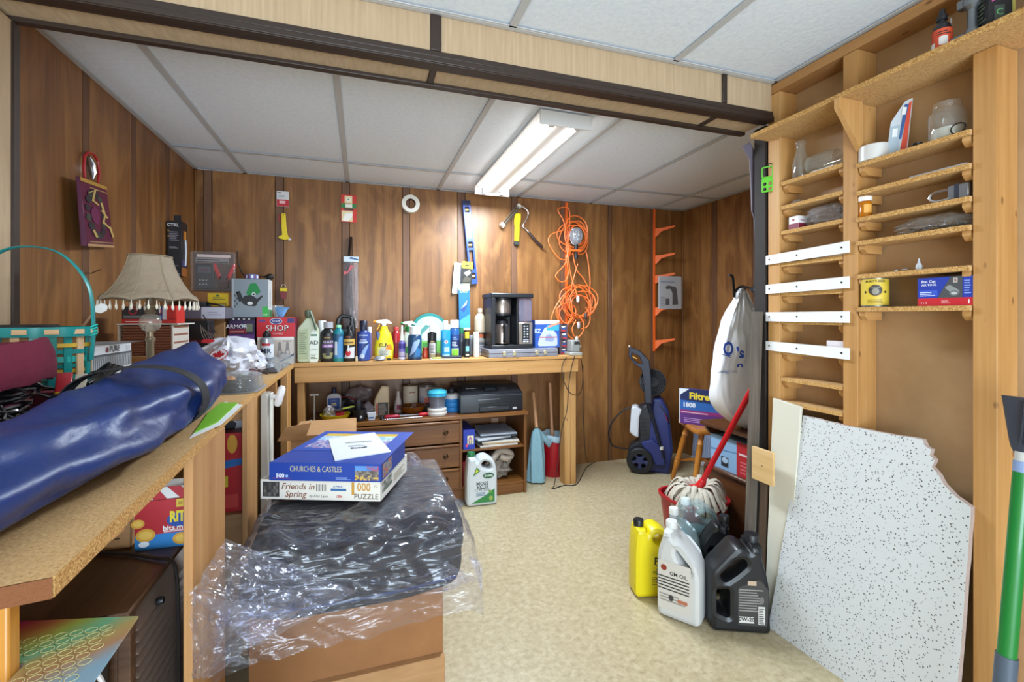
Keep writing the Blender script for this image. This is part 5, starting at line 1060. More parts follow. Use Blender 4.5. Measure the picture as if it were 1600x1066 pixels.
for i in range(5):
    for j in range(2): m.ell(-.011+.022*j, .05-.018*i, .006, .005, ('#c9c9cf', '#8d8e96')[(i+j) % 2], .0014, 10)
m.rect(-.02, -.045, .02, -.038, '#a5a5ad', .0014).rect(-.02, -.058, -.002, -.05, '#d5d5da', .0014).rect(.004, -.058, .02, -.05, '#d5d5da', .0014); m.build('buttons', p_)
m = M(film('#cfcbe6', .35, .08, edge=.4)); m.box(.05, w2-.001, .014, .225, .178, hC-.031); m.build('water_tank', t, bev=.008, seg=2)
m = M(C('#5a4038', .5)); m.box(.085, .115, .1, .13, .18, hC-.04); m.build('tank_column', t)
m = M(C('#b3a79d', .25, .85)); m.lathe([(.062, .235), (.064, .24), (.064, hC-.045), (.06, hC-.04)], n=28, c=(-.05, .085)); m.build('brew_basket', t)
m = M(CB); m.lathe([(.03, .205), (.045, .212), (.066, .222), (.067, .235), (.064, .236)], n=28, c=(-.05, .085)); m.lathe([(.066, hC-.042), (.066, hC-.031)], n=28, c=(-.05, .085)); m.build('basket_holder', t)
cf = thing('carafe', '', '', (0, 0, 0)); del cf['label']; del cf['category']; cf.parent = t
m = M(C('#8f8078', .22, .8)); m.lathe([(.045, .028), (.054, .035), (.057, .10), (.050, .15), (.042, .165)], n=26, c=(-.05, .085)); m.build('flask', cf)
m = M(CB); m.lathe([(.043, .166), (.045, .185), (.03, .198), (.012, .2)], n=22, c=(-.05, .085)); m.at(tr(-.05, .03, 0), RIGHT).ext([rp([(-.05, .16), (.0, .175), (.0, .15), (-.03, .14), (-.034, .07), (.0, .06), (.0, .04), (-.052, .05)], .006)], .02, bev=.003); m.build('carafe_lid', cf)
def iron(m, w, h):
    m.rect(-w/2, 0, w/2, h, '#2b55a8').rect(-w/2, h*.85, w/2, h, '#d9dee6', .0008).poly(rp([(-w*.4, h*.05), (w*.42, h*.05), (w*.40, h*.5), (w*.1, h*.75), (-w*.1, h*.75), (-w*.34, h*.35)], .02), '#b7bccb', .0010).poly(rp([(-w*.05, h*.45), (w*.1, h*.5), (w*.3, h*.3), (w*.2, h*.2), (-w*.1, h*.25)], .01), '#8a92b4', .0012).rect(-w*.33, h*.36, w*.4, h*.39, '#b03a4c', .0014).rect(-w*.02, h*.62, w*.48, h*.82, '#3aa0dc', .0011).poly(rp([(w*.0, h*.7), (w*.5, h*.86), (w*.5, h*.94), (w*.04, h*.8)], .005), '#cf8f72', .0016).text('EZ', -w*.40, h*.6, .04, '#c9d6ee', bold=.02)
cx, w_, _, _ = pxbox(834, 872, 2.95, 500, z0=0)
carton('iron_box', 'blue box picturing a steam iron to the right of the coffee maker', 'box', cx+.01, 2.95, .9555, w_, .15, .19, C('#2a4f9c', .4), front=iron)
def rbx(m, w, h):
    rd = random.Random(4)
    for k in range(16): m.poly(rp([(rd.uniform(-w*.45, w*.2), h*k/16), (rd.uniform(0, w*.45), h*k/16), (rd.uniform(.1*w, w*.45), h*(k+.9)/16), (rd.uniform(-w*.4, 0), h*(k+.8)/16)], .002), ('#b8343f', '#2f4f8c', '#d9d4d6', '#2a2428')[k % 4], .001+k*.00002)
cx, w_, _, _ = pxbox(874, 887, 3.0, 505, z0=0)
carton('tool_blister', 'narrow red and blue blister card right of the iron box', 'packet', cx, 3.0, BZ, w_, .03, hh(506, 880, 3.0), C('#5c4a54', .4), front=rbx)
t = thing('bench_grinder', 'small grey box gadget at the right end of the back bench', 'gadget', at_b(896, 2.93))
m = M(C('#8a8a86', .45)); m.box(-.03, .036, -.035, .05, .022, .105); m.build('housing', t, bev=.008, seg=2)
m = M(C('#9a9a94', .5)); m.box(-.045, .045, -.05, .06, 0, .0215); m.build('base', t, bev=.003)
m = M(C('#2b2b2c', .4)); m.box(-.01, .03, -.0365, -.0352, .075, .095); m.build('label_plate', t)
m = M(C('#c9bfb0', .4)); m.lathe([(.01, .106), (.012, .12), (.006, .13)], n=10, c=(.025, 0)); m.at(tr(.037, 0, .06) @ rot(PI/2, 'Y')).lathe([(.008, .0), (.012, .01), (.008, .02)], n=10); m.build('knob', t)
t = thing('power_cord', 'thin black cables looping from the back bench end down to the floor', 'cable', (0, 0, 0))
def ptsY(l): return [PY(u_, v_, Y_) for u_, v_, Y_ in l]
for l in ([(885, 558, 2.86), (878, 575, 2.85), (882, 598, 2.85), (892, 615, 2.85), (905, 616, 2.86), (910, 600, 3.0), (911, 570, 3.05)], [(898, 556, 2.86), (893, 575, 2.855), (889, 600, 2.855), (886, 640, 2.86), (878, 670, 2.865), (874, 700, 2.87), (870, 735, 2.87)],
          [(907, 555, 2.90), (911, 590, 3.1), (911, 640, 3.15), (914, 700, 3.15), (917, 722, 3.18)]):
    m = M(BLK); m.tube(sp(ptsY(l), 8), .0028, n=6); m.build('cable', t)
m = M(BLK); m.tube(sp([PY(870, 735, 2.87), PZ(866, 758, .01), PZ(863, 764, .004), PZ(880, 759, .004), PZ(900, 757, .004), PZ(910, 742, .004), PZ(917, 730, .006), PZ(930, 722, .03)], 8), .0028, n=6); m.build('cable', t)
# ================================================================ dresser under the back bench
DX0, DX1, DXM, DY, DZ = -.298, 1.044, .60, 2.866, .54
t = thing('dresser', 'low brown wooden dresser with drawers and open shelves under the back bench', 'dresser', (0, 0, 0))
def wb_(nm, a, ax='X', b=.002, par=t): m = M(WAL[ax]); m.box(*a); return m.build(nm, par, bev=b)
wb_('top', (DX0-.01, DX1+.01, DY-.012, 3.27, DZ-.02, DZ)); wb_('side', (DX1-.018, DX1, DY, 3.27, .0, DZ-.0205), 'Z'); wb_('side', (DX0, DX0+.018, DY, 3.27, 0, DZ-.0205), 'Z')
wb_('divider', (DXM-.009, DXM+.009, DY, 3.25, .075, DZ-.0205), 'Z'); wb_('back_panel', (DX0+.019, DX1-.019, 3.255, 3.268, 0, DZ-.0205), 'X')
wb_('shelf', (DXM+.0095, DX1-.0185, DY+.005, 3.25, .303, .318)); wb_('bottom', (DX0+.0185, DX1-.0185, DY+.002, 3.25, .066, .084)); wb_('plinth', (DX0+.0185, DX1-.0185, DY+.006, DY+.024, 0, .0655))
zs = [(.375, .513), (.222, .365), (.088, .212)]
for i, (a, b) in enumerate(zs):
    d = wb_('drawer', (DX0+.024, DXM-.012, DY-.014, DY+.30, a, b-.016)); m = M(WAL['X']); m.box(DX0+.024, DXM-.012, DY-.020, DY+.01, b-.0155, b); m.build('pull_lip', d, bev=.005, seg=2)
    for x in (.10, .50):
        m = M(C('#4a3420', .35, .8)); m.at(tr(x, DY-.0145, (a+b)/2) @ rot(PI/2, 'X')).lathe([(.018, 0), (.016, .003), (.006, .005), (.005, .014), (.011, .018), (.008, .024)], n=16); m.build('knob', d)
TZ = DZ+.0005
# things on the dresser top
t = thing('post_stand', 'thin white metal post with a flat top bar on the dresser', 'stand', (fY(491, 2.95), 2.95, TZ))
m = M(C('#a9a7a2', .4, .5)); m.box(-.028, .028, -.01, .01, 0, .004); m.cyl((0, 0, .004), (0, 0, .16), .0055, n=10); m.box(-.024, .024, -.005, .005, .1605, .170); m.build('post', t); m = M(C('#bdbab3', .4, .6)); m.lathe([(.008, .004), (.01, .015), (.006, .02)], n=8, c=(-.02, -.008)); m.build('bolt', t)
def sham(m, w=0, h=0): m.poly(rr(-.034, .02, .034, .118, .006), '#2c4f9c', .0006).rect(-.014, .08, .014, .087, '#e6d9a0', .001).rect(-.016, .07, .016, .076, '#d9cfa8', .001).ell(-.006, .05, .014, .012, '#9c3a6a', .001).ell(.012, .04, .012, .014, '#25357c', .0012).lines(-.02, .02, .098, .108, 2, '#8ba4d8', .001)
t = thing('cleaner_bottle', 'white flat bottle with a blue label and navy cap at the left on the dresser', 'bottle', (fY(522, 3.10), 3.10, TZ))
m = M(C('#c9c6ce', .4)); m.at(FRONT).ext(rp([(-.042, 0), (.042, 0), (.044, .125), (.03, .14), (.012, .146), (-.012, .146), (-.03, .14), (-.044, .125)], .01), .04, bev=.008); m.build('body', t); m = M(WHT); m.at(tr(0, -.0205, 0), FRONT); sham(m); m.build('printed_label', t); m = M(C('#161f3c', .4)); m.lathe([(.015, .1465), (.014, .175), (.010, .182)], n=16); m.build('cap', t)
t = thing('yellow_bowl', 'shallow yellow bowl full of odds and ends on the dresser edge', 'bowl', (fY(524, 2.96), 2.96, TZ))
m = M(C('#d9c51c', .4)); m.lathe([(.001, 0), (.055, 0), (.06, .005), (.075, .02), (.086, .042), (.088, .044), (.084, .044), (.073, .022), (.055, .007), (.001, .006)], n=36, cap=(0, 0)); m.build('bowl_shell', t)
t = thing('foil_wrapper', 'crumpled silver wrapper in the yellow bowl', 'wrapper', (fY(515, 2.96), 2.965, TZ+.007)); m = crumple(C('#a9a3a6', .3, .3), 0, 0, 0, .035, .03, .085, .02, 22, 3, 18, 10); m.build('wrapper_body', t, ang=.2)
t = thing('red_clip', 'red plastic clip in the yellow bowl', 'clip', (fY(531, 2.95), 2.95, TZ+.008)); m = M(C('#a51c28', .4)); m.box(-.022, .026, -.012, .014, .0, .043); m.box(-.03, .04, -.006, .008, .044, .05); m.build('clip_body', t, bev=.004)
t = thing('box_cutter', 'grey and yellow box cutter resting across the yellow bowl', 'knife', (fY(535, 2.94), 2.94, TZ+.068), rz=.15, ry=-.12); m = M(C('#4a4a58', .4)); m.box(-.05, .075, -.012, .008, 0, .012); m.build('handle', t, bev=.004); m = M(C('#b9c83a', .4)); m.box(.0, .07, -.0135, -.0122, .006, .014); m.build('yellow_stripe', t)
t = thing('mug', 'black cup with a small white mark beside the yellow bowl', 'cup', (fY(562, 2.93), 2.93, TZ)); m = M(C('#202126', .45)); m.lathe([(.034, 0), (.037, .006), (.039, .06), (.041, .068), (.036, .068), (.034, .01), (.001, .008)], n=28, cap=(1, 0)); m.build('cup_wall', t); m = M(WHT); m.wrapf = cylwrap(.0378, 0); m.poly(rp([(0, .018), (.012, .02), (.016, .032), (.004, .036)], .003), '#b9bcc0', .0009); m.build('mark', t)
t = thing('black_grip', 'black rubber grip standing in the black cup', 'tool', (fY(560, 2.93), 2.93, TZ+.0095)); m = M(C('#1a1c22', .5)); m.lathe([(.014, 0), (.016, .06), (.02, .10), (.012, .118)], n=12); m.build('grip', t)
t = thing('foil_packet', 'small white and blue foil packet right of the black cup', 'packet', (fY(581, 2.905), 2.905, TZ)); m = M(C('#c9cdd6', .3)); m.at(FRONT).ext(rp([(-.02, 0), (.016, .0), (.026, .05), (-.028, .05)], .004), .014, bev=.003); m.rect(-.018, .012, .012, .022, '#3a6aa8', .0075); m.build('packet_body', t)
t = thing('grey_rag', 'crumpled grey rag between the black cup and the beige jug', 'rag', (fY(574, 3.0), 3.0, TZ)); m = crumple(C('#6d646a', .8), 0, 0, 0, .04, .035, .09, .025, 20, 5, 20, 10); m.build('rag_cloth', t)
t = thing('junk_bag', 'open plastic bag of black and red bits at the back of the dresser', 'bag', (fY(556, 3.15), 3.15, TZ)); m = crumple(C('#1d1a1c', .5), -.02, 0, 0, .085, .05, .12, .04, 18, 2, 26, 12); m.build('dark_contents', t)
m = crumple(film('#d9c9c9', .4, .15, .6, 20, edge=.4), .02, -.02, .07, .08, .06, .10, .04, 20, 8, 30, 12); m.build('bag_film', t); m = M(C('#a32430', .4)); m.tube(sp([(-.09, -.06, .12), (-.04, -.07, .118), (.0, -.075, .10), (.05, -.08, .07)], 5), .006, n=6, flat=(1, .5)); m.build('red_strip', t)
t = thing('coolant_jug', 'beige jug with a black label standing on the dresser', 'jug', (fY(596, 3.02), 3.02, TZ)); m = M(C('#c2ab88', .45)); m.at(FRONT).ext(rp([(-.045, 0), (.045, 0), (.047, .10), (.044, .19), (.0, .195), (-.035, .13), (-.045, .1)], .008), .07, bev=.01); m.build('body', t)
m = M(WHT); m.at(tr(0, -.0355, 0), FRONT).rect(-.022, .008, .040, .09, '#241c1a').rect(-.034, .02, -.023, .085, '#a8482c').lines(-.018, .036, .012, .085, 8, '#8f8377', .001); m.build('printed_label', t)
def conel(m): m.poly(rp([(-.01, .02), (.012, .02), (.01, .05), (-.01, .055)], .003), '#9c3050', .001)
bottle('glue_bottle', 'small white cone shaped bottle with a red label left of the paper roll', (fY(622, 3.10), 3.10, TZ), [(.026, 0), (.027, .03), (.022, .07), (.014, .10), (.012, .115)], C('#b9a9a4', .4), ([(.012, .116), (.008, .135), (.004, .14)], C('#c9b9b0', .4)), (.026, 0, conel))
t = thing('paper_roll', 'white cylinder of paper behind the amber dish', 'roll', (fY(641, 3.17), 3.17, TZ)); m = M(C('#bfae98', .6)); m.lathe([(.05, 0), (.05, .16), (.049, .162), (.02, .163), (.02, .155)], n=28, cap=(1, 1)); m.build('roll_body', t); m = M(WHT); m.wrapf = cylwrap(.05, 0); m.rect(-.012, .118, .03, .123, '#8a3a30', .0006, nx=4).lines(-.01, .03, .06, .10, 3, '#a99a88', .0007); m.build('print', t)
t = thing('paint_can', 'white and red paint can at the back of the dresser', 'can', (fY(668, 3.17), 3.17, TZ)); m = M(C('#8f8a88', .35, .7)); m.lathe([(.058, 0), (.06, .004), (.058, .008), (.058, .155), (.061, .158), (.061, .164), (.054, .164), (.052, .158)], n=30, cap=(1, 1)); m.build('can_body', t)
m = M(WHT); m.wrapf = cylwrap(.0583, 0); m.rect(-.11, .012, .11, .15, '#b5a9a4', .0006, nx=18).rect(-.01, .105, .075, .14, '#86283a', .0009, nx=6).rect(.01, .10, .075, .118, '#211a1c', .0011, nx=6).poly(rp([(-.03, .03), (.0, .03), (.02, .09), (-.03, .08)], .008), '#c2604a', .001).rect(-.07, .02, -.03, .09, '#8f8a98', .001, nx=3).text('PRO', .03, .12, .02, '#e0d0d0', .0014, bold=.02); m.build('printed_label', t)
t = thing('amber_dish', 'amber glass dish on the dresser in front of the paper roll', 'dish', (fY(645, 3.02), 3.02, TZ)); m = M(C('#8a4a10', .1, tr=.5, coat=.5)); m.lathe([(.055, 0), (.06, .006), (.078, .03), (.085, .055), (.079, .055), (.07, .03), (.05, .012), (.001, .01)], n=16, cap=(1, 0)); m.build('dish_body', t, ang=.2)
carton('dark_box', 'small dark olive box right of the amber dish', 'box', fY(664, 3.06)+.03, 3.045, TZ, .06, .05, .05, C('#2b2a22', .5))
t = thing('screwdriver', 'long screwdriver with two red grips lying on the dresser front', 'screwdriver', (fY(636, 2.915), 2.915, TZ+.013)); m = M(C('#a81c34', .35)); m.tube([(-.135, 0, 0), (-.12, 0, 0), (-.06, 0, 0), (-.045, 0, 0)], .011, n=10, rs=[.007, .012, .012, .006]); m.build('grip', t); m = M(CHR); m.cyl((-.045, 0, 0), (.075, .01, 0), .003, n=8); m.build('shaft', t); m = M(C('#c2202e', .35)); m.tube([(.075, .01, 0), (.09, .01, 0), (.12, .012, 0), (.13, .012, 0)], .012, n=10, rs=[.008, .012, .011, .007]); m.build('grip', t)
t = thing('wrench', 'chrome wrench lying in front of the long screwdriver', 'wrench', (fY(618, 2.885), 2.885, TZ)); m = M(CHR); m.at(tr(0, 0, .005)).ext(rp([(-.08, -.012), (-.06, -.014), (-.05, -.006), (.16, -.004), (.16, .004), (-.05, .006), (-.06, .013), (-.08, .012), (-.07, .004), (-.07, -.004)], .003), .006, bev=.001); m.build('wrench_body', t)
t = thing('socket', 'small dark socket beside the chrome wrench', 'tool', (fY(598, 2.915)-.004, 2.91, TZ)); m = M(C('#33363c', .3, .7)); m.lathe([(.012, 0), (.013, .014), (.01, .018), (.006, .018), (.006, .01)], n=12, cap=(1, 1)); m.build('socket_body', t)
t = thing('pliers', 'pair of grey and purple handled pliers behind the long screwdriver', 'pliers', (fY(640, 2.96), 2.955, TZ+.006)); m = M(C('#9a98a8', .35, .5)); m.tube([(-.13, -.005, 0), (-.05, .002, .0), (.02, .0, .0)], .005, n=6); m.tube([(-.05, .002, 0), (.02, .01, 0), (.10, .0, 0)], .006, C('#4b3a6c', .4), n=6); m.build('pliers_body', t)
t = thing('blue_lid_jar', 'clear jar with a domed aqua lid and white ribbed foot left of the printer', 'jar', (fY(683, 2.94), 2.94, TZ))
m = M(C('#d6d2cc', .4)); m.lathe([(.058, .0), (.064, .01), (.064, .02), (.056, .024), (.062, .032), (.062, .042), (.052, .048)], n=30); m.build('foot', t); m = M(film('#d8dae6', .35, .08, edge=.4)); m.lathe([(.050, .0485), (.050, .122)], n=28, cap=(0, 0)); m.build('clear_wall', t)
m = M(C('#25334c', .4)); m.lathe([(.02, .05), (.026, .07), (.026, .10), (.01, .11)], n=16); m.build('dark_contents', t)
m = M(C('#2f9cc4', .35)); m.lathe([(.055, .1225), (.064, .124), (.064, .136), (.058, .139)], n=30); m.lathe([(.062, .1395), (.064, .144), (.058, .158), (.035, .168), (.001, .17)], C('#49b9d6', .35), n=30); m.build('lid', t)
t = thing('blue_jar', 'blue ringed jar with a grey lid between the aqua lidded jar and the printer', 'jar', (fY(705, 3.02), 3.02, TZ)); m = M(C('#2a78b8', .35))
m.lathe([(.048, 0), (.052, .006), (.052, .028), (.049, .031), (.053, .036), (.053, .058), (.049, .062), (.052, .066), (.052, .088)], n=30); m.build('jar_wall', t); m = M(C('#bdb9b9', .4)); m.lathe([(.053, .0885), (.053, .115), (.045, .122), (.02, .124)], n=30); m.build('lid', t); m = M(C('#20222a', .4)); m.lathe([(.022, .1245), (.026, .15), (.018, .158)], n=14); m.build('knob', t)
# printer
x0, x1 = fY(719, 2.90), fY(817, 2.90); t = thing('printer', 'black all-in-one inkjet printer at the right end of the dresser', 'printer', ((x0+x1)/2, 2.90, TZ)); w2 = (x1-x0)/2
PB = C('#1f2226', .4); m = M(PB); m.at(rot(PI/2, 'Z') @ rot(PI/2, 'X')).ext(rp([(.0, 0), (.30, 0), (.30, .165), (.12, .165), (.0, .12)], .008), w2*2, bev=.006); m.build('body', t)
m = M(C('#2b2e34', .35)); m.add([(-w2+.012, .002, .124), (w2-.012, .002, .124), (w2-.03, .115, .168), (-w2+.03, .115, .168)], [(0, 1, 2, 3)]); m.build('control_face', t)
m = M(C('#3a3f48', .3)); T_ = tr(0, .055, .1465) @ rot(math.atan2(.044, .113), 'X'); m.at(T_).poly(rr(-.05, -.035, .05, .03, .004), '#14171c', .001).poly(rr(-.035, -.02, .035, .02, .003), '#3c4652', .0014)
for i in range(6):
    for j in range(2): m.ell(-.12+.014*i if i < 3 else .07+.018*(i-3), -.01+.02*j, .004, .003, '#8d939c', .0014, 8)
m.text('brother', -w2*.6, .015, .020, '#c9ccd2', .0016, bold=.03); m.build('panel_print', t)
m = M(C('#0c0d0f', .5)); m.box(-w2*.42, w2*.55, -.003, .004, .045, .062); m.build('paper_slot', t); m = M(C('#26292e', .4)); m.box(-w2*.42, w2*.55, -.012, .0, .012, .040); m.build('paper_tray', t, bev=.004)
m = M(C('#9aa0a6', .35)); m.at(tr(0, -.0003, 0), FRONT).rect(-w2*.45, .085, w2*.25, .088, '#8d9298').rect(w2*.66, .014, w2*.8, .026, '#b9bcbf').rect(-w2*.98, .108, w2*.98, .1105, '#4c5158'); m.build('print_line', t)
# inside the open compartments
def aids(m, w, h): m.rect(-w/2, 0, w/2, h, '#2438a0').rect(-w*.15, h*.25, w*.4, h*.7, '#e0d9a8', .0008).text('A', w*.1, h*.55, .035, '#a33a9c', .0012, bold=.03).text('32', w*.1, h*.35, .03, '#5a2a60', .0012, bold=.02).ell(-w*.2, h*.2, .008, .010, '#d84a6a', .0012)
carton('blue_carton', 'blue box with pale lettering on the dresser shelf beside the drawers', 'box', .655, 2.875, .3185, .075, .26, .125, C('#2a3aa0', .4), front=aids)
for i, (c_, dx, dy, w_, rz_, lb) in enumerate([('#cfcac2', .0, .0, .26, .02, 'bottom cream notepad of the paper stack on the dresser shelf'), ('#c8a87c', .02, .01, .25, .0, 'tan folder near the bottom of the paper stack on the dresser shelf'), ('#d6cfc4', .01, .0, .25, -.03, 'cream magazine in the middle of the paper stack on the dresser shelf'), ('#39404e', -.02, .01, .25, .12, 'dark cover magazine jutting out left of the paper stack'), ('#c3c7cc', -.03, .0, .24, .18, 'light grey magazine fanned left in the paper stack'), ('#2d333f', .005, .01, .24, -.10, 'dark magazine fanned right just under the topmost magazine')]):
    carton('magazine', lb, 'magazine', .86+dx, 2.885+dy, .3185+.012*i, w_, .20, .0115, C(c_, .5), rz=rz_, group='magazines on the dresser shelf')
t = carton('magazine', 'topmost magazine of the stack on the dresser shelf, light grey cover with title', 'magazine', .86, 2.89, .391, .25, .19, .008, C('#aeb6c2', .4), rz=-.03, group='magazines on the dresser shelf', top=lambda m, w, h: m.rect(-w*.47, h*.05, w*.47, h*.95, '#9aa5b8').text('FINANCE', 0, h*.8, .035, '#3b4a66', .001, bold=.02).lines(-w*.4, w*.4, h*.15, h*.6, 7, '#7d8aa2', .001))
t = thing('wall_outlet', 'small beige outlet plate low inside the dresser shelf', 'outlet', (fY(773, 3.254), 3.2535, .40)); m = M(C('#b08a70', .5)); m.at(FRONT).ext(rr(-.026, -.02, .026, .02, .003), .003); m.build('plate', t)
t = thing('rolled_bag', 'knotted clear grocery bag of rags on the bottom dresser shelf', 'bag', (.87, 3.0, .0845)); m = crumple(C('#8d8378', .5, bump=.6, bs=25), 0, 0, 0, .10, .09, .15, .05, 20, 6, 34, 16, .7); m.build('bag_body', t)
m = M(C('#a79a8c', .45)); m.tube(sp([(-.09, -.09, .09), (-.05, -.1, .15), (.0, -.08, .19), (.06, -.07, .18), (.09, -.06, .15), (.05, -.085, .14), (.0, -.09, .16)], 6), .022, n=10); m.build('bag_knot', t)
carton('red_pack', 'dark red printed pack on the bottom dresser shelf behind the weed jug', 'packet', .645, 2.885, .0845, .055, .16, .15, C('#8c1c24', .5), front=lambda m, w, h: m.lines(-w*.4, w*.4, h*.1, h*.9, 7, '#c86a62', .001))
# ================================================================ weed killer jug in front of the dresser
def jug(name, label, loc, rz, w, h, th, mat, cap, capm, lab=None, rlab=None, style=0, extra=None):
    t = thing(name, label, 'jug', loc, rz); m = M(mat)
    if style == 0:   # handle loop at the top right, neck at the top left
        out = rp([(-w*.5, 0, .025), (w*.5, 0, .025), (w*.5, h*.62, .05), (w*.42, h*.86, .05), (w*.1, h*.97, .05), (-w*.12, h*.93, .03), (-w*.16, h*.86, .005), (-w*.20, h*.93, .004), (-w*.42, h*.93, .004), (-w*.46, h*.84, .02), (-w*.5, h*.6, .04)], .02)
        hole = rp([(-w*.02, h*.80), (w*.08, h*.86), (w*.26, h*.82), (w*.32, h*.72), (w*.2, h*.70), (w*.02, h*.74)], .014)
    elif style == 1: # long sloping handle
        out = rp([(-w*.5, 0, .025), (w*.5, 0, .025), (w*.5, h*.55, .03), (w*.42, h*.68, .03), (-w*.02, h*.90, .02), (-w*.12, h*.93, .01), (-w*.15, h*.99, .003), (-w*.35, h*.99, .003), (-w*.38, h*.90, .01), (-w*.5, h*.72, .03)], .02)
        hole = rp([(-w*.06, h*.78), (w*.0, h*.82), (w*.24, h*.70), (w*.28, h*.58), (w*.16, h*.60), (w*.0, h*.70)], .012)
    else:            # motor oil: handle at left, sloping shoulder
        out = rp([(-w*.5, 0, .02), (w*.5, 0, .02), (w*.48, h*.55, .06), (w*.36, h*.84, .03), (w*.36, h*.97, .003), (w*.18, h*.97, .003), (w*.16, h*.90, .01), (w*.02, h*.96, .03), (-w*.08, h*.95, .03), (-w*.48, h*.66, .03), (-w*.5, h*.55, .02)], .02)
        hole = rp([(-w*.34, h*.62), (-w*.10, h*.80), (w*.06, h*.82), (w*.10, h*.76), (-w*.06, h*.66), (-w*.26, h*.56)], .012)
    loops_ = [out, hole]
    if style == 2: loops_.append(rp([(-w*.40, h*.22), (-w*.20, h*.17), (-w*.20, h*.48), (-w*.40, h*.46)], .01))
    m.at(FRONT).ext(loops_, th, bev=min(.018, th*.3)); m.build('body', t)
    cx = {0: -.31*w, 1: -.25*w, 2: .27*w}[style]; ct = {0: .93, 1: .99, 2: .97}[style]*h
    m = M(capm); r = cap; m.lathe([(r, ct-.002), (r*1.02, ct+.022), (r*.92, ct+.026)], n=20, c=(cx, 0)); m.build('cap', t)
    if lab: m = M(WHT); m.at(tr(0, -th/2-.0004, 0), FRONT); lab(m, w, h); m.build('printed_label', t)
    if rlab: m = M(WHT); m.at(tr(-w/2-.0004, 0, 0), LEFT); rlab(m, th, h); m.build('side_label', t)
    if extra: extra(t)
    return t
def scot(m, w, h):
    m.poly([(-w*.34, h*.0+.02), (w*.40, .02), (w*.40, h*.32), (w*.1, h*.2), (-w*.34, h*.07)], '#2c7a3a').ell(w*.2, h*.58, .035, .018, '#1f5a34', .001).text('Scotts', w*.2, h*.58, .021, '#e6ece2', .0014, bold=.02)
    m.poly([(-w*.30, h*.58), (-w*.18, h*.76), (-w*.06, h*.68)], '#3c7a2e', .001).poly([(-w*.22, h*.64), (-w*.18, h*.72), (-w*.12, h*.68)], '#d6d43a', .0014)
    m.text('MOSS', w*.0, h*.43, .030, '#26352a', .0012, bold=.02).text('KILLER', w*.02, h*.36, .024, '#26352a', .0012, bold=.02).text('CONTROL', w*.0, h*.31, .020, '#3a4a3c', .0012).lines(-w*.2, w*.2, h*.2, h*.28, 3, '#5f7f96', .0012).ell(w*.28, h*.14, .012, .014, '#8fa04a', .0014).ell(w*.26, h*.27, .012, .008, '#6f9a3a', .0014)
p = PZ(751, 786, 0); jug('weed_jug', 'white lawn care jug with green cap and label standing on the floor by the dresser', (p.x, p.y, .0005), -.05, .195, .32, .10, C('#c9ced0', .4), .024, C('#1d6a3c', .4), scot)
t = thing('plastic_wrap', 'flattened clear plastic on the floor beside the weed jug', 'plastic film', (PZ(712, 788, 0).x, PZ(712, 788, 0).y, .0)); m = M(film('#dfe6ee', .3, .1, .6, 25, edge=.4)); m.grid(lambda a, b: (-.10+.16*a, -.05+.10*b, .004+.012*abs(N3(a*4, b*3, 2))), 16, 10); m.build('film', t)
# mops and red bin
t = thing('floor_mop', 'string mop with a teal cloth and wooden handle between dresser and bin', 'mop', (fY(836, 3.05), 3.02, 0)); hx = fY(836, 3.02)
m = M(C('#7fa3ae', .9, bump=.5, bs=40)); R = []
for j in range(17):
    f = j/16; z = .012+.37*f; R.append([((.052*(1-f)**.35+.012)*math.cos(a)*(1+.16*math.sin(5*a+f*3)), (.042*(1-f)**.35+.012)*math.sin(a)*(1+.16*math.sin(4*a)), z) for a in [2*PI*i/36 for i in range(36)]])
m.rings(R, None); m.build('mop_cloth', t); m = M(C('#bd8a62', .5)); m.cyl((0, .0, .385), (.02, .12, .61), .0125, n=12); m.build('handle', t)
BX, BY = 1.228, 3.12
t = thing('waste_bin', 'red plastic waste bin with a pale blue liner under the back bench end', 'bin', (1.352, 3.135, 0)); m = M(C('#a51220', .35)); m.lathe([(.075, 0), (.078, .004), (.098, .272), (.102, .274), (.102, .284), (.096, .284), (.075, .01), (.001, .008)], n=36, cap=(1, 0)); m.build('bin_shell', t)
m = M(C('#9fb8c4', .5, bump=.5, bs=30)); m.rings([[(r*(1+.03*math.sin(9*a)+.03*N3(3*a, z*20, 0))*math.cos(a), r*(1+.03*math.sin(9*a))*math.sin(a), z+.006*math.sin(5*a)) for a in [2*PI*i/48 for i in range(48)]] for r, z in [(.06, .24), (.088, .29), (.100, .305), (.108, .292), (.106, .268), (.104, .262)]], None, (1, 0)); m.build('bin_liner', t)
t = thing('broom_handle', 'plain wooden broom handle standing in the red bin', 'handle', (1.352, 3.12, .012)); m = M(C('#b98560', .5)); m.cyl((.0, 0, 0), (-.01, .055, .66), .012, n=12); m.build('stick', t)
t = thing('blue_rag', 'pale blue rag slung between the mop handle and the bin', 'rag', (0, 0, 0)); m = M(C('#7d9fac', .9, bump=.4, bs=40)); m.tube([PY(843, 674, 3.03), PY(850, 685, 3.03), PY(858, 695, 3.03), PY(862, 688, 3.04)], .02, n=10, rs=[.012, .022, .02, .008]); m.build('rag_cloth', t)
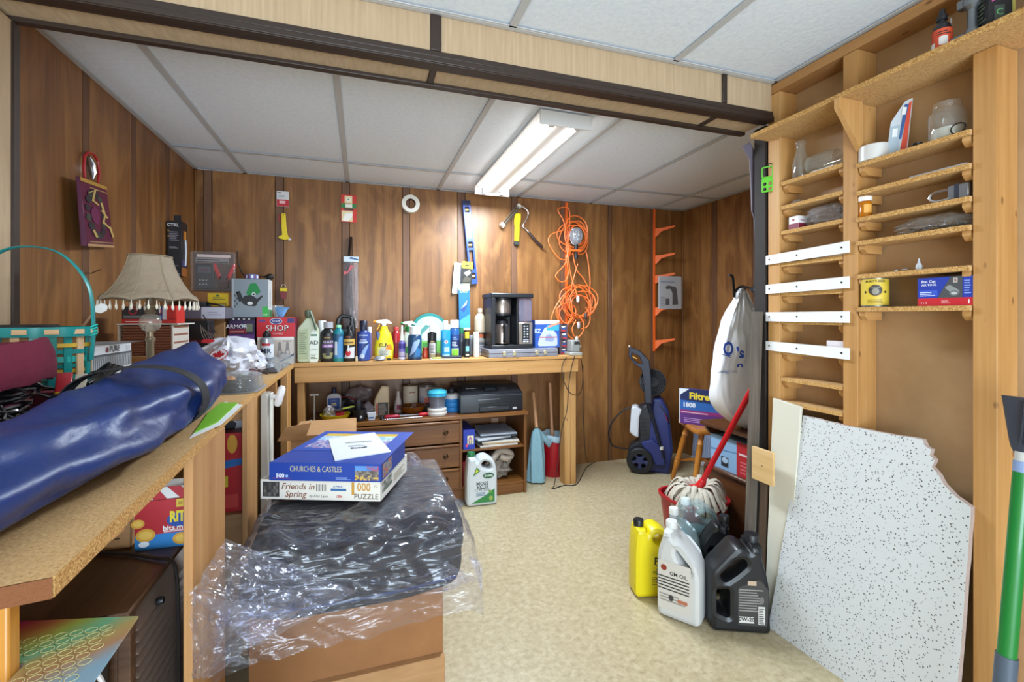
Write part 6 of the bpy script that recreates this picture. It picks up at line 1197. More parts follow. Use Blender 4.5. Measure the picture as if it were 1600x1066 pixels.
# ================================================================ under and before the left bench
t = thing('wood_cabinet', 'dark brown wood grain cabinet with a louvred side under the left bench', 'cabinet', (0, 0, 0))
DKW = wood('dark grained laminate', '#3a2616', '#513724', '#6b4e37', 'X', 1., .45); DKY = wood('dark grained laminate', '#3a2616', '#513724', '#6b4e37', 'Y', 1., .45)
m = M(DKW); m.box(-.95, -.445, 1.075, 1.44, 0, .588); m.build('cabinet_body', t, bev=.003)
m = M(DKY); m.box(-.955, -.425, 1.063, 1.45, .589, .602); m.build('cabinet_top', t, bev=.003)
m = M(DKW); m.box(-.444, -.423, 1.066, 1.09, 0, .588); m.build('corner_post', t, bev=.002)
LV = C('#75655a', .4)
for k in range(23):
    z = .03+.0235*k; m = M(LV); m.add([(-.444, 1.092, z), (-.444, 1.44, z), (-.419, 1.44, z+.001), (-.419, 1.092, z+.001), (-.442, 1.092, z+.021), (-.442, 1.44, z+.021)], [(0, 1, 2, 3), (3, 2, 5, 4), (0, 3, 4), (1, 5, 2)]); m.build('louvre', t)
m = M(BLK); m.at(tr(-.4185, 1.17, .56) @ rot(PI/2, 'Y')).lathe([(.006, 0), (.009, .006), (.007, .014)], n=12); m.build('knob', t)
t = thing('power_cord', 'dark brown power cord draped over the wood grain cabinet', 'cable', (0, 0, 0)); m = M(C('#1c1512', .45))
m.tube(sp([V((-.72, 1.38, .607)), V((-.60, 1.345, .608)), V((-.52, 1.31, .608)), V((-.455, 1.27, .6085)), V((-.42, 1.25, .608)), V((-.404, 1.235, .585)), V((-.395, 1.22, .50)), V((-.39, 1.22, .10))], 8), .0042, n=7); m.build('cord', t)
def ritz(m, w, h):
    m.rect(-w/2, 0, w/2, h, '#b01c26').rect(-w/2, 0, w/2, h*.3, '#2a7ec0', .0008).ell(w*.12, h*.56, w*.2, h*.16, '#1f4a9c', .001).text('RITZ', w*.11, h*.62, h*.30, '#e6cf2f', .0016, bold=.05, sx=.62).text('bits.mini', w*.06, h*.40, h*.15, '#f2ece8', .0016, bold=.02).rect(-w*.12, h*.32, w*.25, h*.345, '#e9c9c9', .0014)
    m.rect(w*.05, h*.82, w*.38, h*.99, '#d9b93a', .0010).text('20 PACK', w*.2, h*.9, h*.09, '#7d2020', .0014)
    for x, y, r in ((-.36, .3, .13), (-.46, .55, .09), (.12, .16, .12), (.30, .14, .12)): m.ell(w*x, h*y, w*r, w*r*.8, '#d9a13a', .0012).ell(w*x, h*y, w*r*.7, w*r*.5, '#e8bd57', .0014)
    m.ell(-w*.38, h*.12, w*.07, h*.06, '#e9eef2', .0014)
carton('cracker_box', 'red and blue cracker box standing on the wood grain cabinet', 'box', -.443, 1.335, .6025, .155, .05, .118, C('#a81e28', .45), front=ritz)
carton('striped_box', 'white box with red diagonal stripes lying on the red and blue cracker box', 'box', -.441, 1.337, .721, .14, .06, .03, C('#d9d6d0', .5), front=lambda m, w, h: m.poly([(-w*.3, 0), (-w*.1, 0), (-w*.25, h), (-w*.45, h)], '#b0202a').poly([(w*.1, 0), (w*.3, 0), (w*.1, h), (-w*.1, h)], '#b0202a'))
carton('cardboard_box', 'cardboard box with handwriting standing on the cabinet left of the crackers', 'box', -.64, 1.36, .6025, .20, .07, .13, CARD, front=lambda m, w, h: m.text('HAUL', w*.1, h*.3, .05, '#4a3a28', shear=.3, bold=-.01))
# honey wood panel, foil printed card and its support at the lower left corner
HON = wood('honey wood', '#b87a2c', '#c98c3a', '#d9a14d', 'Z', .9, .35)
t = thing('drawer_front', 'honey coloured wooden panel with a raised frame at the lower left corner', 'panel', (0, 0, 0))
m = M(HON); m.box(-.90, -.528, .903, .918, .0, .712); m.build('panel_board', t, bev=.002)
m = M(HON); m.box(-.529, -.509, .898, .925, 0, .734); m.box(-.90, -.5295, .898, .925, .7125, .734); m.build('frame', t, bev=.004, seg=2)
FO = bpy.data.materials.new('rainbow foil'); FO.use_nodes = True; nt = FO.node_tree; b = nt.nodes['Principled BSDF']; L = nt.links.new
tc = nt.nodes.new('ShaderNodeTexCoord'); sx = nt.nodes.new('ShaderNodeSeparateXYZ'); L(tc.outputs['Object'], sx.inputs[0])
no = nt.nodes.new('ShaderNodeTexNoise'); no.inputs['Scale'].default_value = 6; L(tc.outputs['Object'], no.inputs['Vector'])
ma = nt.nodes.new('ShaderNodeMath'); ma.operation = 'MULTIPLY_ADD'; ma.inputs[1].default_value = .25; L(no.outputs[0], ma.inputs[0])
mb = nt.nodes.new('ShaderNodeMath'); mb.operation = 'MULTIPLY_ADD'; mb.inputs[1].default_value = -2.2; mb.inputs[2].default_value = .44; L(sx.outputs['Y'], mb.inputs[0])
mc2 = nt.nodes.new('ShaderNodeMath'); mc2.operation = 'MULTIPLY_ADD'; mc2.inputs[1].default_value = 2.2; L(sx.outputs['X'], mc2.inputs[0]); L(mb.outputs[0], mc2.inputs[2]); L(mc2.outputs[0], ma.inputs[2])
rm = ramp(nt, [(0.1, '#7c2f9c'), (.2, '#c03a68'), (.32, '#bf8a4c'), (.44, '#a3b552'), (.56, '#6fb58e'), (.68, '#b5a066'), (.8, '#b8906a'), (.95, '#8fb4cc')]); L(ma.outputs[0], rm.inputs[0]); L(rm.outputs[0], b.inputs['Base Color']); b.inputs['Metallic'].default_value = .1; b.inputs['Roughness'].default_value = .35
for k in range(3):
    o = k*.006; pts = [(-.60+o, 1.058), (-.402+o*1.2, 1.008), (-.392+o, .80), (-.504, .80), (-.504, .932), (-.60, .932)]
    m = M(FO if k == 2 else C('#c9c6d0', .4, .3)); cx, cy = -.5, .95; t = thing('foil_card', ('lowest foil card under the rainbow patterned card', 'middle foil card under the rainbow patterned card', 'rainbow foil card with a pattern of joined loops at the lower left')[k], 'card', (cx, cy, .6125+k*.0036))
    m.at(tr(0, 0, .0015)).ext([(a-cx, b_-cy) for a, b_ in pts], .003); m.build('card_sheet', t)
    if k == 2:
        m = M(C('#d2cf92', .4))
        def inside(x, y): return y < 1.0 and x < -.407 and y > .805 and (x > -.496 or y > .94) and x > -.595
        for i in range(10):
            for j in range(15):
                x = -.595+.021*i+(.0105 if j % 2 else 0); y = .812+.0175*j
                if inside(x, y) and y < 1.05-(x+.6)*.25-.01: m.tube([(x-cx+.0085*math.cos(q), y-cy+.0075*math.sin(q), .0036) for q in [2*PI*s_/12 for s_ in range(12)]], .0006, n=4, closed=True)
        o_ = m.build('embossed_pattern', t); o_['kind'] = 'stuff'
carton('dark_box', 'dark box holding up the foil cards beneath the left bench', 'box', -.525, .935, 0, .15, .115, .612, C('#1f1814', .6))
t = thing('white_cable', 'loop of pale cable hanging below the foil cards', 'cable', (0, 0, 0)); m = M(C('#b9b3b0', .4)); m.tube(sp([V((-.455, .925, .60)), V((-.415, .915, .60)), V((-.395, .915, .55)), V((-.40, .92, .46)), V((-.415, .93, .38))], 6), .0035, n=6); m.build('cable_loop', t)
# boxes between the uprights
def crk(m, w, h): m.rect(-w/2, 0, w/2, h, '#c01f22').poly([(-w/2, h*.5), (w/2, h*.6), (w/2, h*.68), (-w/2, h*.62)], '#2b6fb8', .0008).poly([(-w/2, h*.28), (w*.1, h*.32), (w*.1, h*.46), (-w/2, h*.4)], '#e0cf2c', .001).ell(-w*.1, h*.78, w*.12, h*.13, '#e0952c', .001).ell(w*.18, h*.86, w*.1, h*.12, '#e8a838', .0012).ell(-w*.2, h*.2, w*.14, h*.09, '#2d6a34', .0012).rect(w*.0, h*.05, w*.3, h*.22, '#d8453a', .0011)
carton('cracker_box', 'red cracker box seen between the two bench uprights', 'box', -.485, 1.93, .45, .17, .06, .29, C('#b01f22', .45), front=crk, right=crk)
carton('shoe_box', 'white and black box above and behind the red cracker box', 'box', -.50, 2.02, .45, .20, .2, .36, C('#d2d0d6', .5), front=lambda m, w, h: m.poly([(-w*.5, h*.5), (0, h*.5), (w*.2, h*.85), (-w*.1, h), (-w*.5, h)], '#26262e').ell(w*.2, h*.94, w*.1, h*.02, '#5c2347', .001))
carton('cardboard_box', 'tall carton on the floor below the red cracker box', 'box', -.51, 1.90, 0, .22, .34, .4495)
t = thing('beige_panel_arm', 'narrow beige metal panel with a rounded white knob leaning on the bench corner', 'panel', (-.352, 2.0, 0)); m = M(C('#a8a297', .5)); m.box(-.012, .012, -.055, .02, .50, .875); m.build('panel_face', t, bev=.002)
m = M(C('#dcd8ca', .4)); m.box(.0125, .020, -.02, .022, .50, .872); m.build('white_edge', t, bev=.002); m = M(C('#e3dfdc', .35)); m.tube([(.02, -.02, .86), (.045, -.03, .86)], .009, n=8); m.at(tr(.05, -.03, .862) @ rot(.25, 'Y')).tube([(0, 0, -.04), (0, 0, -.03), (0, 0, .03), (0, 0, .04)], .014, n=12, rs=[.008, .015, .014, .008]); m.build('knob', t)
m = M(C('#a8a297', .5)); m.box(-.012, .012, -.055, .02, 0, .4995); m.build('lower_panel', t, bev=.002)
# big carton, carton under it
carton('cardboard_box', 'flattened cardboard carton on the floor under the big brown carton', 'box', .0, 1.44, 0, .50, .40, .098, CARD, top=lambda m, w, h: m.rect(-w/2, h*.45, w/2, h*.55, '#b89a6c'))
carton('cardboard_box', 'big brown cardboard carton carrying the wrapped black cushions', 'box', -.028, 1.459, .0985, .55, .42, .245, CARD2, front=None)
carton('open_carton', 'open carton with a raised flap behind the puzzle boxes', 'box', -.155, 2.14, 0, .26, .30, .66, CARD)
t = thing('carton_flap', 'tan cardboard flap sticking up behind the puzzle boxes', 'cardboard', (0, 0, 0)); a, b_, c, d = PY(433, 690, 2.12), PY(476, 688, 2.12), PY(486, 661, 2.1), PY(446, 668, 2.1)
m = M(CARD); q = [a, b_, c, d]; q += [p+V((0, .004, 0)) for p in q]; m.add(q, [(0, 1, 2, 3), (7, 6, 5, 4), (0, 4, 5, 1), (1, 5, 6, 2), (2, 6, 7, 3), (3, 7, 4, 0)]); m.build('flap_sheet', t)
# wrapped cushion
t = thing('wrapped_cushions', 'stack of black cushions wrapped in clear plastic on the big carton', 'cushion', (.0, 1.62, .349))
CU = C('#16181f', .85, bump=.3, bs=200)
def cushion(z0, z1, x0, x1, y0, y1, seed, mt=CU):
    m = M(mt); R = []; cx, cy = (x0+x1)/2, (y0+y1)/2; n = 72
    for j in range(13):
        b = -PI/2+PI*j/12; zz = z0+(z1-z0)*(math.sin(b)+1)/2; s = abs(math.cos(b))**.35 if abs(math.cos(b)) > 1e-6 else 0
        s = max(s, .9 if False else .02); ring = []
        for i in range(n):
            a = 2*PI*i/n; px = sgnp(math.cos(a), .42)*(x1-x0)/2; py = sgnp(math.sin(a), .42)*(y1-y0)/2; k = (.9+.1*s) if 0 < j < 12 else .86
            ring.append((cx+px*k, cy+py*k, zz+.010*N3(px*7, py*7, seed+z0*9)*2*s))
        R.append(ring)
    m.rings(R, mt, (1, 1)); return m
for i, a in enumerate(((0, .085, -.335, .315, -.27, .31, 1), (.075, .155, -.315, .325, -.25, .31, 2), (.145, .208, -.27, .30, -.21, .31, 3))): o_ = cushion(*a).build('cushion', t, ang=3)
m = M(C('#1d3058', .7)); m.tube(sp([(-.29, -.262, .035), (-.1, -.268, .03), (.1, -.268, .032), (.27, -.262, .04)], 6), .004, n=5); m.build('blue_piping', t)
FL = film('#f4f5ff', .05, .16, 1., 11, edge=.25)
def wrapf(a, b):
    # sheet running from the rear edge, over the top, down the front; a across, b back to front
    x = -.343+.69*a; path = [(.34, .05), (.33, .17), (.28, .226), (.0, .226), (-.24, .220), (-.30, .16), (-.32, .06), (-.33, -.02)]
    f = b*(len(path)-1); i = min(int(f), len(path)-2); y = path[i][0]+(path[i+1][0]-path[i][0])*(f-i); z = path[i][1]+(path[i+1][1]-path[i][1])*(f-i)
    e = abs(a-.5)*2; drop = max(0, e-.82)/.18
    z = z-drop**1.5*(.13 if z > .12 else .03)+.004
    q = V((x*1.8+y*1.5+z*1.2, y*3.5-x*1.5, z*6+x*2)); r_ = (abs(noise.noise(q*3.1))*.03+noise.noise(q*6)*.010)*(.15 if b < .5 else 1)
    skew = .05*(1-a) if b > .6 else 0
    return (x*(1-.03*drop), y-(r_ if b > .55 else 0)-skew, z+(r_ if b < .75 else 0))
m = M(FL); m.grid(wrapf, 110, 70); m.build('plastic_wrap', t)
FL2 = film('#f4f5ff', .10, .14, 1., 14, edge=.35)
c0 = V((.0, 1.62, .349))
def tail(p0, p1, p2, p3, seed, nm='wrap_tail', amp=.018):
    P = [V(p)-c0 for p in (p0, p1, p2, p3)]
    def f(a, b): 
        p = P[0]*(1-a)*(1-b)+P[1]*a*(1-b)+P[2]*a*b+P[3]*(1-a)*b; q = V((a*5, b*3, seed)); s = amp*(abs(noise.noise(q))*2+noise.noise(q*2.6)); return p+V((s*.5, -s, s*.3))
    m = M(FL2); m.grid(f, 36, 24); m.build(nm, t)
tail(PY(352, 842, 1.30), PY(560, 925, 1.31), PY(395, 1010, 1.16), PY(296, 925, 1.10), 1)
tail(PY(296, 925, 1.10), PY(470, 955, 1.22), PY(330, 1056, 1.14), PY(300, 1060, 1.08), 4)
tail(PY(560, 925, 1.36), PY(700, 880, 1.36), PY(742, 905, 1.38), PY(690, 925, 1.37), 7)
tail(PY(640, 716, 1.96), PY(655, 730, 1.93), PY(716, 860, 1.50), PY(690, 880, 1.46), 9, amp=.012)
m = M(FL2); m.tube(sp([V(PY(632, 722, 1.93))-c0, V(PY(640, 714, 1.93))-c0, V(PY(650, 722, 1.92))-c0, V(PY(652, 740, 1.9))-c0], 6), .02, n=10, rs=None); m.build('bunched_wrap', t)
# jigsaw boxes
PIC = ['#4f7fae', '#c9d3da', '#b0879c', '#6b5a7a', '#d9b95a', '#8fa45a', '#3c4f6a']
def mosaic(m, x0, y0, x1, y1, n1, n2, cols, z=.001, seed=1):
    rd = random.Random(seed)
    for i in range(n1):
        for j in range(n2):
            xa, ya = x0+(x1-x0)*i/n1, y0+(y1-y0)*j/n2; k = cols(i/n1, j/n2, rd)
            m.rect(xa, ya, xa+(x1-x0)/n1, ya+(y1-y0)/n2, k, z)
def pz1(m, w, h):
    m.rect(-w/2, 0, w/2, h, '#e3ded2').rect(-w*.48, h*.12, -w*.34, h*.88, '#3a3634', .0008)
    mosaic(m, -w*.47, h*.16, -w*.35, h*.84, 6, 4, lambda a, b, r: ('#54504c', '#3b3a3a', '#6e6660')[r.randrange(3)], .0012)
    m.text('Friends in', -w*.18, h*.66, h*.44, '#7d4a2c', .0014, shear=.25, bold=.01).text('Spring', -w*.20, h*.27, h*.44, '#7d4a2c', .0014, shear=.25, bold=.01).text('by Dot Lane', -w*.01, h*.20, h*.19, '#3b3430', .0014, shear=.3)
    for i in range(11): m.rect(-w*.03+i*w*.008, h*.45, -w*.03+i*w*.008+w*(.002+.003*(i % 3 == 0)), h*.8, '#4a4846', .0012)
    m.text('A PIECE', w*.15, h*.7, h*.14, '#2f5f9c', bold=.02).rect(w*.09, h*.48, w*.22, h*.6, '#39699c', .001).text('USA', w*.16, h*.2, h*.16, '#b8342c', bold=.04)
    m.text('1', w*.275, h*.58, h*.85, '#c9953a', bold=.03).text('000', w*.365, h*.68, h*.58, '#c9953a', bold=.015, sx=.8).text('PC', w*.465, h*.75, h*.16, '#8c7446').text('PUZZLE', w*.385, h*.22, h*.36, '#5a4630', bold=.01)
def pz1r(m, w, h): m.rect(-w/2, 0, w/2, h, '#d9d5ca'); mosaic(m, -w*.45, h*.3, -w*.1, h*.85, 6, 3, lambda a, b, r: ('#8c8a86', '#5f6a5a', '#b0aca4')[r.randrange(3)]); m.lines(-w*.05, w*.4, h*.25, h*.7, 4, '#8c7a5a', .001)
c, s_ = math.cos, math.sin
rz1 = -math.atan2(.149, .378)
P_ = PZ(500, 793, .572)
carton('jigsaw_box', 'white 1000 piece jigsaw box, lower of the two puzzles', 'puzzle box', P_.x, P_.y, .595, .385, .285, .062, C('#ddd8cc', .45), rz=rz1, front=pz1, right=pz1r)
def pz2(m, w, h):
    m.rect(-w/2, 0, w/2, h, '#20429c').text('CHURCHES & CASTLES', -w*.08, h*.66, h*.44, '#cfc48c', .0012, sx=.66).text('500', -w*.40, h*.27, h*.32, '#e9ebf2', bold=.03).rect(-w*.47, h*.12, -w*.30, h*.15, '#b33a4a', .001).ell(-w*.34, h*.26, h*.08, h*.08, '#8fb0e0', .0012).lines(w*.1, w*.24, h*.1, h*.26, 3, '#8ea6dc', .001)
    mosaic(m, w*.27, h*.08, w*.48, h*.88, 14, 9, lambda a, b, r: ('#d9b04a' if b < .25 and r.random() < .5 else ('#5a4f4a', '#8c857c', '#6a6058')[r.randrange(3)]) if b < .6 else ('#5b8fd0' if a < .5 else ('#a05a7c', '#5b7ab8')[r.randrange(2)]))
def pz2t(m, w, h):
    m.rect(-w/2, 0, w/2, h, '#2f4fa8')
    mosaic(m, -w*.42, h*.12, w*.36, h*.86, 30, 16, lambda a, b, r: ('#c9a93c' if b > .8 else (('#8fb4dc', '#b9cfe6')[r.randrange(2)] if b > .45 else ('#a58fb4', '#8c7ca8', '#c2b0c8', '#4c6fae')[r.randrange(4)])))
P2 = PZ(507, 757, .652)
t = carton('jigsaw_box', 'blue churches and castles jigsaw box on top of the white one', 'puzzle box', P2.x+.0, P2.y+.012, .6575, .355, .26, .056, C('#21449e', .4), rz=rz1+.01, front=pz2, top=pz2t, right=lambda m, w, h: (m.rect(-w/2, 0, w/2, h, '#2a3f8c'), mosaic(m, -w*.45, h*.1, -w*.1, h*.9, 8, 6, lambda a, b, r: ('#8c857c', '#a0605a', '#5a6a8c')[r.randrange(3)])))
q = [PZ(523, 722, .7115), PZ(611, 708, .7115), PZ(585, 678, .7115), PZ(513, 688, .7115)]
def bk(m): m.text('Bissell', .005, -.042, .022, '#26262c', .001, bold=.04).rect(-.04, .03, .05, .034, '#7f938f').rect(-.045, .038, .05, .041, '#8fa39f').lines(-.03, .03, -.02, .0, 2, '#b5bcc4', .0008)
sheet('booklet', 'white instruction booklet lying on the blue jigsaw box', 'booklet', [(p.x, p.y) for p in q], .7140, .003, C('#dfe3ea', .5), top=bk)
t = thing('black_bag', 'black fabric bundle on the floor under the hanging plastic', 'bag', (-.262, 1.06, 0)) ; m = crumple(C('#121214', .7), 0, 0, 0, .065, .08, .34, .03, 14, 4, 24, 12); m.build('bundle', t)
# ================================================================ right side: pressure washer, chair, stand, bag, mop
c = PZ(1022, 737, 0); K = tX(1022, c.x)/715*0+(c.x*SY+c.y*CY)/715; RZW = -math.atan2(c.x, c.y)
t = thing('pressure_washer', 'blue and black pressure washer on wheels by the right corner', 'pressure washer', (c.x, c.y, 0), RZW)
def W(u, v): return ((u-1022)*K, (737-v)*K)
def wp(l): return [W(*p) for p in l]
NB = C('#26326e', .4); WB_ = C('#1e2028', .45)
m = M(NB); m.at(tr(0, .05, 0), FRONT).ext(rp(wp([(1008, 737), (1044, 738), (1050, 700), (1044, 640), (1034, 622), (1020, 622), (1014, 660), (1008, 700)]), .02), .17, bev=.02); m.build('blue_shell', t)
m = M(WB_); m.at(tr(0, .04, 0), FRONT).ext(rp(wp([(980, 725), (984, 700), (1000, 688), (997, 655), (994, 640), (1012, 630), (1020, 650), (1018, 700), (1012, 730)]), .02), .15, bev=.015); m.build('black_body', t)
m = M(NB); m.at(tr(0, -.05, 0), FRONT).ext(rp(wp([(1002, 690), (1020, 684), (1036, 700), (1038, 722), (1026, 724), (1012, 706)]), .015), .03, bev=.006); m.build('blue_fender', t)
for k in range(5): m = M(C('#101118', .5)); x, y = W(1006, 678-k*6); m.box(x-.02, x+.022, -.041, -.036, y-.004, y+.004); m.build('vent_slot', t)
for yy in (-.075, .17):
    x, y = W(1001, 716)
    for nm, mt, prof in (('tyre', C('#15161c', .6), [(.055, -.022), (.088, -.022), (.096, -.014), (.096, .014), (.088, .022), (.055, .022)]),):
        m = M(mt); m.at(tr(x, yy, .0965) @ rot(PI/2, 'X')).lathe(prof+[prof[0]], n=40, cap=(0, 0)); wh = m.build('wheel', t)
    m = M(C('#27305c', .4)); m.at(tr(x, yy, .0965), FRONT).ext([circ(0, 0, .074, n=40)]+[circ(.045*math.cos(a), .045*math.sin(a), .017, n=14) for a in [PI/2+2*PI*i/5 for i in range(5)]], .026, bev=.003); m.build('hub', wh)
m = M(C('#c9ccd4', .35)); m.at(tr(0, .0, 0), FRONT).ext(rp(wp([(985, 676), (988, 636), (995, 634), (1004, 640), (1000, 652), (999, 684), (992, 682)]), .01), .10, bev=.012); m.build('detergent_tank', t)
m = M(WB_); x, y = W(1020, 600); m.at(tr(x, .07, y) @ rot(PI/2-.3, 'X')).lathe([(.09, -.04), (.098, -.036), (.098, -.03), (.06, -.026), (.06, .026), (.098, .03), (.098, .036), (.09, .04)], n=36); m.build('hose_reel', t)
m = M(C('#14151a', .5))
for k in range(5): m.at(tr(x, .07, y) @ rot(PI/2-.3, 'X')).tube([((.045+.012*k)*math.cos(a), (.045+.012*k)*math.sin(a), .046) for a in [2*PI*i/28 for i in range(28)]], .0055, n=6, closed=True)
m.build('hose_coils', t)
m = M(WB_); 
for u0 in (1012, 1030): a = W(u0, 640); b_ = W(u0-4, 585); m.tube([(a[0], .09, a[1]), (b_[0], .09, b_[1])], .010, n=8)
a, b_ = W(1008, 585), W(1026, 585); m.tube([(a[0], .09, a[1]), (b_[0], .09, b_[1])], .010, n=8); m.build('handle_frame', t)
m = M(C('#1b1f30', .4)); m.at(tr(0, -.07, 0), FRONT).ext([rp(wp([(985, 541), (1002, 548), (1015, 562), (1018, 590), (1019, 628), (1009, 628), (1006, 588), (1003, 575), (992, 568), (984, 556)]), .006), rp(wp([(989, 551), (1000, 556), (1005, 568), (996, 566), (989, 558)]), .004)], .035, bev=.005); m.build('spray_gun', t)
m = M(C('#c9c1b4', .35)); a = W(985, 541); m.at(tr(a[0]+.002, -.07, a[1]-.004)).lathe([(.006, -.006), (.007, .006), (.004, .012)], n=10); m.build('gun_tip', t)
m = M(C('#b0863c', .35, .5)); a = W(993, 558); m.at(tr(a[0], -.07, a[1]), FRONT).ext(rp([(-.012, .01), (.02, -.006), (.016, -.012), (-.012, .0)], .003), .02); m.build('gun_trigger', t)
m = M(C('#191c28', .4)); a = W(1014, 628); b_ = W(1036, 712); m.tube([(a[0], -.06, a[1]), (b_[0], -.06, b_[1])], .011, n=8, rs=[.016, .009]); m.build('lance', t)
m = M(C('#d4d2ce', .4)); a = W(1033, 696); m.at(tr(a[0], -.062, a[1])).lathe([(.013, -.012), (.014, .0), (.013, .012)], n=12); m.build('white_coupling', t)
m = M(C('#14151a', .45)); m.tube(sp([(W(1006, 636)[0], -.03, W(1006, 636)[1]), (W(980, 640)[0], -.04, W(980, 640)[1]), (W(960, 660)[0], -.04, W(960, 660)[1]), (W(953, 682)[0], -.03, W(953, 682)[1]), (W(960, 702)[0], -.01, W(960, 702)[1]), (W(984, 706)[0], .02, W(984, 706)[1])], 8), .006, n=7)
m.tube(sp([(W(1030, 630)[0], -.04, W(1030, 630)[1]), (W(1040, 645)[0], -.06, W(1040, 645)[1]), (W(1045, 660)[0], -.03, W(1045, 660)[1])], 6), .004, n=6); m.build('hose', t)
m = M(C('#8c1d50', .4)); a = W(1037, 640); b_ = W(1042, 656); m.tube([(a[0], -.045, a[1]), (b_[0], -.05, b_[1])], .003, n=6); m.build('pink_clip', t)
# wooden chair
HW = wood('honey chair wood', '#a0601c', '#b87426', '#cc8a38', 'X', 1.2, .35, coat=.3); HWZ = wood('honey chair wood', '#a0601c', '#b87426', '#cc8a38', 'Z', 1.2, .35, coat=.3)
t = thing('wooden_chair', 'honey coloured wooden chair with turned legs holding a filter box', 'chair', (2.26, 2.51, 0), -PI/2-.35)
# its back stands toward the right wall
m = M(HW); m.at(tr(0, 0, .432)).ext(rp([(-.19, -.19), (.19, -.19), (.175, .19), (-.175, .19)], .06), .034, bev=.012); m.build('seat', t)
LEGP = [(.011, 0), (.015, .02), (.017, .10), (.022, .14), (.016, .15), (.021, .158), (.019, .17), (.017, .20), (.020, .30), (.017, .34), (.022, .35), (.016, .36), (.018, .425)]
def turned(m, a, b_):
    d = (V(b_)-V(a)); q = d.to_track_quat('Z', 'Y').to_matrix().to_4x4(); s = d.length/.425
    m.at(tr(*a) @ q).lathe([(r, z*s) for r, z in LEGP], n=14)
for sx in (-1, 1):
    m = M(HWZ); turned(m, (sx*.20, -.215, 0), (sx*.13, -.13, .415)); m.build('leg', t); m = M(HWZ); turned(m, (sx*.18, .20, 0), (sx*.12, .13, .415)); m.build('leg', t)
    m = M(HW); m.tube([(sx*.178, -.185, .145), (sx*.175, -.05, .15), (sx*.17, .05, .15), (sx*.165, .175, .145)], .01, n=10, rs=[.008, .013, .013, .008]); m.build('stretcher', t)
m = M(HW); m.tube([(-.173, 0, .15), (-.05, 0, .15), (.05, 0, .15), (.173, 0, .15)], .01, n=10, rs=[.008, .013, .013, .008]); m.build('stretcher', t)
for x in (-.14, -.07, 0, .07, .14): m = M(HWZ); m.tube([(x, .15, .448), (x*1.1, .17, .58), (x*1.15, .20, .80)], .01, n=8, rs=[.009, .013, .008]); m.build('spindle', t)
m = M(HW); m.at(tr(0, .205, .80), rot(.12, 'X') @ FRONT).ext(rp([(-.20, 0), (.20, 0), (.19, .09), (-.19, .09)], .03), .02, bev=.004); m.build('crest_rail', t)
def filt(m, w, h):
    m.rect(-w/2, 0, w/2, h, '#5a2f7c').rect(-w/2, h*.3, w/2, h, '#2563b0', .0007).poly([(-w/2, h*.68), (w/2, h*.60), (w/2, h), (-w/2, h)], '#1d2a5c', .0009).poly([(-w/2, h*.8), (-w*.3, h), (-w/2, h)], '#dfe3ea', .0012).rect(-w/2, h*.3, w/2, h*.4, '#8c2c74', .001).rect(-w/2, 0, -w/2+.006, h, '#d9dce6', .0014)
    m.text('Filtrete', -w*.02, h*.8, h*.26, '#e6d236', .0014, bold=.035).text('1800', -w*.3, h*.54, h*.18, '#eceff4', .0014, bold=.03).lines(-w*.4, w*.1, h*.06, h*.2, 3, '#b08cc8', .0013).lines(-w*.46, w*.1, h*.32, h*.38, 1, '#d8b4cc', .0014)
carton('furnace_filter_box', 'purple and blue furnace filter box propped on the wooden chair', 'box', 2.145, 2.47, .4495, .32, .03, .235, C('#2a3c86', .4), rz=-.95, front=filt, rx=-.0)
t = thing('white_filter', 'white pleated furnace filter leaning under the wooden chair', 'filter', (2.53, 2.82, 0), -PI/2, rx=-.10); m = M(C('#a9b4cc', .6)); m.box(-.24, .24, 0, .018, .004, .40); m.build('filter_frame', t, bev=.002); m = M(C('#8fa0c0', .6)); 
for i in range(22): m.box(-.225+.0208*i, -.225+.0208*i+.010, -.003, -.0005, .06, .38)
m.build('pleats', t)['kind'] = 'stuff'
m = M(C('#d3d9e6', .5)); m.box(-.24, .24, -.006, -.0032, .004, .05); m.rect(0, 0, .0001, .0001, WHT); m.build('lower_strip', t); m = M(C('#3b3f4c', .5)); 
for i in range(3): m.box(-.05+.02*i, -.04+.02*i, -.008, -.0062, .02, .03)
m.build('marks', t)
# dark wooden stand with curved sides, facing the room
DW = wood('dark stand wood', '#3c2010', '#54301a', '#6c4426', 'X', 1.2, .35, coat=.3); DWZ = wood('dark stand wood', '#3c2010', '#54301a', '#6c4426', 'Z', 1.2, .35, coat=.3)
t = thing('side_stand', 'dark wooden side stand with curved sides behind the mop bucket', 'stand', (1.735, 1.83, 0), -PI/2)
m = M(DW); m.at(tr(0, .125, .605)).ext(rp([(-.195, -.14), (.195, -.14), (.195, .13), (-.195, .13)], .02), .02, bev=.006); m.build('top', t)
prof = rp([(0, 0), (.24, 0), (.24, .594), (.0, .594), (.02, .56, .01), (.085, .50, .03), (.10, .45, .03), (.05, .405, .03), (.0, .385, .005)], .004)
for x in (-.165, .165): m = M(DWZ); m.at(tr(x, 0, 0), RIGHT).ext([prof], .018, bev=.002); m.build('curved_side', t)
m = M(DW); m.box(-.155, .155, .0, .24, .372, .388); m.build('shelf', t, bev=.003); m = M(DW); m.box(-.155, .155, .012, .026, .02, .3715); m.build('front_panel', t, bev=.002); m = M(DW); m.box(-.155, .155, .226, .238, .02, .594); m.build('back_panel', t)
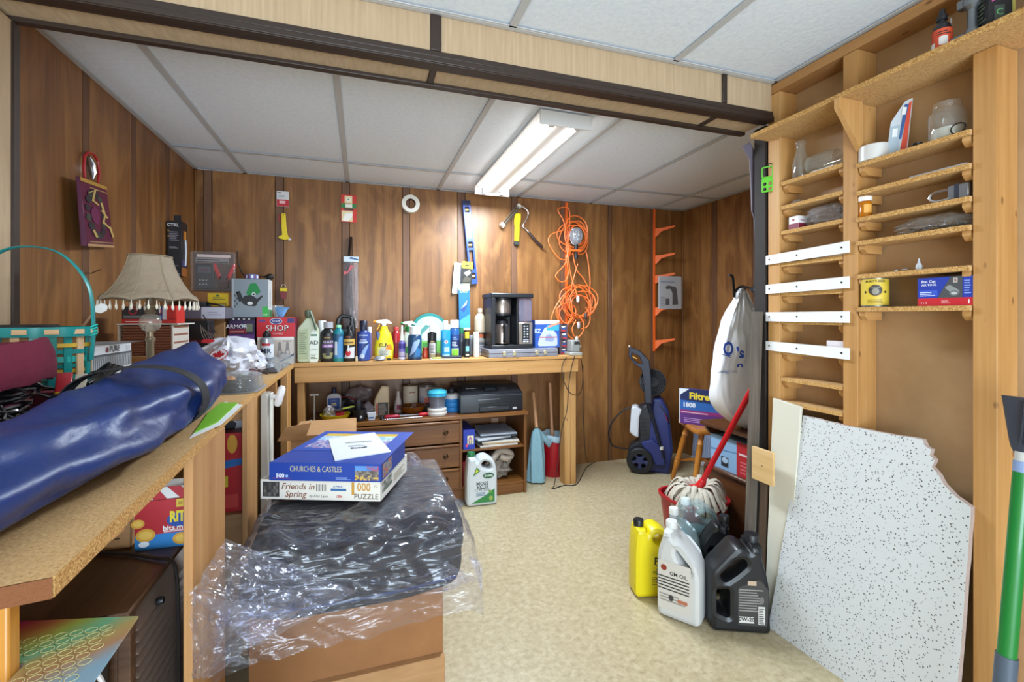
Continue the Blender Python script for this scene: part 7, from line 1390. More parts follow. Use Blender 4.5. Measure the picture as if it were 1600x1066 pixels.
def ppk(m, w, h): m.rect(-w/2, 0, w*.1, h, '#86acd0').rect(w*.1, 0, w/2, h, '#b5222e').rect(-w*.25, h*.1, -w*.08, h*.4, '#22262e', .001).ell(-w*.16, h*.3, w*.07, h*.09, '#9cb8d0', .0013).rect(w*.15, h*.62, w*.42, h*.68, '#d9c6c6', .001).lines(w*.18, w*.44, h*.1, h*.5, 4, '#d06a6a', .001).poly([(-w*.5, h*.5), (w*.1, h*.62), (w*.1, h*.66), (-w*.5, h*.56)], '#5f83ac', .0008)
t = carton('paper_towel_pack', 'pale blue and red pack lying on the shelf of the dark stand', 'package', 0, 0, .389, .29, .16, .165, C('#8fb0cf', .4), front=ppk, bev=.012); t.location = (1.76, 1.83, .3885); t.rotation_euler = (0, 0, -PI/2)
t = thing('fabric_scarf', 'black and red fabric hanging behind the white bag', 'fabric', (0, 0, 0)); m = M(C('#8c1528', .8))
m.tube(sp([PY(1188, 575, 1.98), PY(1188, 610, 1.98), PY(1183, 645, 1.99)], 6), .03, n=10, rs=None, flat=(1, .4)); m.build('red_fabric', t); m = M(C('#241c1c', .8)); m.tube(sp([PY(1176, 625, 2.02), PY(1172, 650, 2.02), PY(1160, 668, 2.03)], 6), .03, n=10, flat=(1, .4)); m.build('black_fabric', t)
# white shop bag on a hook
t = thing('wall_hook', 'black twisted metal coat hook above the white hanging bag', 'hook', (0, 0, 0)); m = M(C('#1b1716', .4, .4))
YH = 1.80
m.tube(sp([PY(1139, 430, YH), PY(1145, 434, YH), (fY(1147, YH), YH, PY(0, 445, YH).z), PY(1148, 455, YH), PY(1155, 460, YH), PY(1163, 455, YH), PY(1163, 447, YH)], 5), .006, n=7); m.tube(sp([PY(1148, 455, YH), PY(1158, 448, YH), PY(1170, 450, YH-.06), PY(1179, 452, YH-.2)], 5), .006, n=7)
m.tube([PY(1181, 436, 1.48), PY(1179, 454, 1.48), PY(1182, 474, 1.48)], .006, n=6); m.build('hook_body', t); m = M(C('#33323c', .35, .4)); q = PY(1178, 453, 1.47); m.at(tr(*q)).lathe([(.004, -.012), (.014, -.006), (.015, .006), (.004, .012)], n=14); m.build('knob', t)
t = thing('plastic_bag', 'white plastic shop bag with blue lettering hanging from the black hook', 'bag', (0, 0, 0))
YBG = 1.80; rows = [(455, 1157, 1163), (470, 1148, 1168), (500, 1134, 1180), (530, 1126, 1190), (560, 1120, 1197), (590, 1115, 1200), (620, 1116, 1199), (640, 1126, 1196), (655, 1142, 1190), (665, 1155, 1182), (671, 1166, 1172)]
m = M(C('#e6e6e8', .4, bump=.35, bs=14)); R = []
rws = sp([V((v, a, b_)) for v, a, b_ in rows], 5)
for w_ in rws:
    v, a, b_ = w_; tm = tY((a+b_)/2, YBG); z = zat(v, tm); x0, x1 = fY(a, YBG), fY(b_, YBG); hw = (x1-x0)/2; dp = min(.055, hw*.6)
    R.append([((x0+x1)/2+hw*sgnp(math.cos(q), .75), YBG+dp*sgnp(math.sin(q), .55)+.030*abs(noise.noise(V((math.cos(q)*4+x0, z*3.5, 3))))*(-1 if math.sin(q) < 0 else 1)+.012*noise.noise(V((math.cos(q)*9, z*9, 1))), z) for q in [2*PI*i/64 for i in range(64)]])
m.rings(R, None); m.build('bag_body', t, ang=3)
m = M(C('#2a4fb0', .5)); fb = lambda u, v: V((fY(u, YBG-.095), YBG-.095, zat(v, tY(u, YBG-.095)))); kk = tY(1130, YBG-.09)/715

for st, pu, pv, sz, an, cl, nm in (('Q', 1138, 546, 30, 0, '#2a4fb0', 'lettering'), ("'s", 1164, 553, 24, 0, '#2a4fb0', 'lettering'), ('c', 1165, 572, 17, -PI/2, '#2a4fb0', 'lettering'), ('NUMBER TOYS', 1147, 583, 6, 0, '#7d8aa8', 'lettering')):
    m = M(C(cl, .5)); m.at(tr(*fb(pu, pv)), FRONT).text(st, 0, 0, sz*kk, cl, .0, bold=.03 if sz > 10 else 0, sx=.85, ang=an); o_ = m.build(nm, t)
    sw = o_.modifiers.new('w', 'SHRINKWRAP'); sw.target = [ch for ch in t.children if ch.name.startswith('bag_body')][0]; sw.wrap_method = 'PROJECT'; sw.use_project_y = True; sw.use_positive_direction = True; sw.offset = .0015; sw.use_negative_direction = False
m = M(C('#d8d8db', .4)); m.tube(sp([PY(1150, 470, YH), PY(1152, 458, YH-.01), PY(1158, 452, YH), PY(1166, 462, YH+.01), PY(1172, 475, YH)], 5), .012, n=8, flat=(1, .4)); m.build('bag_strap', t)
# string mop in a red bucket
t = thing('bucket', 'red plastic mop bucket under the string mop', 'bucket', (1.583, 1.90, 0)); m = M(C('#a50f1c', .35)); m.lathe([(.105, 0), (.11, .005), (.14, .26), (.149, .262), (.149, .275), (.137, .275), (.107, .012), (.001, .010)], n=40, e=3.2, cap=(1, 0)); m.build('bucket_shell', t)
t = thing('string_mop', 'string mop with cream strands and a red handle standing in the red bucket', 'mop', (0, 0, 0)); base = V((1.583, 1.87, .305)); topp = PY(1190, 580, 1.515)
m = M(C('#c4121f', .3)); m.cyl(base+(topp-base)*.05, topp, .0125, n=14); m.build('handle', t); d = (topp-base).normalized(); T_ = tr(*base) @ d.to_track_quat('Z', 'Y').to_matrix().to_4x4()
m = M(C('#c81a1c', .35)); m.at(T_).lathe([(.055, -.015), (.05, .005), (.026, .03), (.018, .075), (.014, .08)], n=18, sx=1.1, sy=.8); m.build('socket', t)
MOPC = C('#bfb5a4', .9, bump=.5, bs=120)
rd = random.Random(12); 
for k in range(64):
    a = 2*PI*k/64+rd.uniform(-.1, .1); rr1 = rd.uniform(.10, .142); x, y = math.cos(a), math.sin(a); lift = rd.uniform(-.005, .045)
    P = [base+V((x*.02, y*.02, -.005)), base+V((x*.055, y*.05, .012+lift*.6)), base+V((x*rr1*.75, y*rr1*.7, .005+lift)), base+V((x*rr1, y*rr1*.95, -.022+lift*.5)), base+V((x*(rr1+.012)+rd.uniform(-.02, .02), y*(rr1+.01), -.042-.02*rd.random()))]
    if k % 3 == 0: P.append(base+V((x*rr1*.95, y*rr1*.9, -.09)))
    m = M(MOPC); m.tube(sp(P, 5), .011, n=6, flat=(1.1, .45)); m.build('mop_strand', t)
# floor jugs
def pr(m, w, h): m.poly(rr(-w*.12, h*.12, w*.5-.006, h*.62, .01), '#d9c81c', .0006).text('Pres', w*.17, h*.50, h*.14, '#1d1d16', .0012, bold=.03, sx=.8).lines(-w*.05, w*.3, h*.34, h*.38, 2, '#6d5a1c', .001).lines(-w*.08, w*.42, h*.18, h*.3, 5, '#5a531c', .001).ell(w*.34, h*.22, h*.03, h*.035, '#1d1d16', .0014).text('6', w*.34, h*.22, h*.05, '#d9c81c', .0018)
p = PT(1016, 1.95); jug('antifreeze_jug', 'yellow jug with black cap, leftmost of the floor jugs', (p.x, p.y, .0005), -.25, .165, .305, .10, C('#e0cc14', .35), .021, C('#1a1a1c', .4), pr, None, 0)
def wj(m, w, h):
    m.poly(rr(-w*.46, h*.1, w*.30, h*.66, .008), '#c9c4bc', .0006).ell(-w*.32, h*.58, w*.07, h*.035, '#8c3326', .001).text('GM OIL', w*.02, h*.53, h*.06, '#2c2a28', .001, bold=.02)
    for i in range(5): m.rect(-w*.45, h*(.47-.035*i), w*.26, h*(.485-.035*i), '#3a3836', .001)
    m.lines(-w*.42, w*.2, h*.2, h*.3, 3, '#8c8782', .001).rect(w*.0, h*.22, w*.22, h*.26, '#b06a4c', .0012).ell(-w*.15, h*.25, w*.06, h*.035, '#3a3a3a', .0013)
    for i in range(5): m.rect(-w*.49, h*(.36+.05*i), -w*.465, h*(.385+.05*i), '#2c2a28', .0012)
p = PT(1066, 1.80); jug('white_jug', 'white jug with a white cap and a sloping handle in front of the clear jugs', (p.x, p.y, .0005), -.95, .165, .335, .12, C('#c6c6c4', .4), .022, C('#d3d2ce', .4), wj, None, 1)
def ob(m, w, h):
    m.poly(rp([(-w*.06, h*.10), (w*.42, h*.10), (w*.44, h*.5), (w*.3, h*.62), (-w*.06, h*.52)], .008), '#3a3836', .0006).lines(-w*.04, w*.36, h*.26, h*.52, 9, '#8a8884', .001).text('0W-20', w*.08, h*.17, h*.06, '#1a1a1a', .0016, bold=.03).rect(-w*.04, h*.13, w*.2, h*.20, '#d2cfca', .0012).rect(w*.27, h*.12, w*.38, h*.32, '#cfccc6', .0012).lines(w*.28, w*.37, h*.13, h*.31, 9, '#4a4846', .0016).rect(w*.1, h*.55, w*.24, h*.6, '#b9a088', .0012).ell(w*.33, h*.39, w*.035, h*.04, '#6d6a66', .0014)
p = PT(1149, 1.745); jug('oil_jug', 'big black motor oil jug with grey label in front of the white plank', (p.x, p.y, .0005), -.42, .215, .33, .12, C('#17181b', .35), .026, C('#1a1a1d', .4), ob, None, 2)
p = PT(1118, 1.97); jug('oil_jug', 'smaller black jug mostly hidden behind the big black oil jug', (p.x, p.y, .0005), -.45, .13, .30, .085, C('#121316', .35), .02, C('#141416', .4), None, None, 2)
CJ = film('#dcecee', .34, .12, edge=.45)
p = PT(1067, 1.99); jug('washer_jug', 'clear jug with green liquid and a white cap behind the white jug', (p.x, p.y, .0005), -.75, .15, .31, .10, CJ, .02, C('#d9d7d3', .4), None, None, 1, lambda t: M(C('#4f9c80', .1, tr=.6)).box(-.062, .062, -.037, .037, .012, .19).build('green_liquid', t, bev=.01))
p = PT(1090, 2.12); jug('washer_jug', 'clear jug with pale blue liquid nearest the red bucket', (p.x, p.y, .0005), -.35, .18, .325, .10, CJ, .02, C('#cfdada', .4), None, None, 0, lambda t: M(C('#9fc6d0', .1, tr=.6)).box(-.078, .078, -.037, .037, .012, .20).build('blue_liquid', t, bev=.01))
# boards leaning at the jamb
def lean(name, label, a, b_, wv, th, mat, cat='board'):
    t = thing(name, label, cat, (0, 0, 0)); m = M(mat); a, b_ = V(a), V(b_); q = [a-wv, a+wv, b_+wv, b_-wv]; q += [p+V((th, 0, 0)) for p in q]
    m.add(q, [(0, 1, 2, 3), (7, 6, 5, 4), (0, 4, 5, 1), (1, 5, 6, 2), (2, 6, 7, 3), (3, 7, 4, 0)]); m.build('board', t, bev=.0015); return t
lean('barn_board', 'grey weathered board leaning against the dark jamb', (1.462, 1.448, 0), (1.488, 1.426, 1.19), V((0, .021, 0)), .018, BARN)
lean('barn_board', 'brown weathered board leaning just right of the grey one', (1.470, 1.395, 0), (1.490, 1.388, .62), V((0, .015, 0)), .018, wood('brown weathered board', '#3a2a1c', '#54402c', '#6b553e', 'Z', 1., .85))
t = thing('plywood_offcut', 'small square plywood offcut stuck in front of the weathered boards', 'board', (0, 0, 0)); m = M(wood('plywood face', '#c09a62', '#cfaa74', '#dab886', 'Y', 1., .6)); a = PX(1176, 697, 1.452); b_ = PX(1209, 707, 1.452)
za, zb = zat(697, tX(1176, 1.452)), zat(747, tX(1176, 1.452)); m.box(1.447, 1.459, b_.y, a.y, zb, za); m.build('offcut_sheet', t, bev=.001); m = M(C('#5a4630', .5)); m.at(tr(1.4468, (a.y+b_.y)/2, (za+zb)/2) @ rot(-PI/2, 'Y')).lathe([(.003, 0), (.002, .001)], n=8); m.build('screw', t)
t = thing('white_plank', 'cream painted plank leaning behind the speckled ceiling tile', 'board', (0, 0, 0)); m = M(C('#d3cebd', .5)); f = [(1.355, .858, 1.498), (1.238, .846, 1.498), (1.28, 0, 1.476), (1.374, 0, 1.476)]
q = [V((x, y, z)) for y, z, x in f]; q += [p+V((.012, 0, 0)) for p in q]; m.add(q, [(0, 1, 2, 3), (7, 6, 5, 4), (0, 4, 5, 1), (1, 5, 6, 2), (2, 6, 7, 3), (3, 7, 4, 0)]); m.build('plank_board', t, bev=.0015)
# speckled ceiling tile leaning on the studs
def dots():
    m, nt, b = newmat('pinholed tile face'); L = nt.links.new; tc = nt.nodes.new('ShaderNodeTexCoord'); out = None
    for sc_, th in ((100, .22), (125, .2)):
        v = nt.nodes.new('ShaderNodeTexVoronoi'); v.inputs['Scale'].default_value = sc_; L(tc.outputs['Object'], v.inputs['Vector'])
        wn = nt.nodes.new('ShaderNodeTexWhiteNoise'); L(v.outputs['Position'], wn.inputs['Vector']); g = nt.nodes.new('ShaderNodeMath'); g.operation = 'GREATER_THAN'; g.inputs[1].default_value = .3; L(wn.outputs['Value'], g.inputs[0])
        l = nt.nodes.new('ShaderNodeMath'); l.operation = 'LESS_THAN'; l.inputs[1].default_value = th; L(v.outputs['Distance'], l.inputs[0]); mu = nt.nodes.new('ShaderNodeMath'); mu.operation = 'MULTIPLY'; L(g.outputs[0], mu.inputs[0]); L(l.outputs[0], mu.inputs[1])
        if out is None: out = mu.outputs[0]
        else: mx = nt.nodes.new('ShaderNodeMath'); mx.operation = 'MAXIMUM'; L(out, mx.inputs[0]); L(mu.outputs[0], mx.inputs[1]); out = mx.outputs[0]
    c5 = nt.nodes.new('ShaderNodeMix'); c5.data_type = 'RGBA'; L(out, c5.inputs[0]); c5.inputs[6].default_value = rgb('#cdcfd0'); c5.inputs[7].default_value = rgb('#55534f'); L(c5.outputs[2], b.inputs['Base Color']); b.inputs['Roughness'].default_value = .85
    return m
DOT = dots(); t = thing('ceiling_tile', 'white speckled ceiling tile with a broken corner leaning on the studs', 'ceiling tile', (0, 0, 0))
YZ = [(1.337, 0), (1.290, .37), (1.236, .815), (1.10, .812), (.985, .815), (.868, .822), (.860, .805), (.846, .800), (.850, .782), (.838, .772), (.845, .752), (.828, .735), (.815, .712), (.79, .690), (.757, .674), (.765, .50), (.786, 0)]
YZ2 = []
rd = random.Random(8)
for i, p in enumerate(YZ):
    q = YZ[(i+1) % len(YZ)]; n = 5 if (V(q)-V(p)).length > .05 else 2
    for j in range(n): YZ2.append((p[0]+(q[0]-p[0])*j/n+(rd.uniform(-.0012, .0012) if j else 0), max(0, p[1]+(q[1]-p[1])*j/n+(rd.uniform(-.0012, .0012) if j and p[1]+q[1] > 0 else 0))))
def tx(y, z): return 1.455+.052*z/.8+(1.337-y)/.55*.03*(1-z/.82)
m = M(DOT); n = len(YZ2); F = [V((tx(y, z), y, z)) for y, z in YZ2]; B_ = [p+V((.016, 0, 0)) for p in F]
m.add(F+B_, [tuple(range(n)), tuple(range(2*n-1, n-1, -1))], DOT); m.add(F+B_, [(i, (i+1) % n, n+(i+1) % n, n+i) for i in range(n)], C('#b9a59c', .9, bump=.6, bs=80)); m.build('tile_panel', t)
# green snow brush on the right edge
t = thing('snow_shovel', 'green pole with a grey scoop leaning at the right edge of the picture', 'shovel', (0, 0, 0))
A = V((1.33, .635, .0)); B2 = PX(1598, 738, 1.43); dd = (B2-A)
m = M(C('#14742f', .35, coat=.2)); p0 = A+dd*.50; m.cyl(p0, B2, .0165, n=20); m.build('green_pole', t)
m = M(C('#4c5866', .4)); m.cyl(A, p0, .019, n=18); m.build('grey_grip', t); m = M(C('#7f93b8', .3)); m.cyl(B2, B2+dd*.03, .017, n=18); m.build('label_band', t); m = M(C('#b9b9b4', .4)); m.cyl(B2+dd*.03, B2+dd*.055, .0155, n=18); m.build('white_collar', t)
q = B2+dd*.055; m = M(C('#3a3f4b', .4)); R = []
for f in range(9):
    h = f/8; hw = .018+.055*h**.7; R.append([(q.x+.012*math.cos(a)*(1-.3*h)-.02*h*h+.0, q.y-.035*h+hw*math.sin(a)*.9, q.z-.008+.135*h) for a in [2*PI*i/24 for i in range(24)]])
m.rings(R, None); m.build('scoop', t)
m = M(C('#2c313c', .4)); 
for k in (-.04, -.01, .02): m.tube([(q.x-.012, q.y+k*.3-.005, q.z+.02), (q.x-.03, q.y+k-.035, q.z+.12)], .003, n=5)
m.build('scoop_rib', t)
# ================================================================ things on the stud wall shelves
XS = 1.562
def atS(u, z, X=XS): return V((X, fX(u, X), z+.0006))
def hS(v, u, z, X=XS): return zat(v, tX(u, X))-z
def wS(px, u, X=XS): return px*tX(u, X)/715
JAR = film('#f2f4f0', .16, .06, edge=.5)
z0 = LZ[0]; p = atS(1251, z0); h = hS(222, 1251, z0); r = wS(11, 1251)
t = thing('glass_bottle', 'tall clear glass milk bottle on the top shelf of the left bay', 'bottle', p); m = M(JAR); m.lathe([(r*.9, 0), (r, .006), (r, h*.45), (r*.6, h*.72), (r*.55, h*.9), (r*.68, h*.95), (r*.66, h)], n=24, cap=(1, 0)); m.build('bottle_glass', t)
p = atS(1288, z0); t = thing('glass_jar', 'clear glass jar lying on its side beside the milk bottle', 'jar', p+V((0, 0, .036)), rz=.0); m = M(JAR); m.at(rot(PI/2, 'X')).lathe([(.02, -.055), (.034, -.05), (.035, .02), (.028, .038), (.03, .05)], n=24, cap=(1, 0)); m.build('jar_glass', t)
m = M(C('#c9c6c0', .4)); m.box(-.02, .02, -.045, .035, -.034, -.026); m.build('paper_slip', t)
z1 = LZ[1]; t = thing('small_parts', 'few small clear plastic bits on the second shelf of the left bay', 'plastic', atS(1246, z1)); m = crumple(film('#e9e4dc', .35, .15), 0, 0, 0, .02, .025, .018, .005, 20, 3, 14, 8); m.build('clear_bits', t)
z2 = LZ[2]; q = atS(1247, z2, 1.545); carton('small_box', 'small white and dark red box on the third shelf of the left bay', 'box', q.x, q.y-.02, q.z, .045, .04, .045, C('#e0dcda', .5), rz=0, front=lambda m, w, h: m.rect(-w/2, 0, w/2, h*.4, '#7c1c38').rect(-w*.3, h*.6, w*.2, h*.66, '#7c1c38', .001), left=lambda m, w, h: m.rect(-w/2, 0, w/2, h*.4, '#7c1c38').ell(0, h*.7, w*.12, h*.1, '#a03a50', .001))
t = thing('clear_bag', 'crumpled clear plastic bag on the third shelf of the left bay', 'bag', atS(1292, z2)); m = crumple(film('#f2f2f4', .10, .12, .6, 50, edge=.3), 0, 0, 0, .036, .075, .062, .014, 24, 6, 36, 16, .6); m.build('bag_film', t)
t = thing('note_card', 'small white card behind the lowest white rail', 'card', atS(1305, LZ[6], 1.53)); m = M(C('#e3d9dc', .5)); m.box(0, .002, -.035, .03, 0, .045); m.rect(0, 0, .0001, .0001, WHT); m.build('card', t)
# right bay
z0 = RZ[0]
p = atS(1366, z0, 1.545); t = thing('tape_roll', 'roll of clear packing tape on the top shelf of the right bay', 'tape', p); m = M(C('#cfccc8', .3)); m.lathe([(.028, 0), (.038, 0), (.040, .002), (.040, .046), (.038, .048), (.028, .048), (.028, 0)], n=32, cap=(0, 0)); m.build('tape_ring', t); m = M(C('#b59a74', .6)); m.lathe([(.0265, 0), (.0275, 0), (.0275, .048), (.0265, .048), (.0265, 0)], n=28, cap=(0, 0)); m.build('core', t)
q = atS(1402, z0, 1.565); h = hS(158, 1402, z0, 1.565)
t = thing('toothbrush_pack', 'blue white and red toothbrush packet leaning on the top right bay shelf', 'packet', q, -1.0, ry=.06); m = M(C('#c6d0da', .35)); m.at(FRONT).ext(rp([(-.026, 0), (.022, 0), (.026, h), (.008, h*.96), (-.022, h*.62)], .004), .006); m.build('card', t)
m = M(WHT); m.at(tr(0, -.0035, 0), FRONT).poly(rp([(-.024, .004), (.0, .004), (.004, h*.55), (-.02, h*.55)], .004), '#a9bccb').poly([(.004, .004), (.020, .004), (.024, h*.95), (.016, h*.9), (.01, h*.4)], '#d8482c').poly([(.0, h*.3), (.006, h*.3), (.018, h*.9), (.008, h*.9)], '#2f5a9c', .0012).rect(-.016, h*.35, -.004, h*.5, '#e9eef2', .0014).poly(rp([(.002, h*.72), (.012, h*.72), (.014, h*.85), (.004, h*.86)], .002), '#eceff2', .0016); m.build('printed_face', t)
t = thing('loose_knob', 'small loose black knob on the top shelf of the right bay', 'knob', atS(1433, z0, 1.545)); m = M(BLK); m.lathe([(.008, 0), (.006, .006), (.013, .010), (.014, .014), (.005, .017)], n=18); m.build('knob_body', t)  # a loose knob lying on the shelf
p = atS(1480, z0, 1.56); h = hS(161, 1482, z0, 1.56); r = wS(22.5, 1482, 1.56); t = thing('mason_jar', 'large clear mason jar on the top shelf of the right bay', 'jar', p); m = M(JAR); m.lathe([(r*.9, 0), (r, .008), (r, h*.68), (r*.8, h*.80), (r*.74, h*.84), (r*.78, h*.9), (r*.76, h)], n=30, cap=(1, 0)); m.build('jar_glass', t); m = M(C('#c2bdb6', .4)); m.lathe([(r*.85, .004), (r*.86, h*.3), (r*.4, h*.36), (.001, h*.3)], n=20); m.build('white_contents', t)
t = thing('metal_ring', 'dark metal ring leaning at the foot of the mason jar', 'ring', atS(1497, z0, 1.528)+V((0, 0, .016))); m = M(C('#2a2826', .3, .6)); m.tube([(.0, .016*math.cos(a), .014*math.sin(a)) for a in [2*PI*i/20 for i in range(20)]], .0018, n=6, closed=True); m.build('ring', t)
z1 = RZ[1]; t = thing('metal_strip', 'grey white metal strip lying on the second right bay shelf', 'strip', atS(1470, z1, 1.54)); m = M(C('#a9adb2', .4)); m.box(-.014, .012, -.065, .07, 0, .007); m.build('strip_body', t, bev=.001)
z2 = RZ[2]; t = thing('padlock', 'laminated steel padlock lying on the third right bay shelf', 'padlock', atS(1496, z2, 1.545)); m = M(C('#8f9296', .35, .8)); m.box(-.014, .014, -.032, .016, 0, .042); m.build('lock_body', t, bev=.003); m = M(C('#2c2f3c', .4)); m.box(-.0145, .0145, -.010, .0, .0, .0425); m.build('bumper', t); m = M(CHR); m.tube(sp([(0, .016, .008), (0, .05, .008), (0, .064, .021), (0, .05, .034), (0, .016, .034)], 6), .0042, n=8); m.build('shackle', t)
z3 = RZ[2]; q = atS(1352, z3, 1.535); t = thing('pill_bottle', 'orange pill bottle with a white cap on the third right bay shelf', 'bottle', q); h = hS(308, 1352, z3, 1.535); m = M(C('#d07a12', .25, tr=.3, coat=.3)); m.lathe([(.016, 0), (.0165, .003), (.0165, h*.74), (.015, h*.77)], n=22); m.build('amber_body', t); m = M(C('#e6e1dc', .4)); m.lathe([(.018, h*.775), (.0185, h*.98), (.017, h)], n=22); m.build('cap', t); m = M(WHT); m.wrapf = cylwrap(.0166, 0); m.rect(-.02, h*.2, .02, h*.6, '#e0a24a', nx=8); m.build('printed_label', t)
z3 = RZ[3]; t = thing('chain_bag', 'clear plastic bag of dark chain on the fourth right bay shelf', 'bag', atS(1462, z3, 1.55)); m = crumple(film('#f0eee8', .12, .12, .6, 50, edge=.3), 0, 0, 0, .032, .10, .042, .01, 24, 2, 36, 14, .6); m.build('bag_film', t)
m = M(C('#3c362e', .5)); rd = random.Random(6)
for k in range(13): m.at(tr(rd.uniform(-.012, .012), -.075+.011*k, .010+.006*rd.random()) @ rot(rd.uniform(0, 3), 'Z')).tube([(.007*math.cos(a), .005*math.sin(a), 0) for a in [2*PI*i/10 for i in range(10)]], .0018, n=5, closed=True)
m.build('chain', t)['kind'] = 'stuff'
z4 = RZ[4]; t = thing('glue_tube', 'tiny white glue tube standing on the fifth right bay shelf', 'tube', atS(1436, z4, 1.54)); m = M(C('#b9bfc6', .4)); m.lathe([(.007, 0), (.008, .012), (.003, .022), (.0015, .034)], n=12); m.build('tube_body', t)
t = thing('small_nut', 'small steel nut on the fifth right bay shelf', 'nut', atS(1401, z4, 1.535)); m = M(STEEL); m.at(tr(0, 0, .003)).ext([circ(0, 0, .007, n=6), circ(0, 0, .0035, n=12)], .006); m.build('nut_body', t)
t = thing('small_bolt', 'small steel bolt left of the tiny glue tube', 'bolt', atS(1414, z4, 1.535)); m = M(STEEL); m.at(tr(0, 0, .004)).tube([(0, -.008, 0), (0, .008, 0)], .003, n=8); m.build('bolt_body', t)
z5 = RZ[5]; q = atS(1367, z5, 1.548); h = hS(434, 1367, z5, 1.53); r = .0355
def bee(m): m.rect(-.055, .006, .055, h-.006, '#d6b93c', .0005, nx=16).ell(.0, h*.56, .020, .020, '#c9a52c', .0008).ell(0, h*.56, .017, .017, '#3a3630', .001).ell(0, h*.52, .009, .010, '#8f8a7c', .0013).rect(-.011, h*.62, .011, h*.67, '#6d6a60', .0015).lines(-.02, .02, h*.12, h*.28, 3, '#7a5a24', .001, ragged=.1); m.text("BURT'S BEES", 0, h*.86, .0095, '#4a3416', .001, bold=.02).ell(-.026, h*.5, .003, .004, '#3a2c14').ell(.026, h*.5, .003, .004, '#3a2c14')
t = thing('balm_tin', 'yellow tin with a bearded face picture on the lowest right bay shelf', 'tin', q, -.95); m = M(C('#8f8874', .35, .7)); m.lathe([(r, 0), (r*1.02, .004), (r, .006), (r, h-.006), (r*1.02, h-.003), (r, h)], n=32); m.build('tin_body', t); m = M(WHT); m.wrapf = cylwrap(r, 0); bee(m); m.build('printed_label', t)
def dr(m, w, h):
    m.rect(-w/2, 0, w/2, h, '#2038a0').rect(-w/2, 0, w/2, h*.27, '#c0202a', .0008).poly([(-w*.12, h*.27), (-w*.02, h*.6), (w*.12, h), (w*.32, h), (w*.32, h*.27)], '#4a4a4c', .001)
    m.poly(rp([(w*.0, h*.62), (w*.1, h*.72), (w*.28, h*.5), (w*.26, h*.36), (w*.14, h*.38), (w*.08, h*.52)], .008), '#8b8d8c', .0013).ell(w*.18, h*.42, w*.09, h*.09, '#6a6c6c', .0015).ell(w*.18, h*.42, w*.055, h*.05, '#b9bcbc', .0017).rect(w*.16, h*.78, w*.24, h*.95, '#b0b0ac', .0015).text('S', w*.2, h*.86, h*.14, '#a02a2a', .0019, bold=.03)
    m.text('Pro Cut', -w*.29, h*.86, h*.13, '#e8ecf4', .0012, bold=.02).text('AIR TOOL', -w*.28, h*.74, h*.10, '#dfe4f0', .0012, bold=.02).rect(-w*.47, h*.33, -w*.12, h*.55, '#3355c0', .001).lines(-w*.45, -w*.15, h*.35, h*.52, 3, '#d3daf0', .0014).lines(w*.35, w*.47, h*.4, h*.9, 6, '#8ea0d8', .0012).text('2 x 4', -w*.38, h*.1, h*.09, '#f0e4e2').lines(-w*.05, w*.12, h*.08, h*.2, 3, '#e8b0ac', .0012).rect(w*.42, h*.06, w*.44, h*.2, '#f0e4e2', .0012)
t = carton('air_tool_box', 'blue and red box picturing a power tool on the lowest right bay shelf', 'box', 0, 0, 0, .168, .06, .105, C('#24389c', .4), front=dr); ya, yb = fX(1433, 1.52), fX(1520, 1.52); t.location = (1.523, (ya+yb)/2, z5+.0006); t.rotation_euler = (0, 0, -PI/2)
sc = (ya-yb)/.168; t.scale = (sc, 1, sc)
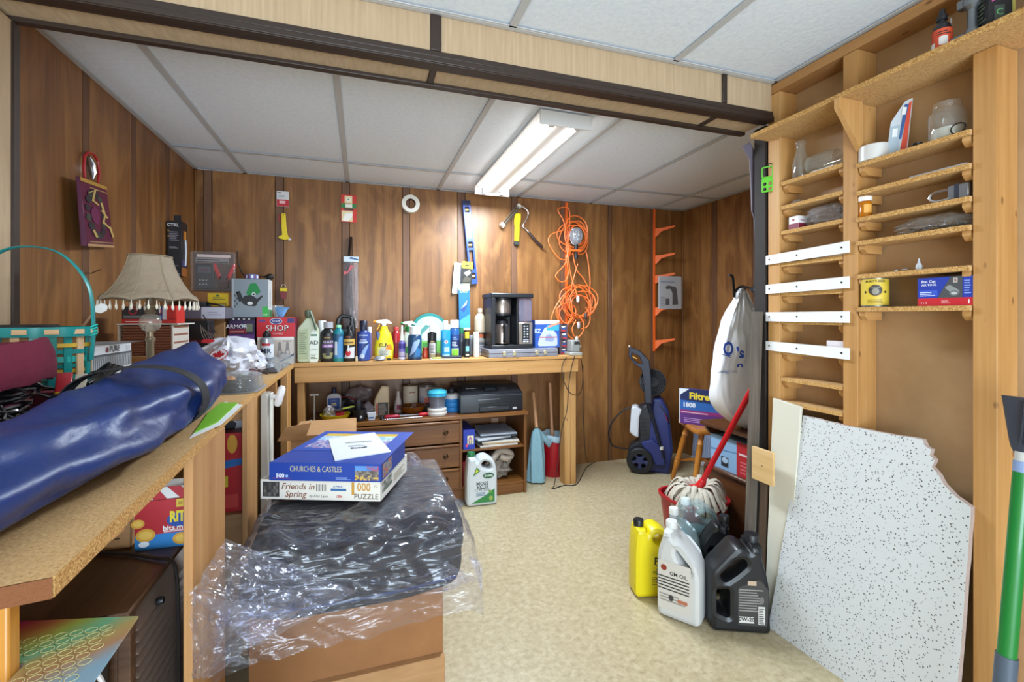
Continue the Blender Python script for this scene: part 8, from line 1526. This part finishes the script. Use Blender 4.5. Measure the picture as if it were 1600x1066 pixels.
# on the long top shelf
ZT = 1.8746
def tall(u, X): return atS(u, ZT-.0006+.0006, X)
p = tall(1472, 1.475); t = thing('glue_bottle', 'black spray bottle with an orange label on the long top shelf', 'bottle', p); h = zat(16, tX(1472, 1.475))-ZT
m = M(C('#1d1b1e', .35)); m.lathe([(.020, 0), (.021, .004), (.021, h*.5), (.017, h*.62), (.009, h*.7), (.009, h*.74)], n=24); m.build('body', t); m = M(BLK); m.lathe([(.012, h*.745), (.012, h*.84), (.008, h*.87), (.006, h)], n=16); m.build('cap', t)
m = M(WHT); m.wrapf = cylwrap(.021, 0); m.rect(-.032, .003, .03, h*.5, '#c8492a', .0005, nx=10).poly(rp([(-.010, h*.12), (.008, h*.12), (.008, h*.32), (-.010, h*.32)], .005), '#d9d2d0', .001).rect(-.032, .004, -.018, h*.22, '#dfe2e6', .001, nx=2).lines(-.014, .016, h*.36, h*.46, 2, '#3a2622', .001); m.build('printed_label', t); t.rotation_euler = (0, 0, -.9)
p = tall(1486, 1.50); t = thing('clear_tube', 'thin clear stick standing behind the orange labelled bottle', 'stick', p); m = M(film('#ffffff', .4, .1)); m.cyl((0, 0, 0), (0, 0, .095), .0022, n=8); m.build('stick', t)
p = tall(1519, 1.475); t = thing('metal_clamp', 'grey cast metal clamp on the long top shelf', 'clamp', p); m = M(C('#7c8084', .35, .8)); m.lathe([(.014, 0), (.016, .02), (.010, .03), (.009, .075), (.018, .085), (.018, .12)], n=16); m.at(tr(0, .012, .018)).box(-.008, .008, -.002, .03, -.006, .006); m.at(tr(0, .0, .098)).box(-.010, .010, -.028, .028, -.012, .012); m.build('clamp_body', t, bev=.002)
q = tall(1549, 1.49); carton('dark_box', 'black box with green and pink print on the long top shelf', 'box', q.x, q.y-.02, q.z, .055, .05, .15, C('#191a1c', .4), rz=-.5, front=lambda m, w, h: m.rect(w*.38, 0, w*.5, h, '#a39a4c').rect(-w*.3, h*.15, w*.1, h*.4, '#39423c').text('C', -w*.1, h*.28, .022, '#5fae6a', .0012).poly([(-w*.4, h*.45), (w*.3, h*.6), (w*.3, h*.66), (-w*.4, h*.5)], '#a0487a', .001), left=lambda m, w, h: m.lines(-w*.4, w*.4, h*.2, h*.8, 9, '#5c6a5c'))
# green caliper hanging on the first stud
t = thing('green_gauge', 'lime green gauge card with round holes hanging on the first stud', 'tool', PX(1199, 281, 1.512)+V((-.0, 0, 0)), -1.05); GG = C('#69c93a', .4)
m = M(GG); m.at(FRONT).ext([rr(-.020, -.048, .020, .008, .004)]+[circ(x, y, .0068, n=14) for x in (-.0095, .0095) for y in (-.036, -.016)], .004, bev=.0008); m.build('gauge_plate', t); m = M(GG); m.at(FRONT).ext([rr(-.020, .0085, .020, .052, .006), rr(-.0165, .0125, .0165, .048, .004)], .004); m.build('frame_loop', t)
m = M(C('#2c3a22', .5)); m.tube([(0, 0, .05), (.008, -.004, .062), (.016, 0, .06)], .002, n=6); m.build('hook', t)
